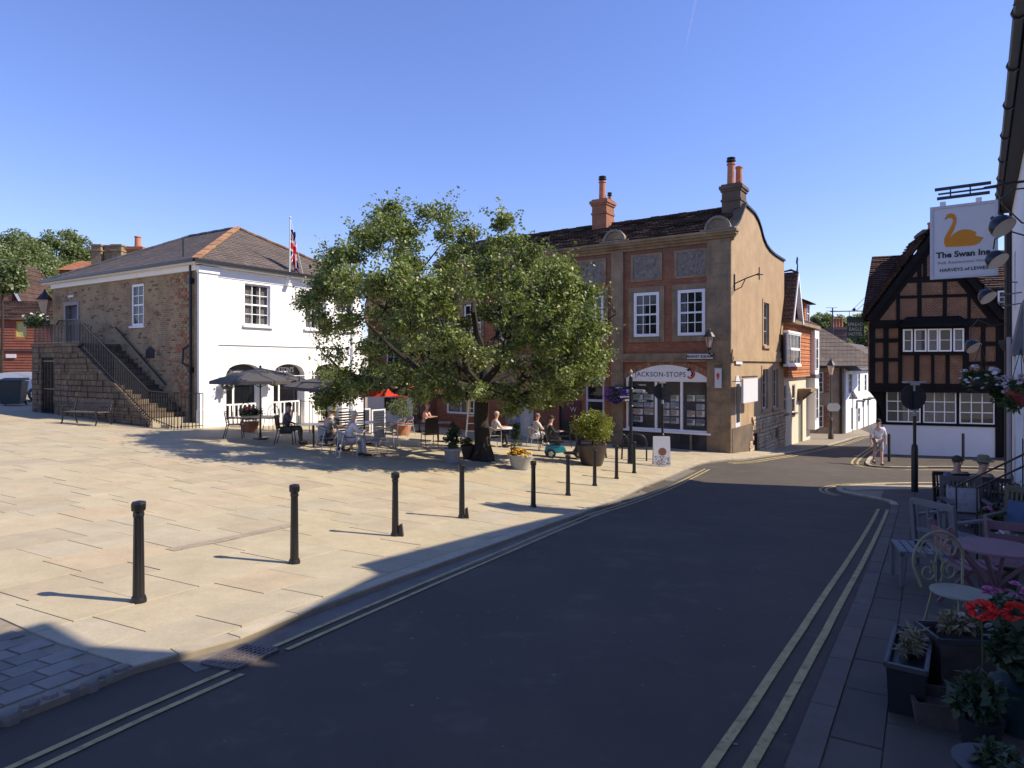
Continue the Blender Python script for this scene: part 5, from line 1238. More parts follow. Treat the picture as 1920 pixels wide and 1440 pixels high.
for s_ in (0, 1):
    y0, y1 = (-.27, 4) if s_ == 0 else (8.5, 4)
    uneven_roof(ir, ((-.3, y0, IE+.05), (IL+.3, y0, IE+.05), (IL+.3, y1, IE+1.95), (-.3, y1, IE+1.95)), M['tiledark'], 'roof', rows=14, cols=20, th=.05)
mb = MB(); mb.tube([(-.3,-.32,IE+.02),(IL+.3,-.32,IE+.02)], .075, 10); g_ = mb.build('gutter', mat('old_gutter', (.035,.04,.035), .5, .3, 2), ir, smooth=True)
for i in range(8): MB().lathe([(.09,-.03),(.10,-.02),(.10,.02),(.09,.03)], 8, (0,0,0)).build('gutter_joint', M['iron'], g_).matrix_local = Matrix.Translation((.3+i*1.8, -.32, IE+.02)) @ Matrix.Rotation(R(90), 4, 'Y')
MB().box(-.25, IL, -.25, .0, IE-.06, IE-.0).build('soffit', M['ironmatt'], ir)
mb = MB(); mb.tube([(.5,-.12,-.3),(.5,-.12,IE-.5),(.5,-.3,IE-.1)],.06,8); mb.build('downpipe', M['iron'], ir, smooth=True)
mb = MB(); mb.lathe([(.1,0),(.12,.05),(.19,.2),(.19,.3)], 4, (.5,-.12,3.95)); mb.build('rainwater_hopper', M['ironmatt'], ir)
mb = MB(); mb.tube([(1.35,-.1,-.3),(1.35,-.1,4.3)], .05, 8); mb.build('grey_pipe', flat('grey_pipe', (.35,.34,.36)), ir)
# door porch: curved grey hood and dark doorway
mb = MB(); mb.add([(5.0,-.18,3.9),(6.4,-.18,3.9),(6.4,0,4.9),(5.0,0,4.9),(5.0,-.18,3.75),(6.4,-.18,3.75),(6.4,0,3.75),(5.0,0,3.75)],[(0,1,2,3),(0,1,5,4),(4,5,6,7),(0,3,7,4),(1,2,6,5)]); mb.build('porch_hood', M['copper'], ir)
MB().box(5.2, 6.2, -.03, .0, -.3, 2.0).build('doorway', M['void'], ir)
for x in (5.05, 6.35): MB().box(x-.05, x+.05, -.12, -.03, -.3, 3.75).build('porch_post', M['fascia'], ir)
for k, x in enumerate((1.8, 11.5)): chimney(ir, x, x+1.1, 3.5, 4.5, IE+1, IE+2.6, M['redbrick'], [(x+.3,4,.4,.15,0),(x+.8,4,.4,.15,0)])
chimney(ir, 6.6, 7.25, .5, 1.1, IE, IE+2.7, M['redbrick'], [(6.92,.8,.4,.14,0)])
# the taller house next to the inn, beside the photographer
q = I.w(IL+.05, .0); I3 = Fr(q.x, q.y, math.atan2(-.94, -.34), I.z0 + .3)
i3 = empty('low_neighbour_house', I3.loc(), I3.a, 'white house between the inn and the photographer, out of the picture', 'house')
I3E = CH + 4.1 - I3.z0
MB().box(0, 3.05, 0, 8, -1, I3E).build('wall', M['white'], i3); MB().prism([(-.45, I3E), (8.5, I3E), (4, I3E+1.8)], 'x', 0, 3.05).build('roof', M['slate'], i3)
q = I3.w(3.1, .3); I2 = Fr(q.x, q.y, PA, I.z0 + .5)
ir2 = empty('tall_neighbour_house', I2.loc(), I2.a, 'taller white house continuing the row behind the photographer', 'house')
I2E = CH + 6.2 - I2.z0
mb = MB(); mb.box(0, 14, 0, 9, -1, I2E); mb.build('wall', M['white'], ir2)
mb = MB(); mb.prism([(-.5, I2E), (9.5, I2E), (4.5, I2E+2.6)], 'x', -.2, 14.2); mb.build('roof', M['slate'], ir2)
# ============================================================ foliage
def leaves(name, C, size, m, parent=None, kind=None, bias=None, aspect=2.2, seed=1, flatness=.6):
    """C: (n,3) leaf positions; each leaf is a folded lozenge of two triangles pairs"""
    rs = np.random.RandomState(seed); n = len(C)
    nrm = rs.normal(size=(n,3)); nrm[:,2] = np.abs(nrm[:,2]) + flatness; nrm /= np.linalg.norm(nrm, axis=1)[:,None]
    t = rs.normal(size=(n,3)); t[:,2] -= .3; t -= (t*nrm).sum(1)[:,None]*nrm; t /= np.linalg.norm(t, axis=1)[:,None]; b = np.cross(nrm, t)
    s = (size * rs.uniform(.65, 1.3, n))[:,None]; w_ = s/aspect
    p0 = C; p1 = C + t*s*.55 + b*w_*.5 - nrm*s*.06; p2 = C + t*s - nrm*s*.16; p3 = C + t*s*.45 - b*w_*.5 - nrm*s*.06
    V = np.stack([p0,p1,p2,p3], 1).reshape(-1,3)
    me = bpy.data.meshes.new(name); me.vertices.add(n*4); me.vertices.foreach_set('co', V.ravel())
    me.loops.add(n*4); me.polygons.add(n); me.loops.foreach_set('vertex_index', np.arange(n*4)); me.polygons.foreach_set('loop_start', np.arange(0,n*4,4)); me.polygons.foreach_set('loop_total', np.full(n,4))
    me.update(); me.materials.append(m); me.validate()
    o = bpy.data.objects.new(name, me); COL.objects.link(o); o.parent = parent
    if kind: o['kind'] = kind
    return o
def cloud(rs, c, r, n, squash=.8):
    d = rs.normal(size=(n,3)); d /= np.linalg.norm(d,axis=1)[:,None]; q = d * (rs.uniform(0,1,n)**.45)[:,None] * r; q[:,2] *= squash; return q + np.array(c)
# --- the oak in the square
tb = gp(902, 862); oak = empty('oak_tree', tb, 0, 'broad young oak tree growing in the middle of the paved square', 'tree')
K = tb.y / FOC                                          # metres per photo pixel at the trunk
outl = [(570,600),(575,560),(610,545),(590,520),(600,478),(640,462),(668,470),(660,440),(690,395),(725,375),(750,410),(790,410),(820,380),(860,410),(905,400),(935,425),(968,425),(980,455),(1040,465),(1075,480),(1108,515),(1100,570),(1125,620),(1148,650),(1145,690),(1110,715),(1090,745),(1050,765),(1000,770),(950,762),(925,745),(880,735),(850,738),(810,745),(780,735),(740,715),(700,735),(655,735),(620,765),(575,750),(570,715),(600,680),(640,672),(650,650),(600,640),(568,625)]
def T2(px, py): return ((px-902)*K, (862-py)*K)
poly = [T2(*p) for p in outl]
rs = np.random.RandomState(5)
cen = []
cx0, cz0 = T2(860, 590)
while len(cen) < 330:
    px, py = rs.uniform(565,1150), rs.uniform(370,768); x, z = T2(px, py)
    if not inside((x,z), poly): continue
    e = ((x-cx0)/4.9)**2 + ((z-cz0)/3.4)**2
    dmax = 4.4*math.sqrt(max(.03, 1-min(1,e)))
    y = rs.choice([-1,1]) * dmax * rs.uniform(.15,1)**.5
    # the lower middle stays open under the crown
    if z < 2.6 and abs(y) < 1.0 and abs(x) < 1.5: continue
    cen.append((x,y,z))
cen = np.array(cen)
trunk = MB(); fork = 2.35
tp = [(0,0,-.15),(.02,0,.12),(.03,0,.5),(.0,.0,1.2),(.03,0,1.9),(.05,0,fork)]
n = 14; rr = [.48,.33,.245,.22,.225,.25]; vs = []
for i,(p,r) in enumerate(zip(tp, rr)):
    for k in range(n):
        a = 2*math.pi*k/n; q = r*(1 + (.22 if i < 2 else .06)*math.sin(a*5+i) + rs.uniform(-.03,.03)); vs.append((p[0]+q*math.cos(a), p[1]+q*math.sin(a), p[2]))
trunk.add(vs, [(i*n+k, i*n+(k+1)%n, (i+1)*n+(k+1)%n, (i+1)*n+k) for i in range(len(tp)-1) for k in range(n)])
trunk.build('trunk', M['bark'], oak, smooth=True)
limbs = []
for (tx, ty, tz) in ((3.9,-1.2,4.4),(3.2,1.8,5.6),(1.2,-2.6,5.4),(-.3,.2,7.4),(-2.6,-.8,6.9),(-4.4,.6,5.0),(-4.6,-1.5,3.2),(2.6,-1.6,3.1),(.8,2.8,6.2),(-1.8,2.4,5.6),(-2.9,-2.5,4.8)):
    e = Vector((tx,ty,tz)); s0 = Vector((.05,0,fork-.15)); d = e - s0; pts = []
    for i in range(9):
        t = i/8; p = s0 + d*t + Vector((0,0,-.55*math.sin(t*math.pi)*(.5 if tz>6 else 1))) + Vector(rs.normal(size=3))*.10*(0 < i)
        pts.append(p)
    rad = [.125*(1-t/8)**.8+.016 for t in range(9)]; MB().tube(pts, rad, 7).build('limb', M['bark'], oak, smooth=True); limbs += [(p, r) for p, r in zip(pts, rad)]
mb = MB(); LP = np.array([list(p) for p, _ in limbs])
for c in cen:
    d = np.linalg.norm(LP - c, axis=1) + (LP[:,2] > c[2])*.6; i = int(np.argmin(d)); a = Vector(LP[i]); b = Vector(c)
    m1 = a.lerp(b,.4)+Vector(rs.normal(size=3))*.12; m2 = a.lerp(b,.75)+Vector(rs.normal(size=3))*.10+Vector((0,0,.06))
    r0 = min(limbs[i][1]*.6, .035+.012*(b-a).length); mb.tube([a,m1,m2,b],[r0,r0*.7,r0*.45,.008],4,cap=False)
mb.build('twigs', M['bark'], oak, kind='stuff')
L = []
for c in cen:
    k = int(rs.uniform(190, 330)); r = rs.uniform(.26,.5)
    c = np.array(c) * np.array([.95,1,1]) + np.array([0,0,-.22 if c[2] > 5 else 0]); L.append(cloud(rs, c, r, k, .75))
    for _ in range(5):                                          # shoots sticking out of the clump
        dv = rs.normal(size=3); dv[2] = abs(dv[2])*.6+.1; dv /= np.linalg.norm(dv); tt = rs.uniform(.2,1,22)[:,None]; L.append(np.array(c)+dv*tt*(r+rs.uniform(.2,.5))+rs.normal(size=(22,3))*.05)
leaves('crown', np.vstack(L), .105, M['oakleaf'], oak, kind='stuff', aspect=1.7, seed=3, flatness=.35)
# --- hillside trees
def bigtree(px, pyb, pyt, Y, wpx, label, seed, m=M['hillleaf'], name='hill_tree', n=150, leaf=.32, base=None, kk=60):
    rs = np.random.RandomState(seed); k = Y/FOC; top = at(px, pyt, Y); g0 = gz(top.x, Y) if base is None else base
    r_ = empty(name, (top.x, Y, g0), 0, label, 'tree', 'trees beyond the roofs'); H_ = top.z - g0; zb = at(px, pyb, Y).z - g0; rx = wpx*k/2; rz = (H_-zb)/2; cz = (H_+zb)/2
    MB().tube([(0,0,-.3),(.1,0,cz*.6),(0,.1,H_*.85)], [rx*.07,rx*.05,.05], 8).build('trunk', M['bark'], r_)
    L = []
    for i in range(n):
        d = rs.normal(size=3); d /= np.linalg.norm(d); f = rs.uniform(.35,1)**.5
        c = (d[0]*rx*f, d[1]*rx*.8*f, cz + d[2]*rz*f); rr_ = rs.uniform(.16,.30)*min(rx, rz*1.2); L.append(cloud(rs, c, rr_, kk, .7))
    leaves('crown', np.vstack(L), leaf, m, r_, kind='stuff', aspect=1.6, seed=seed, flatness=.5); return r_
bigtree(20, 560, 432, 70, 150, 'rounded green tree on the far left above the gabled brick house', 21, leaf=.30, kk=170)
bigtree(105, 560, 428, 76, 135, 'tallest green tree behind the brown tiled roof on the left', 22, leaf=.30, kk=170)
bigtree(-55, 600, 440, 66, 150, 'green tree cut by the left edge of the picture', 23, leaf=.3, kk=150)
bigtree(160, 560, 470, 84, 110, 'darker green tree behind the market house chimney', 24, leaf=.3, kk=150)
bigtree(60, 620, 500, 58, 130, 'low green tree just over the brown tiled roof', 25, leaf=.28, kk=150)
bigtree(2, 548, 488, 40, 80, 'pale feathery tree leaning over the gabled brick house', 26, m=leafmat('pale_leaf', [(.09,.13,.06),(.16,.2,.10),(.22,.26,.14)], .3), leaf=.25)
bigtree(1540, 650, 588, 75, 62, 'dark green tree between the tile hung house and the brick stack', 31, leaf=.24, kk=110)
bigtree(1572, 660, 592, 80, 50, 'green tree just left of the hanging hotel board', 32, leaf=.24, kk=110)
bigtree(1632, 690, 612, 70, 55, 'green tree seen under the hotel board beside the timber house', 33, leaf=.24, kk=110)
bigtree(1605, 640, 590, 95, 55, 'distant green tree behind the hotel board', 34, leaf=.35)

# ============================================================ left background
Lh = Fr(*at(-130, 735, 43).to_2d(), R(14)); Lh.z0 = gz(Lh.o.x+6, Lh.o.y)
lx = Lh.front(120, 640)[0]; le = Lh.front(60, 598)[1]; yw = rect_f(Lh, 30, 603, 50, 632)
M['redtile_wall'] = mat('dull_red_hung_tiles', (.21,.07,.045), .9, .2, 2, .4, 14)
lr = simple_house(Lh, 'red_tile_hung_house', 'dull red hung tile house with brown roof and small yellow window', lx+3, 7, le, le+1.5, M['redbrick'], M['tilebrown'], [(*yw, 2, 1)], winkw=dict(fm=flat('yellow_frame', (.5,.42,.06)), glass=flat('yellow_blind', (.45,.42,.20))), rows=26, cols=16, th=.05)
mb = MB()
for j in range(26): z = -.2 + j*(le)/26; mb.add([(0,-.01,z+le/26),(lx+3,-.01,z+le/26),(lx+3,-.05,z),(0,-.05,z)], [(0,1,2,3)]) if not (yw[2]-.2 < z < yw[3]+.1) else mb.add([(0,-.01,z+le/26),(yw[0],-.01,z+le/26),(yw[0],-.05,z),(0,-.05,z)], [(0,1,2,3)]).add([(yw[1],-.01,z+le/26),(lx+3,-.01,z+le/26),(lx+3,-.05,z),(yw[1],-.05,z)], [(0,1,2,3)])
mb.build('hung_tile_course', M['redtile_wall'], lr)
MB().box(0, lx+3, -.10, 0, Lh.front(60,657)[1]-.1, Lh.front(60,657)[1]).build('band', M['ironmatt'], lr)
q = rect_f(Lh, 11, 664, 30, 671, -.1); MB().box(q[0],q[1],-.12,-.06,q[2],q[3]).build('nameboard', M['signwhite'], lr)
# gabled orange brick house with white bargeboard, in the sun behind
Gb = Fr(*at(-95, 600, 52).to_2d(), R(5)); Gb.z0 = gz(*Gb.o)
ga = Gb.front(12, 492)[1]; gw_ = Gb.front(60, 600)[0]; gx_ = Gb.front(5, 600)[0]; ge_ = Gb.front(50, 598)[1]
gr_h = empty('gabled_brick_house', Gb.loc(), Gb.a, 'orange brick gable end with pale bargeboard under the trees on the left', 'house')
MB().prism([(0,-.5),(gw_,-.5),(gw_,ge_),(gx_,ga),(0,ga-.5)], 'y', 0, 6).build('wall', M['redbrick2'], gr_h)
MB().add([(gx_,-.5,ga+.1),(gw_+.4,-.5,ge_-.3),(gw_+.4,-.5,ge_-.7),(gx_,-.5,ga-.35),(gx_,-.4,ga+.1),(gw_+.4,-.4,ge_-.3),(gw_+.4,-.4,ge_-.7),(gx_,-.4,ga-.35)],[(0,1,2,3),(4,5,6,7),(0,1,5,4),(3,2,6,7)]).build('barge_board', M['fascia'], gr_h)
uneven_roof(gr_h, ((gw_+.4,-.5,ge_-.3),(gw_+.4,6,ge_-.3),(gx_,6,ga+.15),(gx_,-.5,ga+.15)), M['tilebrown'], 'roof', rows=12, cols=6)
q = Gb.front(21, 520); MB().box(q[0]-.5, q[0]+.3, -.4, 0, 0, ga-.3).build('buttress', M['redbrick2'], gr_h)
far_house(112, 165, 505, 490, 60, 'small_gabled_house', 'orange tiled gable just showing over the market house roof', M['redbrick2'], mat('orange_tiles', (.42,.18,.08), .9, .25, 4))
# big old chimneys rising behind the market house
for (a, b, t_, bt, Y, lab, pots) in ((170, 228, 458, 560, 48, 'wide brick chimney block behind the market house roof', 0), (246, 258, 462, 560, 44, 'single clay chimney pot on a hidden stack behind the market house', 1)):
    A_ = at(a, t_, Y); w_ = at(b, t_, Y).x - A_.x; g_ = gz(A_.x, Y); r_ = empty('chimney_stack', (A_.x, Y, g_), 0, lab, 'chimney')
    if pots: chimney(r_, -.3, w_+.3, 0, .8, 0, A_.z-g_, M['redbrick2'], [(w_/2,.4,.75,.2,0)], name='stack')
    else:
        mb = MB(); 
        for i in range(3): x = w_*i/3; mb.box(x+.03, x+w_/3-.03, 0+.3*(i%2), 1.2, 0, A_.z-g_-.12); mb.box(x-.05, x+w_/3+.03, -.08+.3*(i%2), 1.3, A_.z-g_-.5, A_.z-g_-.38); mb.box(x-.05, x+w_/3+.03, -.08+.3*(i%2), 1.3, A_.z-g_-.12, A_.z-g_)
        mb.build('stack', mat('lichen_brick', (.22,.16,.10), .95, .3, 5, stain=((.45,.36,.2),4,.55)), r_)
# dark post by the left edge
# ============================================================ buildings between the market house and the brick shop, mostly behind the oak
Mi = Fr(*at(690, 800, 35.5).to_2d(), R(8)); Mi.z0 = gz(*Mi.o)
mw = Mi.front(842, 700)[0]; me_ = Mi.front(760, 600)[1]; mr_ = Mi.front(760, 520, 4)[1]
mi = simple_house(Mi, 'white_and_brick_cafe', 'low white shopfront with brown tiled roof half hidden behind the oak', mw, 8, me_, mr_, M['redbrick'], M['tilebrown'], [(1.0,2.1,3.0,4.3,3,3),(3.0,4.1,3.0,4.3,3,3)], rows=18, cols=12)
MB().box(.0, mw-2.0, -.35, 0, -.4, 2.75).build('shopfront', mat('shopfront_white', (.66,.68,.64), .7, .04, 2), mi)
MB().box(.9, mw-2.3, -.40, -.355, .55, 1.25).build('shop_glass', M['glassdark'], mi)
MB().box(.0, mw-2.0, -.45, -.3, 2.5, 2.8).build('fascia', flat('fascia_grey', (.4,.38,.36)), mi)
# ============================================================ street furniture
def gobj(px, py): p = gp(px, py); return Vector((p.x, p.y, gz(p.x, p.y)))
BG = 'black fluted bollards along the square'
def make_bollard(loc, label, fluted=True, box=False, h=1.0, s=1.):
    b = empty('bollard', loc, 0, label, 'bollard', BG if fluted else 'plain bollards by the timber framed house')
    if fluted:
        MB().lathe([(.062,-.1),(.062,.0),(.066,.03),(.056,.05),(.054,.06),(.045,.84),(.052,.85)], 20, flute=.10).build('post', M['iron'], b)
        MB().lathe([(.050,.84),(.054,.86),(.050,.875),(.050,.89),(.066,.905),(.068,.965),(.060,.985),(.0,.998)], 8).build('cap', M['iron'], b)
        MB().lathe([(.072,-.1),(.072,.02),(.062,.055)], 20).build('base_ring', M['iron'], b)
    else:
        MB().lathe([(.055,-.1),(.055,h-.06),(.045,h-.01),(.02,h)], 12).build('post', M['iron'], b, smooth=True)
        MB().lathe([(.06,h-.16),(.06,h-.13)], 12).build('band', M['ironmatt'], b)
    if box: MB().add([(.06,-.05,0),(.13,-.05,0),(.13,.05,0),(.06,.05,0),(.06,-.04,.17),(.105,-.04,.19),(.105,.04,.19),(.06,.04,.17)], [(0,1,2,3),(4,5,6,7),(0,1,5,4),(1,2,6,5),(2,3,7,6),(3,0,4,7)]).build('hinge_box', M['iron'], b)
    return b
bol = [(260,1128,'nearest fluted black bollard, leftmost in the row along the square'),(552,1056,'second fluted black bollard from the left, without a box at its foot'),
 (741,1005,'black bollard with a small box at its foot, third from the left'),(866,971,'black bollard with a small box at its foot, in front of the oak'),
 (1000,951,'black bollard just right of the yellow flower pot, on the edge of the inn shadow'),(1065,929,'black bollard in front of the turquoise mobility scooter'),
 (1115,911,'black bollard in front of the big brown shrub pot'),(1156,898,'black bollard left of the black fingerpost'),(1189,887,'farthest black bollard, right beside the fingerpost')]
for i, (px, py, lab) in enumerate(bol): make_bollard(gobj(px, py), lab, True, i in (2, 3))
make_bollard(gobj(1667, 865), 'plain black bollard by the walking man at the timber framed house', False, h=1.15)
make_bollard(gobj(1806, 864), 'plain black bollard in front of the right hand window of the timber house', False, h=1.15)

def disc_sign(px, py_base, py_c, py_thick, rpx, name_label, lampbr=True):
    p = gobj(px, py_base); k = p.y / FOC; h = (py_base-py_c)*k; r = rpx*k
    o = empty('round_road_sign', p, 0, name_label, 'road sign')
    MB().lathe([(.085,-.1),(.085,(py_base-py_thick)*k*.9),(.075,(py_base-py_thick)*k),(.045,(py_base-py_thick)*k+.04)], 12).build('sleeve', M['iron'], o, smooth=True)
    MB().lathe([(.042,0),(.042,h-r*.9)], 10).build('post', M['iron'], o, smooth=True)
    MB().lathe([(.044,h-r*1.45),(.044,h-r*1.0)], 10).build('grey_band', flat('galvanised', (.32,.33,.36), .5, metal=.3), o)
    mb = MB(); n = 36; 
    for y0, y1, rr in ((-.045,-.01,1),):
        mb.prism([(r*math.cos(2*math.pi*i/n), h+r*math.sin(2*math.pi*i/n)) for i in range(n)], 'y', .05, .075)
    mb.build('disc_back', M['ironmatt'], o)
    mb = MB(); mb.prism([(r*.94*math.cos(2*math.pi*i/n), h+r*.94*math.sin(2*math.pi*i/n)) for i in range(n)], 'y', .0755, .08); mb.build('disc_face', flat('disc_face_red', (.5,.03,.03)), o)
    mb = MB(); mb.box(-.02,.02,.0,.05,h-r*.8,h+r*.95); mb.box(-r*.5,r*.5,.03,.05,h+r*.25,h+r*.3); mb.box(-r*.5,r*.5,.03,.05,h-r*.35,h-r*.3); mb.build('clamp', M['ironmatt'], o)
    mb = MB(); mb.tube([(0,.02,h+r*.5),(0,.02,h+r*1.1)],.03,8); mb.box(-.28,.28,-.05,.12,h+r*1.12,h+r*1.24); mb.box(-.12,.1,-.08,.0,h+r*.95,h+r*1.12); mb.build('sign_lamp', flat('lamp_grey', (.4,.38,.35)), o)
    return o
disc_sign(1715, 922, 745, 835, 24, 'black backed round road sign on a tall post on the inn side corner')
disc_sign(1242, 862, 734, 815, 16, 'smaller black backed round road sign standing before the estate agent window')
# fingerpost
p = gobj(1183, 866+3); k = p.y/FOC; f_ = empty('fingerpost', p, 0, 'black fingerpost with several white lettered arms beside the cycle stand', 'signpost')
H_ = (869-697)*k
MB().lathe([(.12,-.1),(.12,.12),(.10,.18),(.11,.5),(.075,.6),(.06,.7),(.055,H_-.3),(.07,H_-.28),(.07,H_-.2),(.045,H_-.15)], 14).build('post', M['iron'], f_, smooth=True)
MB().lathe([(.04,H_-.15),(.02,H_-.1),(.055,H_-.04),(.06,H_+.0),(.02,H_+.06),(.0,H_+.1)], 10).build('finial', flat('finial_gold', (.35,.32,.25)), f_, smooth=True)
mb = MB(); mb.lathe([(.07,H_-.62),(.09,H_-.58),(.07,H_-.55)],10); mb.lathe([(.07,H_-1.2),(.09,H_-1.17),(.07,H_-1.14)],10); mb.build('collar', M['iron'], f_)
arms = [(0,722,40,0.05,'TOILETS'),(0,733,27,.0,'CAR PARK'),(0,737,40,.25,'OLD TOWN'),(0,752,40,.1,'CHURCH'),(180,727,42,.0,'LIBRARY'),(214,744,14,-.6,'SOUTH POND'),(236,750,14,-.9,'RUINS')]
for i, (a, py, L_, tilt, txt) in enumerate(arms):
    e = empty('arm', (0,0,(869-py)*k), R(a) + tilt*.4); e.parent = f_; ln = L_*k*1.05 if L_ > 20 else .42
    bd = M['signwhite'] if i == 1 else M['iron']
    MB().prism([(.06,-.045),(ln-.06,-.045),(ln,0),(ln-.06,.045),(.06,.045)], 'y', -.012, .012).build('arm_board', bd, e)
    lettering(e, txt, .075, M['black'] if i == 1 else M['signwhite'], (ln*.5, -.014 if a < 90 else .014, 0), rot=(R(90),0,0 if a < 90 else R(180)), sx=.9)
# cycle stand
cs_ = empty('cycle_stand', gobj(1180, 862), R(-8), 'black hooped metal stand with a cross bar beside the fingerpost', 'cycle stand')
for x0, y0 in ((-.45, .1), (.28, .0)):
    pts = [(x0-.35 if x0<0 else x0-.55, y0, -.1)] + [( (x0 + (.0 if x0<0 else -.1)) - .42*math.cos(t), y0, .62+.33*math.sin(t)) for t in np.linspace(0, math.pi, 10)] + [((x0+.42) if x0<0 else x0+.32, y0, -.1)]
    MB().tube(pts, .03, 8).build('hoop', M['iron'], cs_, smooth=True)
MB().bar((-.6,.05,.48),(.5,.05,.48),.05,.08).build('cross_bar', M['iron'], cs_)
# A-board
ab = empty('pavement_board', gobj(1241, 873), R(-6), 'white pavement board with a round brown food picture in front of the round road sign', 'sign board')
mb = MB(); ba = lambda x, z: (x, .25-.22*z/1.0, z)
mb.add([(-.30,-.28,.02),(.26,-.28,.02),(.26,-.08,1.0),(-.30,-.08,1.0),(-.30,-.25,.02),(.26,-.25,.02),(.26,-.05,1.0),(-.30,-.05,1.0)], [(0,1,2,3),(4,5,6,7),(0,1,5,4),(1,2,6,5),(2,3,7,6),(3,0,4,7)]); mb.build('front_board', M['signwhite'], ab)
mb = MB(); mb.add([(-.30,.22,.02),(.26,.22,.02),(.26,.0,1.0),(-.30,.0,1.0)], [(0,1,2,3)]); mb.build('rear_board', M['signwhite'], ab)
tz = lambda x, z, e=.004: (x, -.28 + .20*(z-.02)/.98 - e, z)
MB().add([tz(.02-.02+.13*math.cos(t), .50+.13*math.sin(t)) for t in np.linspace(0,6.28,17)[:-1]], [tuple(range(16))]).build('round_picture', flat('brown_picture', (.20,.09,.04)), ab)
mb = MB(); r2 = random.Random(8)
for i in range(60):
    x, z = r2.uniform(-.26,.22), r2.uniform(.06,.34); s_ = r2.uniform(.008,.025); mb.add([tz(x-s_,z-s_),tz(x+s_*1.6,z-s_*.4),tz(x+s_,z+s_),tz(x-s_*.7,z+s_*1.2)], [(0,1,2,3)])
mb.build('marbled_print', flat('print_grey', (.25,.22,.21)), ab)
# street lamp in the side street
p = gobj(1558, 823); k = p.y/FOC; sl_o = empty('street_lamp', p, 0, 'tall black lantern street lamp in the sunny side street', 'street lamp'); H_ = (823-672)*k
MB().lathe([(.16,-.1),(.16,.25),(.11,.35),(.10,1.1),(.12,1.15),(.06,1.3),(.045,H_-1.0)], 12).build('post', mat('lamp_brown', (.06,.04,.03), .6, .2, 4), sl_o, smooth=True)
MB().lathe([(.10,H_-1.0),(.22,H_-.45)], 4).build('lantern_glass', LG_, sl_o)
MB().lathe([(.27,H_-.45),(.25,H_-.4),(.12,H_-.15),(.05,H_-.1),(.03,H_)], 8).build('lantern_cap', M['iron'], sl_o)
for s_ in (-1, 1): MB().lathe([(.26,0),(.26,.03)], 14).build('round_plate', flat('plate_grey', (.45,.44,.42)), sl_o).matrix_local = Matrix.Translation((.10 + s_*.16, -.12+.05*s_, 1.95)) @ Matrix.Rotation(R(90), 4, 'X')
# warning triangle
p = gobj(1599, 811); k = p.y/FOC; tg = empty('warning_sign', p, 0, 'triangular warning sign on a grey pole before the white cottages', 'road sign'); hh = (811-748)*k; r = 9*k
MB().tube([(0,0,-.1),(0,0,hh+r*1.2)], .035, 8).build('pole', flat('pole_grey', (.35,.35,.36)), tg)
tri = lambda s: [(-r*s, hh-(s-1)*.3*r), (r*s, hh-(s-1)*.3*r), (0, hh+1.75*r + (s-1)*1.4*r)]
MB().prism(tri(1.0), 'y', -.06, -.04).build('red_border', flat('border_grey', (.10,.09,.09)), tg)
MB().prism([(x*.72, hh+.32*r+(z-hh)*.62) for x, z in tri(1.0)], 'y', -.065, -.061).build('face', flat('face_white', (.62,.62,.60)), tg)
for x in (-.18, .14): MB().box(x*r-.02, x*r+.10*r, -.07, -.066, hh+.4*r, hh+.95*r).build('figure', M['black'], tg)
# wall lantern of market house, seen at the far end
wl2 = empty('wall_lantern', W.w(-.5, WD-.4, 4.6), W.a, 'iron bracket lantern at the far end of the market house brick wall', 'lantern')
MB().lathe([(.13,.0),(.30,.62)], 4).build('lantern_glass', LG_, wl2); MB().lathe([(.34,.62),(.30,.68),(.13,.9),(.06,1.0),(.02,1.12)], 8).build('lantern_cap', M['iron'], wl2)
MB().tube([(0,0,0),(.0,0,-.3),(.3,0,-.5),(.5,0,-.4)], .03).build('lantern_bracket', M['iron'], wl2)

# park bench by the stair
def park_bench(loc, rz, label):
    b = empty('park_bench', loc, rz, label, 'bench'); wd = mat('weathered_bench', (.10,.08,.065), .7, .3, 5)
    for i in range(4): MB().box(-.85, .85, -.05+i*.11, .04+i*.11, .43, .46).build('seat_slat', wd, b)
    for i in range(3): MB().bar((-.85,.42+.03*i,.55+.12*i),(.85,.42+.03*i,.55+.12*i),.025,.09).build('back_slat', wd, b)
    for x in (-.8, .8):
        mb = MB(); mb.tube([(x,-.12,0),(x-.0,-.06,.15),(x,-.1,.42),(x,-.1,.6),(x,.0,.66),(x,.35,.62)],.025,6); mb.tube([(x,.5,0),(x,.42,.2),(x,.38,.44),(x,.5,.9)],.025,6); mb.bar((x,-.1,.42),(x,.4,.42),.03); mb.build('iron_end', M['iron'], b)
    return b
park_bench(gobj(152, 797), R(-18), 'weathered park bench with curled iron ends in front of the stone stair')
# wheelie bin
wb = empty('wheelie_bin', gobj(25, 760), R(20), 'dark green wheelie bin with lid near the parked car on the far left', 'bin')
BN = mat('bin_plastic', (.02,.035,.04), .5, .2, 3)
mb = MB(); mb.add([(-.38,-.4,.08),(.38,-.4,.08),(.38,.35,.08),(-.38,.35,.08),(-.48,-.5,1.15),(.48,-.5,1.15),(.48,.45,1.15),(-.48,.45,1.15)], [(0,1,2,3),(4,5,6,7),(0,1,5,4),(1,2,6,5),(2,3,7,6),(3,0,4,7)]); mb.build('body', BN, wb)
mb = MB(); mb.add([(-.52,-.55,1.15),(.52,-.55,1.15),(.52,.5,1.2),(-.52,.5,1.2),(-.5,-.5,1.2),(.5,-.5,1.2),(.48,.45,1.3),(-.48,.45,1.3)], [(0,1,2,3),(4,5,6,7),(0,1,5,4),(1,2,6,5),(2,3,7,6),(3,0,4,7)]); mb.build('lid', BN, wb)
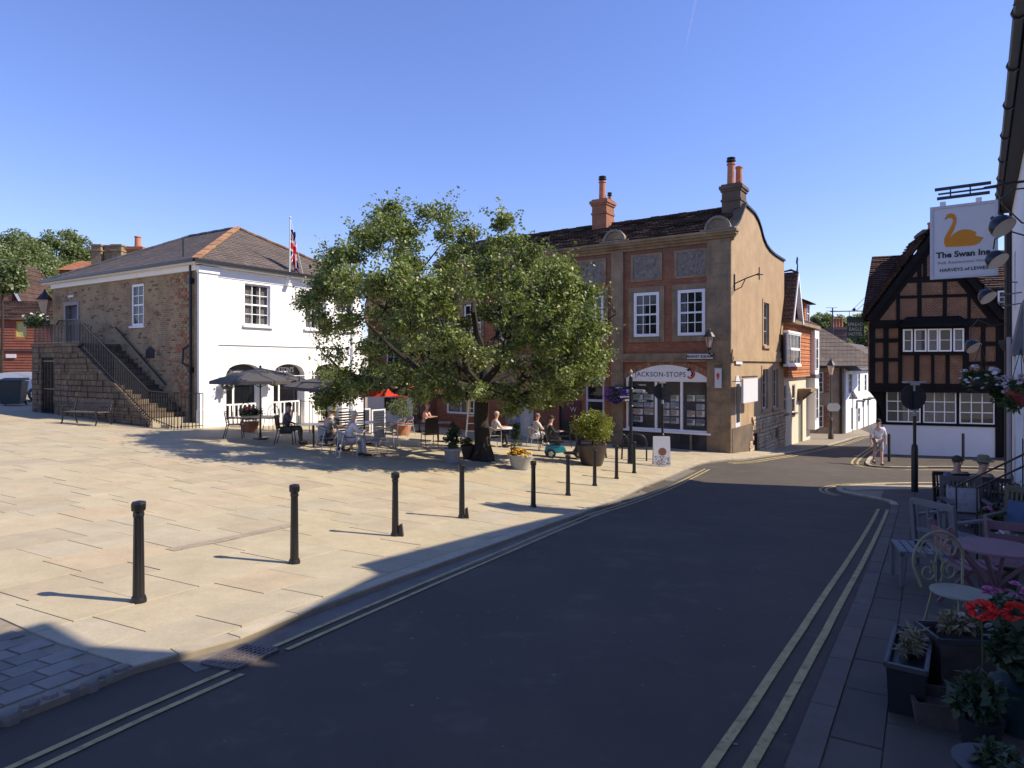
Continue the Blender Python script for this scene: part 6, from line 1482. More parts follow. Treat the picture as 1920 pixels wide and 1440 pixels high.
for x in (-.42, .42): MB().lathe([(.1,-.03),(.1,.03)], 12).build('wheel', M['iron'], wb).matrix_local = Matrix.Translation((x,.35,.1)) @ Matrix.Rotation(R(90),4,'Y')
# parked car, side on, pale silver hatchback mostly hidden by the bin
def car(loc, rz, label, paint):
    c = empty('parked_car', loc, rz, label, 'car')
    prof = [(-2.0,.35),(-2.05,.65),(-1.95,.85),(-1.1,1.0),(-.5,1.42),(.2,1.5),(1.1,1.45),(1.75,1.05),(1.95,.95),(2.02,.6),(1.95,.35)]
    def arc(cx): return [(cx+.36*math.cos(t), .33+.36*math.sin(t)) for t in np.linspace(0, math.pi, 9)]
    low = prof + arc(1.25) + arc(-1.25)
    mb = MB(); n = len(low); secs = []
    for yy, ins in ((-.85,.06),(-.80,0),(.80,0),(.85,.06)):
        secs.append([(x*(1-.0*ins), yy*(1-.16*max(0,(z-.9))), z) for x, z in low])
    vs = [q for s_ in secs for q in s_]; fs = [(i+k*n, (i+1)%n+k*n, (i+1)%n+(k+1)*n, i+(k+1)*n) for k in range(3) for i in range(n)]; fs += [tuple(range(n)), tuple(range(4*n-1,3*n-1,-1))]
    mb.add(vs, fs); mb.build('body', paint, c)
    for s_ in (-1, 1):
        yy = s_*.80; g = MB(); g.add([(-.95,yy*.965,1.02),(-.42,yy*.91,1.38),(.12,yy*.905,1.42),(.12,yy*.96,1.02)],[(0,1,2,3)]); g.build('side_window', M['glassdark'], c).location.y = .015*s_
        g = MB(); g.add([(.18,yy*.96,1.02),(.18,yy*.905,1.42),(.95,yy*.91,1.38),(1.3,yy*.965,1.02)],[(0,1,2,3)]); g.build('side_window', M['glassdark'], c).location.y = .015*s_
        for x in (-1.25, 1.25):
            wmat = Matrix.Translation((x, s_*.76, .33)) @ Matrix.Rotation(R(90), 4, 'X')
            wh_ = MB().lathe([(.27,-.1),(.33,-.08),(.33,.08),(.27,.1)], 20).build('wheel', M['iron'], c, smooth=True); wh_.matrix_local = wmat
            MB().lathe([(.2,-.11),(.22,-.105),(.22,.105),(.2,.11)], 10, flute=.3).build('rim', flat('alloy', (.5,.5,.52), .35, metal=.7), wh_)
    MB().box(-2.07,-1.98,-.7,-.4,.62,.78).build('headlight', M['signwhite'], c); MB().box(-2.07,-1.98,.4,.7,.62,.78).build('headlight', M['signwhite'], c)
    MB().box(1.9,2.03,-.75,-.55,.75,1.0).build('tail_light', RED, c); MB().box(1.9,2.03,.55,.75,.75,1.0).build('tail_light', RED, c)
    g = MB(); g.add([(-1.12,-.66,1.0),(-1.12,.66,1.0),(-.5,.6,1.42),(-.5,-.6,1.42)],[(0,1,2,3)]); g.build('windscreen', M['glassdark'], c).location = (-.02,0,.02)
    return c
q = at(30, 757, 34); car((q.x, q.y, gz(q.x, q.y)), R(12), 'pale silver hatchback parked behind the wheelie bin', flat('silver_paint', (.45,.47,.50), .3, metal=.3))

# ============================================================ plants in pots
def pot(loc, prof, m, label, name='plant_pot', cat='plant pot', rz=0, n=20):
    o = empty(name, loc, rz, label, cat); MB().lathe(prof, n).build('pot', m, o, smooth=True)
    MB().lathe([(prof[-1][0]*.93, prof[-1][1]-.04), (prof[-1][0]*.5, prof[-1][1]-.03)], n).build('soil', mat('soil', (.04,.03,.02), 1, .3, 9), o); return o
def bush(o, c, r, n, leaf, m, seed, asp=1.8, clumps=26, name='foliage', sq=1.):
    rs = np.random.RandomState(seed); L = []
    for i in range(clumps):
        d = rs.normal(size=3); d /= np.linalg.norm(d); f = rs.uniform(.25,.85); q = np.array(c)+d*np.array(r)*f; L.append(cloud(rs, q, min(r)*rs.uniform(.25,.45), n//clumps, .9))
    leaves(name, np.vstack(L), leaf, m, o, kind='stuff', aspect=asp, seed=seed, flatness=.3)
def blooms(o, pts, r, m, seed=1, name='flower'):
    """individual flower heads, each a small ruffled dome of petals"""
    rs = np.random.RandomState(seed); me = None
    for p in pts:
        if me is None:
            mb = MB(); n = 7
            for ring, (rr_, zz) in enumerate(((1,.0),(.65,.28),(.3,.42))):
                for k in range(n):
                    a = 2*math.pi*k/n + ring*.4; w_ = .42*rr_; ca, sa = math.cos(a), math.sin(a); mb.add([(0,0,zz*.5),(ca*rr_*.6-sa*w_,sa*rr_*.6+ca*w_,zz),(ca*rr_,sa*rr_,zz*.8+.1),(ca*rr_*.6+sa*w_,sa*rr_*.6-ca*w_,zz)],[(0,1,2,3)])
            f = mb.build(name, m, o); me = f.data
        else: f = link_mesh(name, me, o)
        s_ = r*rs.uniform(.7,1.2); f.location = p; f.rotation_euler = (rs.uniform(-.7,.7), rs.uniform(-.7,.7), rs.uniform(0,6)); f.scale = (s_,)*3
def ring_pts(c, r, n, seed, dome=.3):
    rs = np.random.RandomState(seed); out = []
    for i in range(n):
        a = rs.uniform(0, 6.28); q = r*rs.uniform(0,1)**.5; out.append((c[0]+q*math.cos(a), c[1]+q*math.sin(a), c[2]+dome*(1-(q/r)**2)+rs.uniform(-.03,.03)))
    return out
p = gobj(1110, 871); k = p.y/FOC
o = pot(p, [(18*k,-.02),(20*k,.03),(25*k,18*k),(28*k,33*k),(28.5*k,36*k),(27*k,36*k)], mat('bronze_glazed_pot', (.05,.035,.03), .4, .25, 3), 'big round brown pot holding a golden variegated bush')
bush(o, (.02,0,72*k), (45*k,42*k,37*k), 5200, .075, M['yewleaf'], 41, clumps=60); MB().tube([(0,0,.5),(.05,0,1.2)], .03).build('stem', M['bark'], o)
p = gobj(975, 879); k = p.y/FOC
o = pot(p, [(15*k,0),(15.5*k,.02),(21*k,22*k),(23*k,24*k),(23*k,27*k),(21*k,27*k)], mat('pale_stone_pot', (.32,.32,.30), .8, .15, 4), 'pale grey pot full of yellow and orange flowers')
bush(o, (0,0,28*k), (22*k,20*k,7*k), 700, .06, M['darkleaf'], 42); blooms(o, ring_pts((0,0,28*k), 24*k, 60, 3, .10), .055, M['pet_yellow'], 3); blooms(o, ring_pts((-.12,0,28*k), 16*k, 14, 4, .10), .05, flat('orange_petals', (.75,.22,.02)), 4)
p = gobj(848, 868); k = p.y/FOC
o = pot(p, [(12*k,0),(12.5*k,.02),(15*k,22*k),(17.5*k,23*k),(17.5*k,28*k),(16*k,28*k)], mat('grey_ribbed_pot', (.26,.26,.26), .8, .15, 4), 'grey pot with a dark upright shrub left of the oak trunk')
bush(o, (0,0,48*k), (17*k,15*k,30*k), 1900, .07, M['darkleaf'], 43, clumps=34)
p = gobj(876, 860); k = p.y/FOC
o = pot(p, [(7*k,0),(13*k,24*k),(13.5*k,25*k),(12*k,25*k)], mat('dark_brown_pot', (.06,.045,.04), .7, .2, 4), 'small dark tapering pot with a spiky plant, close against the oak trunk')
bush(o, (0,0,32*k), (15*k,10*k,12*k), 500, .12, M['darkleaf'], 44, asp=5)
p = gobj(968, 856); k = p.y/FOC
o = pot(p, [(9*k,0),(11*k,14*k),(12*k,16*k),(11*k,16*k)], M['terracotta'], 'pot with a small conical conifer behind the yellow flowers')
rs2 = np.random.RandomState(4); L = []
for i in range(44): t = rs2.uniform(0,1); a = rs2.uniform(0,6.28); r_ = 15*k*(1-t*.8)*rs2.uniform(.3,1); L.append(cloud(rs2, (r_*math.cos(a), r_*math.sin(a), (16+46*t)*k), .09, 45))
leaves('foliage', np.vstack(L), .06, M['conifer'], o, kind='stuff', aspect=3, seed=4)
# shrubs at the white building
def shrub(px, pyb, w_, h_, Y, m, label, seed, potm=None, lift=0, n=1600, leaf=.07, flowers=None):
    q = at(px, pyb, Y); g_ = gz(q.x, q.y); k = Y/FOC; o = pot((q.x, q.y, g_), [(w_*.25*k,0),(w_*.33*k,max(.25, q.z-g_)),(w_*.35*k,max(.27,q.z-g_+.02)),(w_*.32*k,max(.27,q.z-g_+.02))], potm or M['terracotta'], label); z0 = max(.25, q.z-g_)
    bush(o, (0,0,z0+h_*k*.5), (w_*k*.5,w_*k*.45,h_*k*.5), n, leaf, m, seed)
    if flowers: blooms(o, ring_pts((0,-.1,z0+h_*k*.55), w_*k*.45, 22, seed, .2), .06, flowers, seed)
    return o
shrub(468, 792, 50, 32, 23.4, M['darkleaf'], 'low shrub with red geraniums under the first arch of the white building', 51, flowers=M['pet_red'])
shrub(612, 790, 46, 40, 25.5, M['yewleaf'], 'yellow green shrub against the white wall behind the seated man', 52)
shrub(752, 795, 62, 56, 27, leafmat('grey_green', [(.09,.11,.06),(.17,.2,.11),(.28,.3,.19)], .3), 'loose grey green shrub beside the red trimmed parasol', 53, n=2200)
# flower balls hung on the white wall
def basket(loc, r, label, flower, seed, leafm=M['conifer'], trail=0, hang=.5, n=900, nb=34, fr=.055):
    o = empty('hanging_basket', loc, 0, label, 'hanging basket'); MB().lathe([(.02,-r*.75),(r*.5,-r*.55),(r*.7,-.1),(r*.72,0),(r*.6,0)], 14).build('basket', M['ironmatt'], o, smooth=True)
    mb = MB()
    for a in (0, 2.1, 4.2): mb.tube([(r*.6*math.cos(a), r*.6*math.sin(a), 0), (0,0,hang)], .006, 4)
    mb.build('chain', M['iron'], o); bush(o, (0,0,r*.1), (r,r,r*.7), n, .06, leafm, seed, clumps=22)
    if trail: bush(o, (trail[0],trail[1],-r*.8), (r*.5,r*.5,r*.9), n//2, .09, leafm, seed+1, asp=3)
    rs = np.random.RandomState(seed); d = rs.normal(size=(nb,3)); d /= np.linalg.norm(d,axis=1)[:,None]; blooms(o, [tuple(q) for q in d*np.array([r,r,r*.75])*rs.uniform(.85,1.08,(nb,1))+np.array([0,0,r*.1])], fr, flower, seed); return o
basket(W.w(.95, -.35, 1.55), .30, 'ball of white flowers hanging at the first arch of the white building', M['pet_white'], 61)
basket(W.w(3.0, -.35, 1.62), .26, 'yellow green hanging basket between the two arches', flat('lime_petals', (.4,.5,.06)), 62, M['yewleaf'])
jb = J.front(1154, 742, -.5); basket(J.w(jb[0], -.5, jb[1]), .50, 'purple flower basket hanging left of the estate agent window', M['pet_purple'], 63, n=500, nb=240, fr=.06)
# window box flowers on the landing of the stair
fb_ = empty('flower_trough', W.w(sx-.05, (gy0+ye)/2+.1, LZ+1.0), W.a, 'trough of pale flowers hung on the landing railing of the stone stair', 'flower trough')
MB().box(-.3,.0,-1.3,1.1,-.1,.12).build('trough', M['ironmatt'], fb_); bush(fb_, (-.2,-.1,.12), (.38,1.5,.34), 2600, .09, M['conifer'], 64, clumps=30)
blooms(fb_, [(-.35+rnd.uniform(-.15,.1), rnd.uniform(-1.3,1.1), .2+rnd.uniform(-.15,.2)) for _ in range(34)], .06, M['pet_white'], 65)
# ============================================================ people
def skin_mesh(name, V, E, Rd, m, parent, root=0, lv=1):
    me = bpy.data.meshes.new(name); me.from_pydata([tuple(v) for v in V], E, []); o = bpy.data.objects.new(name, me); COL.objects.link(o)
    me.materials.append(m)
    md = o.modifiers.new('skin', 'SKIN'); md.use_smooth_shade = True
    sv_ = me.skin_vertices[0].data
    for i, r in enumerate(Rd): sv_[i].radius = (r, r) if not isinstance(r, tuple) else r
    sv_[root].use_root = True
    s2 = o.modifiers.new('sub', 'SUBSURF'); s2.levels = lv; s2.render_levels = lv
    dg = bpy.context.evaluated_depsgraph_get(); dg.update(); nm = bpy.data.meshes.new_from_object(o.evaluated_get(dg))
    nm.materials.clear(); nm.materials.append(m); bpy.data.objects.remove(o)
    r_ = bpy.data.objects.new(name, nm); COL.objects.link(r_); r_.parent = parent; nm.polygons.foreach_set('use_smooth', [True]*len(nm.polygons)); return r_
CLO = {}
def cloth(c):
    if c not in CLO: CLO[c] = mat('cloth', c, .9, .15, 6, .3, 20)
    return CLO[c]
def person(loc, rz, label, shirt=(.7,.7,.7), trousers=(.05,.06,.09), hair=(.05,.035,.025), pose='sit', shorts=False, lean=.0, arms='table', hat=None, sleeves=True, group=None, dress=False, scale=1.):
    """faces local +y; seated figures have their seat at z = .46"""
    o = empty('person', loc, rz, label, 'person', group); o.scale = (scale,)*3
    sit = pose == 'sit'; hz = .50 if sit else .93
    P = {}
    P['pel'] = (0, 0, hz); ch = .30; tz_ = hz
    dy = lean
    P['waist'] = (0, dy*.3+.0, hz+.18); P['chest'] = (0, dy*.75, hz+.38); P['neck'] = (0, dy+.01, hz+.53); P['head0'] = (0, dy+.03, hz+.61); P['head1'] = (0, dy+.05, hz+.70); P['head2'] = (0, dy+.035, hz+.775)
    V = []; E = []; Rd = []; idx = {}
    def add(n, p, r, par=None):
        idx[n] = len(V); V.append(Vector(p)); Rd.append(r)
        if par: E.append((idx[par], idx[n]))
    add('pel', P['pel'], (.15,.11)); add('waist', P['waist'], (.135,.10), 'pel'); add('chest', P['chest'], (.15,.105), 'waist'); add('neck', P['neck'], .055, 'chest'); add('head0', P['head0'], .062, 'neck'); add('head1', P['head1'], (.078,.095), 'head0'); add('head2', P['head2'], .06, 'head1')
    leg = {}
    for s in (-1, 1):
        n = str(s)
        if sit: kn = (s*.13, .44, hz+.02); an = (s*.14, .42 if s<0 else .50, .09); toe = (s*.15, an[1]+.17, .035)
        else: kn = (s*.10, .10 if s<0 else -.02, .49); an = (s*.09, .20 if s<0 else -.24, .09 if s<0 else .12); toe = (s*.09, an[1]+.17, .03 if s<0 else .05)
        add('hip'+n, (s*.10, .02, hz-.03), .095, 'pel'); add('kn'+n, kn, .062, 'hip'+n); add('calf'+n, tuple(np.array(kn)*.65+np.array(an)*.35+np.array([0,-.01,0])), .058, 'kn'+n); add('an'+n, an, .036, 'calf'+n); add('toe'+n, toe, .034, 'an'+n)
        sh = (s*.19, dy*.85, hz+.45)
        if arms == 'table': el = (s*.25, dy*.8+.14, hz+.22); ha = (s*.12, dy*.8+.38, hz+.24)
        elif arms == 'face' and s > 0: el = (.26, dy*.8+.16, hz+.24); ha = (.10, dy+.17, hz+.52)
        elif arms == 'down' or not sit: el = (s*.27, dy*.6-.02+.06*s, hz+.17); ha = (s*.27, dy*.5+.08+.10*s, hz-.06)
        else: el = (s*.27, dy*.6-.02, hz+.2); ha = (s*.2, dy*.6+.24, hz+.12)
        add('sh'+n, sh, .062, 'chest'); add('el'+n, el, .044, 'sh'+n); add('wr'+n, ha, .026, 'el'+n)
        d = (Vector(ha)-Vector(el)).normalized(); side = d.cross(Vector((0,0,1))).normalized()
        add('palm'+n, Vector(ha)+d*.06, (.034,.018), 'wr'+n)
        for f in range(4): add('f%d'%f+n, Vector(ha)+d*.10+side*(f-1.5)*.019, .009, 'palm'+n); add('g%d'%f+n, Vector(ha)+d*(.145-.006*abs(f-1.5))+side*(f-1.5)*.021-Vector((0,0,.012)), .007, 'f%d'%f+n)
        add('th'+n, Vector(ha)+d*.05-side*s*.045, .010, 'wr'+n); add('th2'+n, Vector(ha)+d*.085-side*s*.055, .008, 'th'+n)
    skin_mesh('body', V, E, Rd, M['skin'], o)
    def garment(name, keys, grow, m, extra=()):
        ii = {k_: j for j, k_ in enumerate(keys)}; inv = {v: k_ for k_, v in idx.items()}
        V2 = [V[idx[k_]] for k_ in keys]; R2 = []
        for k_ in keys:
            r = Rd[idx[k_]]; R2.append((r[0]+grow, r[1]+grow) if isinstance(r, tuple) else r+grow)
        E2 = [(ii[inv[a]], ii[inv[b]]) for a, b in E if inv[a] in ii and inv[b] in ii]
        return skin_mesh(name, V2, E2, R2, m, o)
    tk = ['pel','waist','chest'] + [a+n for n in ('-1','1') for a in (('sh','el','wr') if sleeves == 2 else ('sh','el'))]
    garment('shirt', tk, .016, cloth(shirt))
    lk = ['pel'] + [a+n for n in ('-1','1') for a in (('hip','kn') if shorts else ('hip','kn','calf','an'))]
    garment('shorts' if shorts else 'trousers', lk, .017, cloth(trousers))
    for s in ('-1', '1'):
        a, t = V[idx['an'+s]], V[idx['toe'+s]]; MB().tube([a+Vector((0,-.05,-.05)), a+Vector((0,.05,-.04)), t+Vector((0,.02,0))], [.045,.048,.035], 8).build('shoe', cloth((.05,.045,.04)), o, smooth=True)
    hc = V[idx['head1']]
    mb = MB(); prof = [(.0,-.5),(.88,-.45),(1.05,.1),(.95,.55),(.6,.9),(.1,1.05)]
    mb.M = Matrix.Translation(hc+Vector((0,-.018,.035))) @ Matrix.Diagonal((.088,.098,.098,1))
    mb.lathe([(.9,-.35),(1.05,.1),(.95,.55),(.6,.9),(.05,1.05)], 14); 
    if hair: mb.build('hair', cloth(hair), o, smooth=True)
    f = MB(); f.tube([hc+Vector((0,.088,.02)), hc+Vector((0,.112,-.012)), hc+Vector((0,.09,-.022))], [.008,.014,.01], 6); f.build('nose', M['skin'], o, smooth=True)
    for s in (-1, 1): MB().lathe([(.0,-.01),(.011,0),(.0,.01)], 8, hc+Vector((s*.032,.088,.018))).build('eye', M['black'], o); MB().lathe([(.0,-.028),(.016,0),(.0,.028)], 8, hc+Vector((s*.086,.0,-.005))).build('ear', M['skin'], o)
    MB().box(hc.x-.024,hc.x+.024,hc.y+.086,hc.y+.094,hc.z-.048,hc.z-.04).build('mouth', cloth((.3,.08,.07)), o)
    if hat:
        mb = MB(); mb.M = Matrix.Translation(hc+Vector((0,-.005,.06))); mb.lathe([(.17,-.01),(.165,.0),(.1,.01),(.098,.09),(.07,.11),(.0,.115)], 18); mb.build('hat', cloth(hat), o, smooth=True)
    return o
# ============================================================ café furniture
AL = mat('brushed_aluminium', (.55,.55,.57), .35, .08, 8, metal=.6)
WV = mat('grey_weave', (.30,.28,.27), .7, .3, 30, .5, 60)
def bistro_chair(loc, rz, label, frame=None, seatm=None, group='tubular café chairs'):
    """tubular armchair with one hooped rail, woven seat and back; faces local +y"""
    frame = frame or AL; seatm = seatm or WV
    o = empty('cafe_chair', loc, rz, label, 'chair', group)
    seat = MB(); seat.prism([(-.22,-.2),(.22,-.2),(.24,.22),(-.24,.22)], 'z', .43, .455); seat.build('seat', seatm, o)
    arc = [(.27*math.cos(t)*1.02, -.02-.27*math.sin(t), .66+.14*math.sin(t)) for t in np.linspace(0, math.pi, 13)]
    MB().tube([(.25,.24,0),(.26,.22,.64)] + [(x,y,z) for x, y, z in arc] + [(-.26,.22,.64),(-.25,.24,0)], .013, 6).build('arm_hoop', frame, o, smooth=True)
    mb = MB(); n = 9; vs = []
    for t in np.linspace(.5, math.pi-.5, n):
        for z in (.52, .64+.14*math.sin(t)): vs.append((.25*math.cos(t), -.0-.25*math.sin(t), z))
    mb.add(vs, [(2*i,2*i+2,2*i+3,2*i+1) for i in range(n-1)]); mb.build('backrest', seatm, o)
    for s in (-1, 1): MB().tube([(s*.22,-.14,.66),(s*.20,-.19,.44),(s*.24,-.28,0)], .012, 6).build('leg', frame, o, smooth=True)
    return o
def slat_chair(loc, rz, label, m=M['iron'], high=.88, solid=False, group='dark café chairs', arms=True, n=6, seatm=None):
    o = empty('cafe_chair', loc, rz, label, 'chair', group)
    MB().box(-.22,.22,-.2,.24,.43,.455).build('seat', seatm or m, o)
    for s in (-1, 1):
        MB().tube([(s*.22,-.32,0),(s*.22,-.21,.44),(s*.22,-.29,high)], .014, 6).build('rear_leg', m, o); MB().tube([(s*.22,.26,0),(s*.22,.22,.44),(s*.22,.22,.64 if arms else .44)], .014, 6).build('front_leg', m, o)
        if arms: MB().tube([(s*.22,.24,.64),(s*.23,.0,.66),(s*.22,-.25,.65)], .016, 6).build('armrest', m, o)
    if solid: MB().add([(-.22,-.23,.48),(.22,-.23,.48),(.22,-.29,high),(-.22,-.29,high),(-.22,-.25,.48),(.22,-.25,.48),(.22,-.31,high),(-.22,-.31,high)],[(0,1,2,3),(4,5,6,7),(0,1,5,4),(2,3,7,6),(1,2,6,5),(0,3,7,4)]).build('backrest', m, o)
    else:
        for i in range(n): z = .52+(high-.54)*i/(n-1); yy = -.22-.07*(z-.46)/(high-.46); MB().bar((-.22,yy,z),(.22,yy,z),.02,.03).build('back_slat', m, o)
    return o
def hoop_chair(loc, rz, label, m=M['iron']):
    o = empty('cafe_chair', loc, rz, label, 'chair', 'hoop backed café chairs')
    MB().lathe([(.2,.43),(.22,.44),(.22,.46),(.2,.465)], 16).build('seat', m, o)
    MB().tube([(-.22,-.12,.44)] + [(.24*-math.cos(t),-.18,.62+.32*math.sin(t)) for t in np.linspace(0,math.pi,12)] + [(.22,-.12,.44)], .013, 6).build('back_hoop', m, o)
    MB().tube([(-.12,-.14,.45)] + [(.12*-math.cos(t),-.17,.6+.18*math.sin(t)) for t in np.linspace(0,math.pi,8)] + [(.12,-.14,.45)], .01, 5).build('inner_hoop', m, o)
    for s in (-1, 1):
        for t in (-1, 1): MB().tube([(s*.16,t*.15,.44),(s*.21,t*.21,0)], .013, 5).build('leg', m, o)
    return o
def cafe_table(loc, rz, label, r=.38, h=.73, top=None, square=False, group='café tables'):
    o = empty('cafe_table', loc, rz, label, 'table', group)
    if square: MB().box(-r,r,-r,r,h-.025,h).build('table_top', top or AL, o)
    else: MB().lathe([(r,h-.02),(r,h),(r*.98,h+.004)], 24).build('table_top', top or AL, o)
    MB().lathe([(.03,.03),(.028,h-.02)], 8).build('pedestal', M['iron'], o); MB().lathe([(.24,0),(.22,.02),(.05,.04)], 16).build('base', M['iron'], o); return o
def parasol(loc, r, h, canopy, label, trim=None, rz=0, tilt=0, poletop=None, drop=.42, n=8, square=False):
    o = empty('parasol', loc, rz, label, 'parasol')
    MB().tube([(0,0,0),(0,0,h+.05)], .022, 8).build('pole', M['ironmatt'], o); MB().lathe([(.25,0),(.24,.05),(.05,.07),(.03,.25)], 16).build('base', M['iron'], o)
    c = empty('canopy_tilt', (0,0,h), 0); c.parent = o; c.rotation_euler = (0, tilt, 0)
    mb = MB(); A = [2*math.pi*(i+.5)/n for i in range(n)]
    R1 = r*(1.1 if square else 1); ring = [(R1*math.cos(a), R1*math.sin(a), -drop) for a in A]; mid_ = [(R1*.5*math.cos(a), R1*.5*math.sin(a), -drop*.42) for a in A]
    v0 = [(0,0,0)] + mid_ + ring; fs = [(0,1+i,1+(i+1)%n) for i in range(n)] + [(1+i,1+n+i,1+n+(i+1)%n,1+(i+1)%n) for i in range(n)]; mb.add(v0, fs)
    if not trim: mb.add(ring + [(x,y,z-.10) for x,y,z in ring], [(i,(i+1)%n,n+(i+1)%n,n+i) for i in range(n)])
    mb.build('canopy', canopy, c)
    if trim: MB().add(ring + [(x*1.0,y*1.0,z-.22) for x,y,z in ring], [(i,(i+1)%n,n+(i+1)%n,n+i) for i in range(n)]).build('valance', trim, c)
    for a in A: MB().bar((0,0,-.06),(R1*.98*math.cos(a),R1*.98*math.sin(a),-drop-.015),.012).build('rib', M['iron'], c)
    for a in A: MB().bar((0,0,-drop-.25),(R1*.5*math.cos(a),R1*.5*math.sin(a),-drop*.45-.02),.01).build('strut', M['iron'], c)
    MB().lathe([(.04,0),(.05,.03),(.01,.08)], 8).build('finial', M['iron'], c); return o
GREYC = mat('grey_parasol_cloth', (.075,.07,.07), .9, .06, 3); CREAM = mat('faded_cream_cloth', (.62,.42,.34), .9, .08, 3); REDC = mat('red_cloth', (.60,.04,.02), .85, .08, 3)
# set 1 under the grey parasol
t1 = gobj(488, 823); cafe_table(t1, 0, 'round dark café table with the grey parasol pole through it', r=.62, top=M['iron'])
parasol(t1 + Vector((-.0,-.0,0)), 1.55, 2.35, GREYC, 'large dark grey parasol in front of the white building arches', rz=.2)
slat_chair(gobj(440, 821), R(-75), 'dark slatted armchair at the left end of the parasol table')
slat_chair(gobj(468, 808), R(-160), 'dark slatted armchair on the far side of the parasol table')
hoop_chair(gobj(462, 802), R(-150), 'hoop backed chair nearest the red geraniums'); hoop_chair(gobj(508, 806), R(170), 'hoop backed chair in front of the arched café door')
def seated(px, py, rz, plabel, chair, clabel, **kw):
    q = gobj(px, py); chair(q, rz, clabel); fwd = Vector((-math.sin(rz), math.cos(rz), 0)); return person(q + fwd*.0, rz, plabel, **kw)
seated(536, 833, R(-82), 'woman with long brown hair and patterned top seated facing right', lambda a,b,c: slat_chair(a,b,c,solid=True,high=.92), 'black solid backed armchair under the woman with brown hair', shirt=(.10,.09,.10), trousers=(.07,.07,.05), hair=(.06,.04,.03), arms='face', lean=.05)
t2 = gobj(588, 838); cafe_table(t2, 0, 'square pale topped café table between the brown haired woman and the man in a hat', r=.4, square=True)
parasol(t2 + Vector((.25,.5,0)), 1.35, 2.2, GREYC, 'second grey parasol, leaning, partly hidden behind the first', tilt=R(6), rz=.5)
seated(612, 848, R(-50), 'man in a wide straw hat seated at the café, turned away', bistro_chair, 'aluminium café armchair under the man with the hat', shirt=(.30,.29,.22), trousers=(.12,.11,.10), hair=(.3,.28,.25), hat=(.50,.44,.30), lean=.10)
seated(650, 857, R(-62), 'person in a white shirt and patterned trousers leaning forward at the café', bistro_chair, 'aluminium café armchair under the person in a white shirt, nearest the camera', shirt=(.72,.72,.74), trousers=(.42,.42,.45), hair=(.55,.52,.48), lean=.18, sleeves=2)
t3 = gobj(683, 832); cafe_table(t3, 0, 'round aluminium café table right of the white shirted person', r=.55)
parasol(t3, 1.5, 2.3, CREAM, 'faded cream parasol with red trim behind the oak branches', trim=REDC, rz=.3)
bistro_chair(gobj(705, 853), R(60), 'empty aluminium armchair right of the white shirted person'); bistro_chair(gobj(640, 826), R(-90), 'empty aluminium armchair behind the man in the hat')
bistro_chair(gobj(730, 838), R(80), 'aluminium armchair seen side on right of the round aluminium table'); bistro_chair(gobj(762, 818), R(150), 'aluminium armchair in front of the grey green shrub')
t4 = gobj(783, 812); parasol(t4 + Vector((0,.5,0)), 1.3, 2.25, mat('orange_red_cloth', (.60,.13,.05), .85, .1, 3), 'red parasol beyond the oak with a deep red edge', trim=REDC, rz=.1)
cafe_table(gobj(822, 828), 0, 'square café table between the black high chair and the dark shrub pot', r=.45, square=True, top=M['ironmatt'])
slat_chair(gobj(805, 838), R(25), 'black high backed café chair left of the dark shrub pot', solid=True, high=1.0, arms=False)
seated(795, 812, R(-100), 'person in a pale pink top seated at the red parasol', slat_chair, 'dark armchair under the person in pink', shirt=(.62,.36,.30), trousers=(.12,.12,.14), hair=(.4,.35,.3), lean=.12)
# louvred barrier panels behind the tables
for i, (a, b) in enumerate(((632,661),(666,694),(697,722))):
    q0, q1 = gobj(a, 814), gobj(b, 814); wd_ = (q1-q0).length; e = empty('barrier_panel', q0, math.atan2(q1.y-q0.y, q1.x-q0.x), ['louvred barrier panel with white frame, left of three','louvred barrier panel with white frame, middle of three','louvred barrier panel with white frame, right of three'][i], 'barrier', 'louvred café barriers')
    mb = MB(); mb.box(0,.05,-.02,.02,0,.98); mb.box(wd_-.05,wd_,-.02,.02,0,.98); mb.box(.05,wd_-.05,-.02,.02,.93,.98); mb.build('frame', M['fascia'], e)
    for j in range(8): MB().bar((.05,0,.12+.1*j),(wd_-.05,0,.12+.1*j),.02,.06).build('louvre', M['ironmatt'], e)
# menu stand by the door arch
for px in (563, 580):
    q = gobj(px, 812); mb = MB(); mb.tube([(0,0,0),(0,0,1.25)],.015); mb.tube([(.0,0,1.2),(.45,0,1.15),(.45,0,.0)],.012); o = mb.build('handrail', M['iron']); o.location = q; tag(o, 'thin black handrail by the café door, %s' % ('left one' if px == 563 else 'right one beside the second arch'), 'handrail')
# ladder-like easel left of the trunk
q = gobj(884, 834); e = empty('easel', q, 0, 'tall grey folding ladder standing just left of the oak trunk', 'ladder')
for s in (-1, 1): MB().bar((s*.24,0,0),(s*.08,.15,2.0),.04).build('rail', AL, e); MB().bar((s*.24,.6,0),(s*.08,.18,1.95),.03).build('rear_rail', AL, e)
for j in range(6): t = (j+.8)/7; MB().bar((-.24+.16*t,.15*t,2*t),(.24-.16*t,.15*t,2*t),.03,.03).build('rung', AL, e)
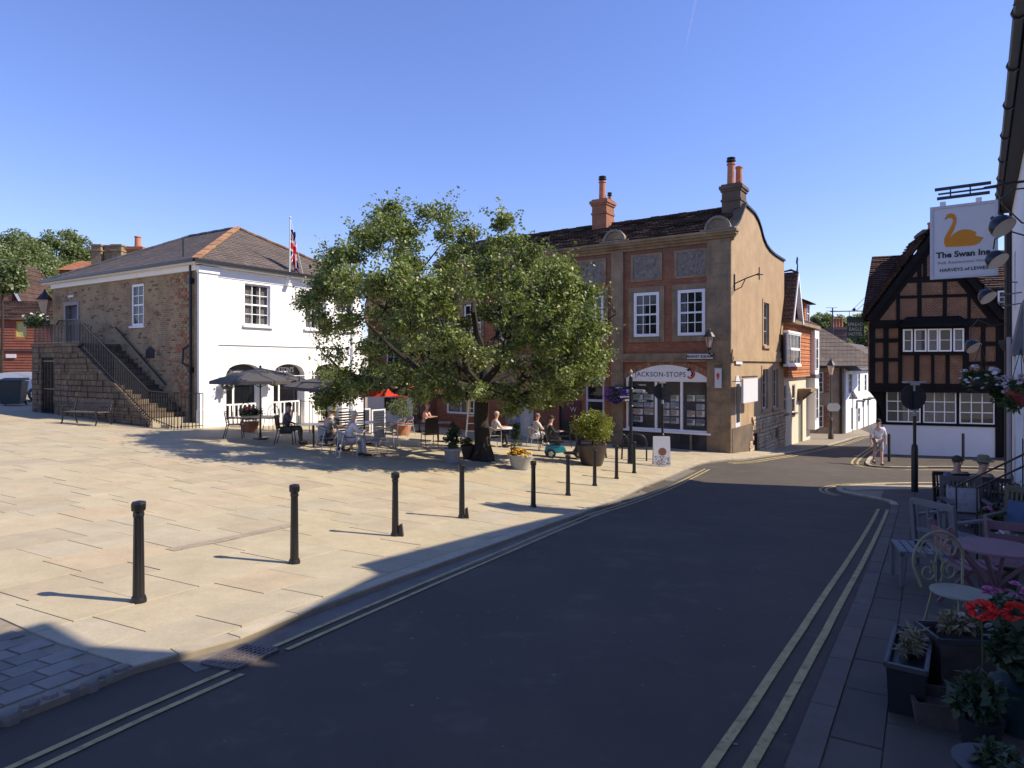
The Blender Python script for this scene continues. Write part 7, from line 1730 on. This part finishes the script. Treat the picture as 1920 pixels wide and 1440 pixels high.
# right of the trunk
t5 = gobj(943, 838); cafe_table(t5, 0, 'white topped café table right of the oak trunk', r=.5, top=M['fascia'])
seated(925, 838, R(-70), 'person in a white top seated right of the oak trunk', bistro_chair, 'aluminium chair right of the oak trunk', shirt=(.60,.58,.56), trousers=(.03,.03,.04), hair=(.45,.38,.3), lean=.1)
seated(965, 822, R(150), 'dark haired person in blue seated behind the small conifer', bistro_chair, 'aluminium chair behind the small conifer', shirt=(.25,.27,.36), trousers=(.05,.05,.09), hair=(.03,.03,.03))
seated(1003, 838, R(-70), 'person in white trousers seated at the café right of the conifer', bistro_chair, 'chair under the person in white trousers', shirt=(.55,.52,.50), trousers=(.72,.72,.75), hair=(.2,.15,.1), lean=.08)
cafe_table(gobj(1010, 826), 0, 'small dark café table beside the person in white trousers', r=.35, top=M['ironmatt'])
# mobility scooter with rider
sc = gobj(1052, 858); k = sc.y/FOC
so_ = empty('mobility_scooter', sc, R(2), 'turquoise and black mobility scooter parked beside the big bush pot', 'mobility scooter')
TQ = flat('turquoise_plastic', (.03,.38,.45), .35); 
def wheel_at(root, x, y, r): 
    w_ = MB().lathe([(r*.7,-.05),(r,-.035),(r,.035),(r*.7,.05)], 18).build('wheel', M['iron'], root, smooth=True); w_.matrix_local = Matrix.Translation((x,y,r)) @ Matrix.Rotation(R(90),4,'X')
    MB().lathe([(r*.55,-.055),(r*.58,-.05),(r*.58,.05),(r*.55,.055)], 10, flute=.25).build('rim', AL, w_)
for x, y in ((-.38,-.27),(-.38,.27)): wheel_at(so_, x, y, .17)
for x, y in ((.58,-.22),(.58,.22)): wheel_at(so_, x, y, .15)
MB().prism([(-.55,.25),(-.5,.42),(-.1,.45),(.12,.36),(.15,.22),(-.2,.17)], 'y', -.2, .2).build('rear_cowl', TQ, so_)
MB().prism([(.1,.13),(.75,.13),(.72,.2),(.1,.18)], 'y', -.22, .22).build('footplate', M['ironmatt'], so_)
MB().prism([(.45,.2),(.75,.2),(.66,.62),(.58,.95),(.52,.95),(.56,.6)], 'y', -.10, .10).build('tiller', M['ironmatt'], so_)
mb = MB(); mb.tube([(.52,-.28,.98),(.56,0,.94),(.52,.28,.98)],.02); mb.build('handlebar', M['iron'], so_); MB().box(.6,.8,-.17,.17,.62,.85).build('front_basket', M['ironmatt'], so_)
MB().box(-.42,.06,-.23,.23,.52,.60).build('seat', M['ironmatt'], so_); MB().bar((-.42,0,.55),(-.56,0,1.1),.42,.08,up=(1,0,0)).build('backrest', M['ironmatt'], so_); MB().box(-.22,-.12,-.05,.05,.4,.53).build('seat_post', M['iron'], so_)
for s in (-1, 1): MB().bar((-.4,s*.26,.74),(-.02,s*.26,.74),.05,.04).build('armrest', M['ironmatt'], so_)
seated(1026, 846, R(-88), 'dark clothed person seated behind the mobility scooter', slat_chair, 'dark chair behind the mobility scooter', shirt=(.03,.03,.035), trousers=(.03,.03,.04), hair=(.04,.03,.02), lean=.12, sleeves=2)
slat_chair(gobj(1058, 838), R(80), 'dark armchair just left of the big golden bush', n=3)
# man walking across the side street
person(gobj(1646, 871), R(165), 'man in a white shirt and pale shorts walking by the timber framed house', shirt=(.72,.70,.70), trousers=(.34,.30,.29), hair=(.03,.025,.02), pose='stand', shorts=True, lean=.05, arms='down', scale=1.04)
# ============================================================ things on and in front of the inn
def IP(t, o, z=0): return Vector((.9 + .584*t - .812*o, .812*t + .584*o, z))
SA = math.atan2(-.584, .812)
s0 = IP(15.5, 1.57); zb = CH + 160/FOC*s0.y; SH = (295-160)/FOC*s0.y; SW = 1.13
ss = empty('hanging_inn_sign', (s0.x, s0.y, zb), SA, 'white hanging inn sign with an orange swan', 'sign')
MB().box(0, SW, -.035, .035, 0, SH).build('board', M['signwhite'], ss)
mb = MB()
for a in ((0,.05,0,SH),(SW-.05,SW,0,SH),(.05,SW-.05,0,.05),(.05,SW-.05,SH-.05,SH)): mb.box(a[0],a[1],-.055,.055,a[2],a[3])
mb.build('frame', flat('sign_frame', (.55,.56,.60)), ss)
def sz(x, y):
    yt, yb_ = 378-.13*(x-150), 1222-.105*(x-150); return ((x-150)/815*SW, (yb_-y)/(yb_-yt)*SH)
swan = [(330,512),(350,486),(350,468),(370,448),(412,438),(452,452),(476,490),(470,560),(440,640),(405,700),(385,738),(420,700),(450,668),(500,640),(560,622),(640,622),(700,645),(714,662),(700,668),(706,690),(796,708),(750,770),(690,800),(500,820),(345,832),(326,790),(325,740),(350,690),(390,620),(425,560),(436,522),(420,496),(385,493),(355,500)]
SO = flat('swan_orange', (.66,.25,.015))
MB().prism([sz(*q) for q in swan], 'y', -.043, -.036).build('swan', SO, ss)
MB().prism([sz(*q) for q in ((328,513),(352,486),(358,500))], 'y', -.046, -.040).build('beak', M['black'], ss)
q = sz(540, 905); lettering(ss, 'The Swan Inn', .165, M['black'], (q[0]+.02, -.04, q[1]), bold=.005)
q = sz(560, 992); lettering(ss, 'Pub Restaurant Hotel', .085, flat('sign_grey', (.25,.25,.27)), (q[0], -.04, q[1]), space=1.15)
q = sz(560, 1080); lettering(ss, 'HARVEYS of LEWES', .095, M['black'], (q[0], -.04, q[1]), bold=.001)
mb = MB(); 
for z, x0, x1, w_ in ((SH+.36,.08,1.02,.05),(SH+.26,.14,1.10,.03),(SH+.17,.12,1.0,.05)): mb.bar((x0,0,z),(x1,0,z+.0),w_*1.6,w_)
for x in (.35,.68): mb.bar((x,0,SH+.17),(x,0,SH+.36),.025)
mb.build('sign_light_bars', M['iron'], ss)
mb = MB(); mb.tube([(.9,0,SH+.27),(1.35,0,SH+.30),(1.75,0,SH+.30)],.025); mb.tube([(1.1,0,SH+.28),(1.2,0,SH-.1),(1.5,0,SH-.5),(1.75,0,SH-.55)],.015); mb.build('bracket', M['iron'], ss)
for x in (.22, .82): MB().box(x-.05,x+.05,-.04,.04,SH,SH+.09).build('hanger_block', M['fascia'], ss)
LMP = flat('lamp_cream_inside', (.72,.58,.42), .5)
def wall_lamp(px, py, Y, r, label, arm):
    p = at(px, py, Y); o = empty('wall_lamp', p, SA, label, 'lamp', 'dome lamps on the inn')
    c = empty('shade_tilt', (0,0,0)); c.parent = o; c.rotation_euler = (R(-24), R(-38), 0)
    MB().lathe([(r,-r*.25),(r*.98,0),(r*.85,r*.45),(r*.55,r*.8),(r*.25,r*.95),(.04,r*1.0),(.03,r*1.25)], 20).build('lamp_shade', M['iron'], c, smooth=True)
    MB().lathe([(r*1.0,-r*.27),(r*.97,-r*.24),(r*.5,-r*.2),(.02,-r*.19)], 20).build('shade_inside', LMP, c)
    MB().tube(arm, .014, 6).build('arm', M['iron'], o, smooth=True); return o
wall_lamp(1879, 424, 11.0, .20, 'upper black dome lamp overlapping the right edge of the swan sign', [(-.05,0,.2),(-.03,0,.45),(.15,0,.6),(.5,0,.58)])
wall_lamp(1869, 487, 12.0, .185, 'lower black dome lamp overlapping the swan sign', [(-.05,0,.2),(-.03,0,.38),(.2,0,.5),(.6,0,.3)])
wall_lamp(1851, 556, 16.0, .2, 'dome lamp below the swan sign against the timber gable', [(-.05,0,.2),(.1,0,.4),(.6,0,.3)])
wall_lamp(1824, 650, 17.5, .2, 'small dome lamp on a curled arm before the upper floor of the timber house', [(-.05,0,.2),(-.05,0,.5),(.12,0,.72),(.4,0,.55),(.75,0,.6)])
for px, py, Y in ((1895,552,13.5),(1893,573,14)):
    a = at(px-12, py+1, Y); b = at(px+20, py-4, Y-.6); mb = MB(); mb.tube([(0,0,0), tuple(b-a)], .012); mb.lathe([(.03,-.02),(.03,.02)],6); o = mb.build('iron_peg', M['iron']); o.location = a; tag(o, 'short iron rod sticking out of the white inn wall, %s' % ('upper' if py < 560 else 'lower'), 'iron rod')
b1 = IP(16, .72); basket((b1.x, b1.y, CH - 28/FOC*b1.y), .36, 'hanging basket of white flowers before the timber house windows', M['pet_white'], 71, n=2200, nb=50, trail=(.3,-.1), hang=.75)
b2 = IP(12.2, .22); basket((b2.x, b2.y, CH - 42/FOC*b2.y), .24, 'hanging basket with a dark red tub and pale pink flowers at the right edge', flat('pale_pink', (.55,.42,.45)), 72, n=1000, nb=24, trail=(-.12,0), hang=.6)
MB().lathe([(.12,-.28),(.19,-.12),(.21,.0)], 14, (b2.x, b2.y, CH - 42/FOC*b2.y)).build('tub', mat('dark_red_tub', (.16,.02,.02), .5, .2, 4)).parent = None
for o in list(COL.objects):
    if o.name == 'tub': hbk = [q for q in COL.objects if q.name.startswith('hanging_basket') and q.get('label','').endswith('right edge')][0]; o.parent = hbk; o.matrix_parent_inverse = hbk.matrix_world.inverted() if False else Matrix.Translation(-Vector(hbk.location))

def g3(px, Y): x = (px-CX)/FOC*Y; return Vector((x, Y, gz(x, Y)))
GW = mat('weathered_grey_timber', (0.105,0.093,0.090), .8, .2, 5); LG2 = mat('pale_grey_paint', (0.124,0.130,0.143), .6, .1, 5); PINK = mat('dusty_pink_paint', (.17,.085,.105), .6, .12, 5); CRM = mat('cream_iron', (0.211,0.205,0.118), .55, .15, 7)
PAT = mat('patterned_cushion', (0.341,0.322,0.322), .95, .3, 18, c2=(.20,.20,.24)); BLU = mat('blue_cushion', (0.062,0.099,0.174), .95, .2, 6); OLV = mat('olive_cushion', (.12,.11,.07), .95, .2, 6)
def garden_armchair(loc, rz, label, m, cush=None, cushcol=PAT, h=.98, slats=9):
    o = empty('garden_armchair', loc, rz, label, 'chair')
    for i in range(5): MB().box(-.26,.26,-.22+i*.1,-.135+i*.1,.41,.43).build('seat_slat', m, o)
    for s in (-1, 1):
        MB().bar((s*.28,-.26,0),(s*.28,-.34,h),.05).build('rear_leg', m, o); MB().bar((s*.28,.28,0),(s*.28,.28,.64),.05).build('front_leg', m, o); MB().bar((s*.28,-.32,.66),(s*.28,.34,.66),.07,.03).build('armrest', m, o)
    MB().bar((-.3,-.34,h),(.3,-.34,h),.04,.08).build('top_rail', m, o); MB().bar((-.26,-.29,.48),(.26,-.29,.48),.03,.05).build('lower_rail', m, o)
    for i in range(slats): x = -.22+.44*i/(slats-1); MB().bar((x,-.29,.5),(x,-.335,h-.04),.03,.015).build('back_slat', m, o)
    if cush:
        c = MB(); 
        for j in range(2):
            pr = [(.19,.0),(.22,.04),(.20,.09)] 
        c.M = Matrix.Translation((0,-.2,.64)) @ Matrix.Rotation(R(-75),4,'X') @ Matrix.Diagonal((1.15,1,1,1)) @ Matrix.Rotation(R(45),4,'Z'); c.lathe([(.12,-.06),(.27,-.03),(.29,0),(.27,.04),(.12,.07)], 4)
        cu = c.build('cushion', cushcol, None, smooth=True); cu.matrix_world = o.matrix_basis if False else Matrix.Translation(Vector(loc)) @ Matrix.Rotation(rz,4,'Z'); tag(cu, cush, 'cushion')
    return o
garden_armchair(g3(1813, 10.7), R(160), 'grey slatted garden armchair with a patterned cushion beside the inn railings', GW, 'pale patterned cushion standing in the grey slatted garden armchair')
garden_armchair(g3(1782, 8.6), R(-70), 'pale grey armchair seen side on by the low slatted table', LG2, h=.85, slats=4)
garden_armchair(g3(1912, 8.6), R(120), 'dark olive garden chair with a blue cushion at the right edge', OLV, 'blue cushion in the olive garden chair at the right edge', BLU)
# benches and chairs further up against the railings
for px, Y, lab, rz in ((1795,12.8,'dark slatted garden chair farthest along the inn front',R(170)),(1838,12.2,'dark slatted garden chair beside the farthest one',R(180))):
    garden_armchair(g3(px, Y), rz, lab, M['ironmatt'], h=.92)
person(g3(1793, 12.9), R(175), 'seated figure with dark hair farthest along the inn front', shirt=(.12,.12,.16), trousers=(.04,.04,.05), hair=(.05,.04,.03))
person(g3(1840, 12.3), R(190), 'seated figure with a round sage hat before the inn', shirt=(.20,.18,.16), trousers=(.05,.05,.06), hat=(.16,.16,.10), hair=(.1,.1,.07))
tb_ = empty('low_slatted_table', g3(1727, 7.6), R(-20), 'low grey slatted garden table with a small black ashtray', 'table')
for i in range(6): MB().box(-.26+i*.09,-.185+i*.09,-.25,.3,.40,.42).build('top_slat', LG2, tb_)
for x in (-.24,.24):
    for y in (-.23,.28): MB().box(x-.02,x+.02,y-.02,y+.02,0,.4).build('leg', LG2, tb_)
mb = MB(); mb.box(-.26,.26,-.25,-.22,.36,.4); mb.box(-.26,.26,.27,.3,.36,.4); mb.build('apron', LG2, tb_)
a_ = MB().lathe([(.05,0),(.065,.05),(.05,.05)], 12).build('ashtray', M['iron'], None, smooth=True); a_.location = Vector(tb_.location)+Vector((.05,.1,.425)); tag(a_, 'small black ashtray on the low grey slatted table', 'ashtray')
# cream scroll backed bistro chair
bc = empty('bistro_chair', g3(1800, 5.35), R(190), 'cream iron bistro chair with scrolled hoop back in the foreground', 'chair')
MB().lathe([(.19,.44),(.215,.45),(.215,.462),(.19,.468)], 28).build('seat', mat('cream_seat', (0.223,0.229,0.174), .6, .08, 5), bc, smooth=True)
hoopp = [(-.20,-.18,.45)] + [(.245*-math.cos(t), -.22, .66+.24*math.sin(t)) for t in np.linspace(-.2, math.pi+.2, 22)] + [(.20,-.18,.45)]
MB().tube(hoopp, .011, 8).build('back_hoop', CRM, bc, smooth=True)
def spiral(cx, cz, r0, turns, s, a0=0): return [(cx + s*(r0*(1-.75*t))*math.cos(a0+turns*2*math.pi*t), -.215, cz + (r0*(1-.75*t))*math.sin(a0+turns*2*math.pi*t)) for t in np.linspace(0,1,26)]
for s in (-1, 1):
    MB().tube(spiral(s*.10, .77, .085, 1.1, s, -1.2), .008, 6).build('scroll', CRM, bc, smooth=True)
    MB().tube(spiral(s*.105, .565, .09, 1.3, s, 1.9), .008, 6).build('scroll', CRM, bc, smooth=True)
    MB().tube([(s*.02,-.215,.47),(s*.05,-.215,.6),(s*.015,-.215,.72),(s*.03,-.215,.86)], .007, 5).build('scroll_stem', CRM, bc, smooth=True)
    for t in (-1, 1): MB().tube([(s*.14,t*.13,.44),(s*.17,t*.17,.2),(s*.22,t*.22,0)], .011, 6).build('leg', CRM, bc, smooth=True)
MB().tube([(.16*math.cos(t), .16*math.sin(t), .22) for t in np.linspace(0, 2*math.pi, 17)], .007, 5).build('leg_ring', CRM, bc)
# pink folding set
pt = empty('pink_table', g3(1868, 6.0), 0, 'dusty pink round folding table behind the scroll backed chair', 'table')
MB().lathe([(.34,.70),(.34,.715),(.33,.72)], 32).build('table_top', PINK, pt)
for s in (-1, 1): MB().bar((s*.25,-.2,0),(-s*.25,.2,.7),.03).build('leg', PINK, pt); MB().bar((s*.25,.2,0),(-s*.25,-.2,.7),.03).build('leg', PINK, pt)
def slat_folding(loc, rz, label):
    o = empty('pink_folding_chair', loc, rz, label, 'chair', 'pink folding chairs')
    for i in range(5): MB().box(-.20,.20,-.18+i*.085,-.115+i*.085,.43,.445).build('seat_slat', PINK, o)
    for i in range(2): MB().bar((-.19,-.24-.02*i,.62+.13*i),(.19,-.24-.02*i,.62+.13*i),.02,.09).build('back_slat', PINK, o)
    for s in (-1, 1): MB().bar((s*.2,.22,0),(s*.2,-.27,.85),.025,.04).build('back_leg', PINK, o); MB().bar((s*.18,-.2,0),(s*.18,.2,.44),.025,.035).build('leg', PINK, o)
    return o
slat_folding(g3(1817, 6.5), R(-100), 'pink slatted folding chair pushed under the pink table'); slat_folding(g3(1898, 6.7), R(150), 'pink folding chair behind the pink table at the right edge')
# planters
BP = flat('black_plastic', (.015,.017,.02), .4)
def trough(loc, rz, lx_, ly_, h, m, label, rim=True, lift=0):
    o = empty('planter_trough', loc, rz, label, 'planter'); mb = MB(); a = .88
    ou = [(-lx_/2,-ly_/2),(lx_/2,-ly_/2),(lx_/2,ly_/2),(-lx_/2,ly_/2)]
    mb.add([(x*a,y*a,lift) for x,y in ou]+[(x,y,h) for x,y in ou]+[(x*.88,y*.9,h) for x,y in ou]+[(x*.86,y*.88,h-.07) for x,y in ou], [(3,2,1,0)]+[(i,(i+1)%4,4+(i+1)%4,4+i) for i in range(4)]+[(4+i,4+(i+1)%4,8+(i+1)%4,8+i) for i in range(4)]+[(8+i,8+(i+1)%4,12+(i+1)%4,12+i) for i in range(4)]+[(12,13,14,15)]); mb.build('trough', m, o)
    if rim:
        rm = MB(); 
        for i in range(4): p_, q_ = ou[i], ou[(i+1)%4]; rm.bar((p_[0]*1.02,p_[1]*1.02,h-.005),(q_[0]*1.02,q_[1]*1.02,h-.005),.02,.03)
        rm.build('rim', flat('trough_rim', (.03,.035,.04), .5), o)
    return o
DRY = leafmat('dry_stems', [(.10,.09,.05),(.20,.17,.11),(.30,.26,.18)], .2)
o = trough(g3(1706, 4.42), R(-35), .22, .72, .34, BP, 'black plastic trough with dry straggly plants, lowest on the pavement'); bush(o, (0,.08,.36), (.10,.22,.09), 420, .07, DRY, 81, asp=5)
WT = mat('old_dark_timber', (.07,.055,.05), .85, .35, 4, .5, 12)
o = trough(g3(1800, 4.55), R(-6), .43, .32, .40, WT, 'dark timber trough of drying flowers below the cream chair', rim=True); bush(o, (0,0,.45), (.19,.13,.08), 800, .06, DRY, 82, asp=3); blooms(o, [(rnd.uniform(-.2,.2), rnd.uniform(-.12,.1), .48+rnd.uniform(-.04,.06)) for _ in range(14)], .03, flat('dusty_flower', (.4,.28,.26)), 83)
cr = trough(g3(1775, 4.1), R(-20), .42, .3, .15, WT, 'low dark wooden box under the timber trough', rim=False)
ge = pot(g3(1915, 3.95), [(.10,0),(.14,.26),(.16,.30),(.14,.30)], flat('teal_glaze', (.015,.04,.045), .35), 'teal pot of big red geraniums at the right edge')
bush(ge, (0,0,.50), (.15,.16,.22), 900, .09, M['darkleaf'], 84, asp=1.3)
for k, (px, py) in enumerate(((1841,1143),(1903,1148))):
    q = at(px, py, 3.95) - Vector(ge.location); hd_ = empty('flower_head', q, 0); hd_.parent = ge; rs3 = np.random.RandomState(90+k); d = rs3.normal(size=(26,3)); d /= np.linalg.norm(d,axis=1)[:,None]; d[:,2] = d[:,2]*.7
    mb = MB()
    for v_ in d:
        a = Vector(v_)*.075; u_ = a.orthogonal().normalized()*.032; w_ = a.cross(u_).normalized()*.032; mb.add([a*.5, a+u_, a*1.12, a-u_], [(0,1,2,3)]); mb.add([a*.5, a+w_, a*1.12, a-w_], [(0,1,2,3)])
    mb.build('petals', M['pet_red'], hd_); MB().tube([(0,0,-.05),(.02,.02,-.35)], .006).build('stalk', M['conifer'], hd_)
pp = pot(g3(1866, 3.15), [(.10,0),(.16,.22),(.18,.26),(.16,.26)], flat('blue_grey_pot', (.03,.035,.045), .5), 'blue grey pot with trailing leaves at the bottom right corner'); bush(pp, (0,0,.28), (.14,.14,.10), 400, .05, M['darkleaf'], 85)
pf_ = pot(g3(1893, 5.0), [(.11,0),(.16,.24),(.17,.26),(.15,.26)], M['terracotta'], 'clay pot with purple flowers beside the pink table'); bush(pf_, (0,0,.42), (.18,.16,.18), 600, .06, M['darkleaf'], 86); blooms(pf_, ring_pts((0,0,.52), .16, 16, 6, .1), .04, M['pet_pink'], 7)
# sloping handrails of the inn steps
for k, (a, b, lab) in enumerate((((1793,912,9.2),(1940,842,6.8),'upper thin handrail sloping up towards the inn door'),((1832,915,8.9),(1945,862,6.6),'lower thin handrail sloping up towards the inn door'))):
    A_, B_ = at(*a), at(*b); g_ = gz(A_.x, A_.y); mb = MB(); mb.tube([(0,0,0), tuple(B_-A_)], .012, 6); mb.tube([(0,0,0),(0,0,g_-A_.z)], .012, 6); gB = gz(B_.x, B_.y); mb.tube([tuple(B_-A_), (B_.x-A_.x, B_.y-A_.y, gB-A_.z)], .012, 6)
    o = mb.build('handrail', M['iron']); o.location = A_; tag(o, lab, 'handrail')

# more pots crowded along the inn wall
for i, (px, Y, r_, h_, fr_, m_, fl_, lab) in enumerate(((1902,4.5,.13,.28,.24,M['darkleaf'],None,'dense dark shrub in a low pot behind the red geraniums'),
    (1838,3.75,.12,.2,.13,M['darkleaf'],None,'small dark pot between the timber trough and the blue grey pot'),
    (1884,7.3,.14,.26,.22,M['conifer'],M['pet_white'],'pot of small white flowers behind the pink table'),
    (1876,9.7,.15,.3,.25,M['darkleaf'],M['pet_pink'],'pot of pink flowers at the foot of the thin handrails'),
    (1905,10.4,.16,.5,.28,M['conifer'],None,'tall bushy pot against the inn wall above the olive chair'),
    (1858,14.2,.16,.3,.3,M['conifer'],M['pet_white'],'bushy pot with white flowers beyond the seated pair'),
    (1776,14.5,.14,.25,.25,M['darkleaf'],None,'dark leafy pot on the kerb side beyond the seated pair'))):
    o = pot(g3(px, Y), [(r_*.7,0),(r_*.95,h_*.85),(r_,h_),(r_*.88,h_)], [M['ironmatt'], BP, WT][i % 3], lab)
    bush(o, (0,0,h_+fr_*.8), (fr_,fr_,fr_), 900, .07, m_, 120+i)
    if fl_: blooms(o, ring_pts((0,0,h_+fr_*1.2), fr_*.9, 18, 130+i, .12), .035, fl_, 140+i)
garden_armchair(g3(1862, 11.6), R(150), 'dark slatted garden chair between the handrails and the inn wall', M['ironmatt'], h=.9)

a_ = at(1284, 96, 1500); b_ = at(1309, -20, 1500); mc, ntc, bc_ = newmat('ice_trail'); bc_.inputs['Base Color'].default_value = (.9,.9,.9,1); bc_.inputs['Roughness'].default_value = 1
tc_ = N(ntc, 'ShaderNodeBsdfTransparent'); mxc = N(ntc, 'ShaderNodeMixShader'); mxc.inputs[0].default_value = .09; ntc.links.new(tc_.outputs[0], mxc.inputs[1]); ntc.links.new(bc_.outputs[0], mxc.inputs[2]); ntc.links.new(mxc.outputs[0], ntc.nodes['Material Output'].inputs[0])
mb = MB(); mb.tube([a_, a_.lerp(b_, .3), a_.lerp(b_, .7), b_], [.6, 1.6, 2.0, 2.2], 8); o = mb.build('contrail', mc, smooth=True); o['kind'] = 'structure'
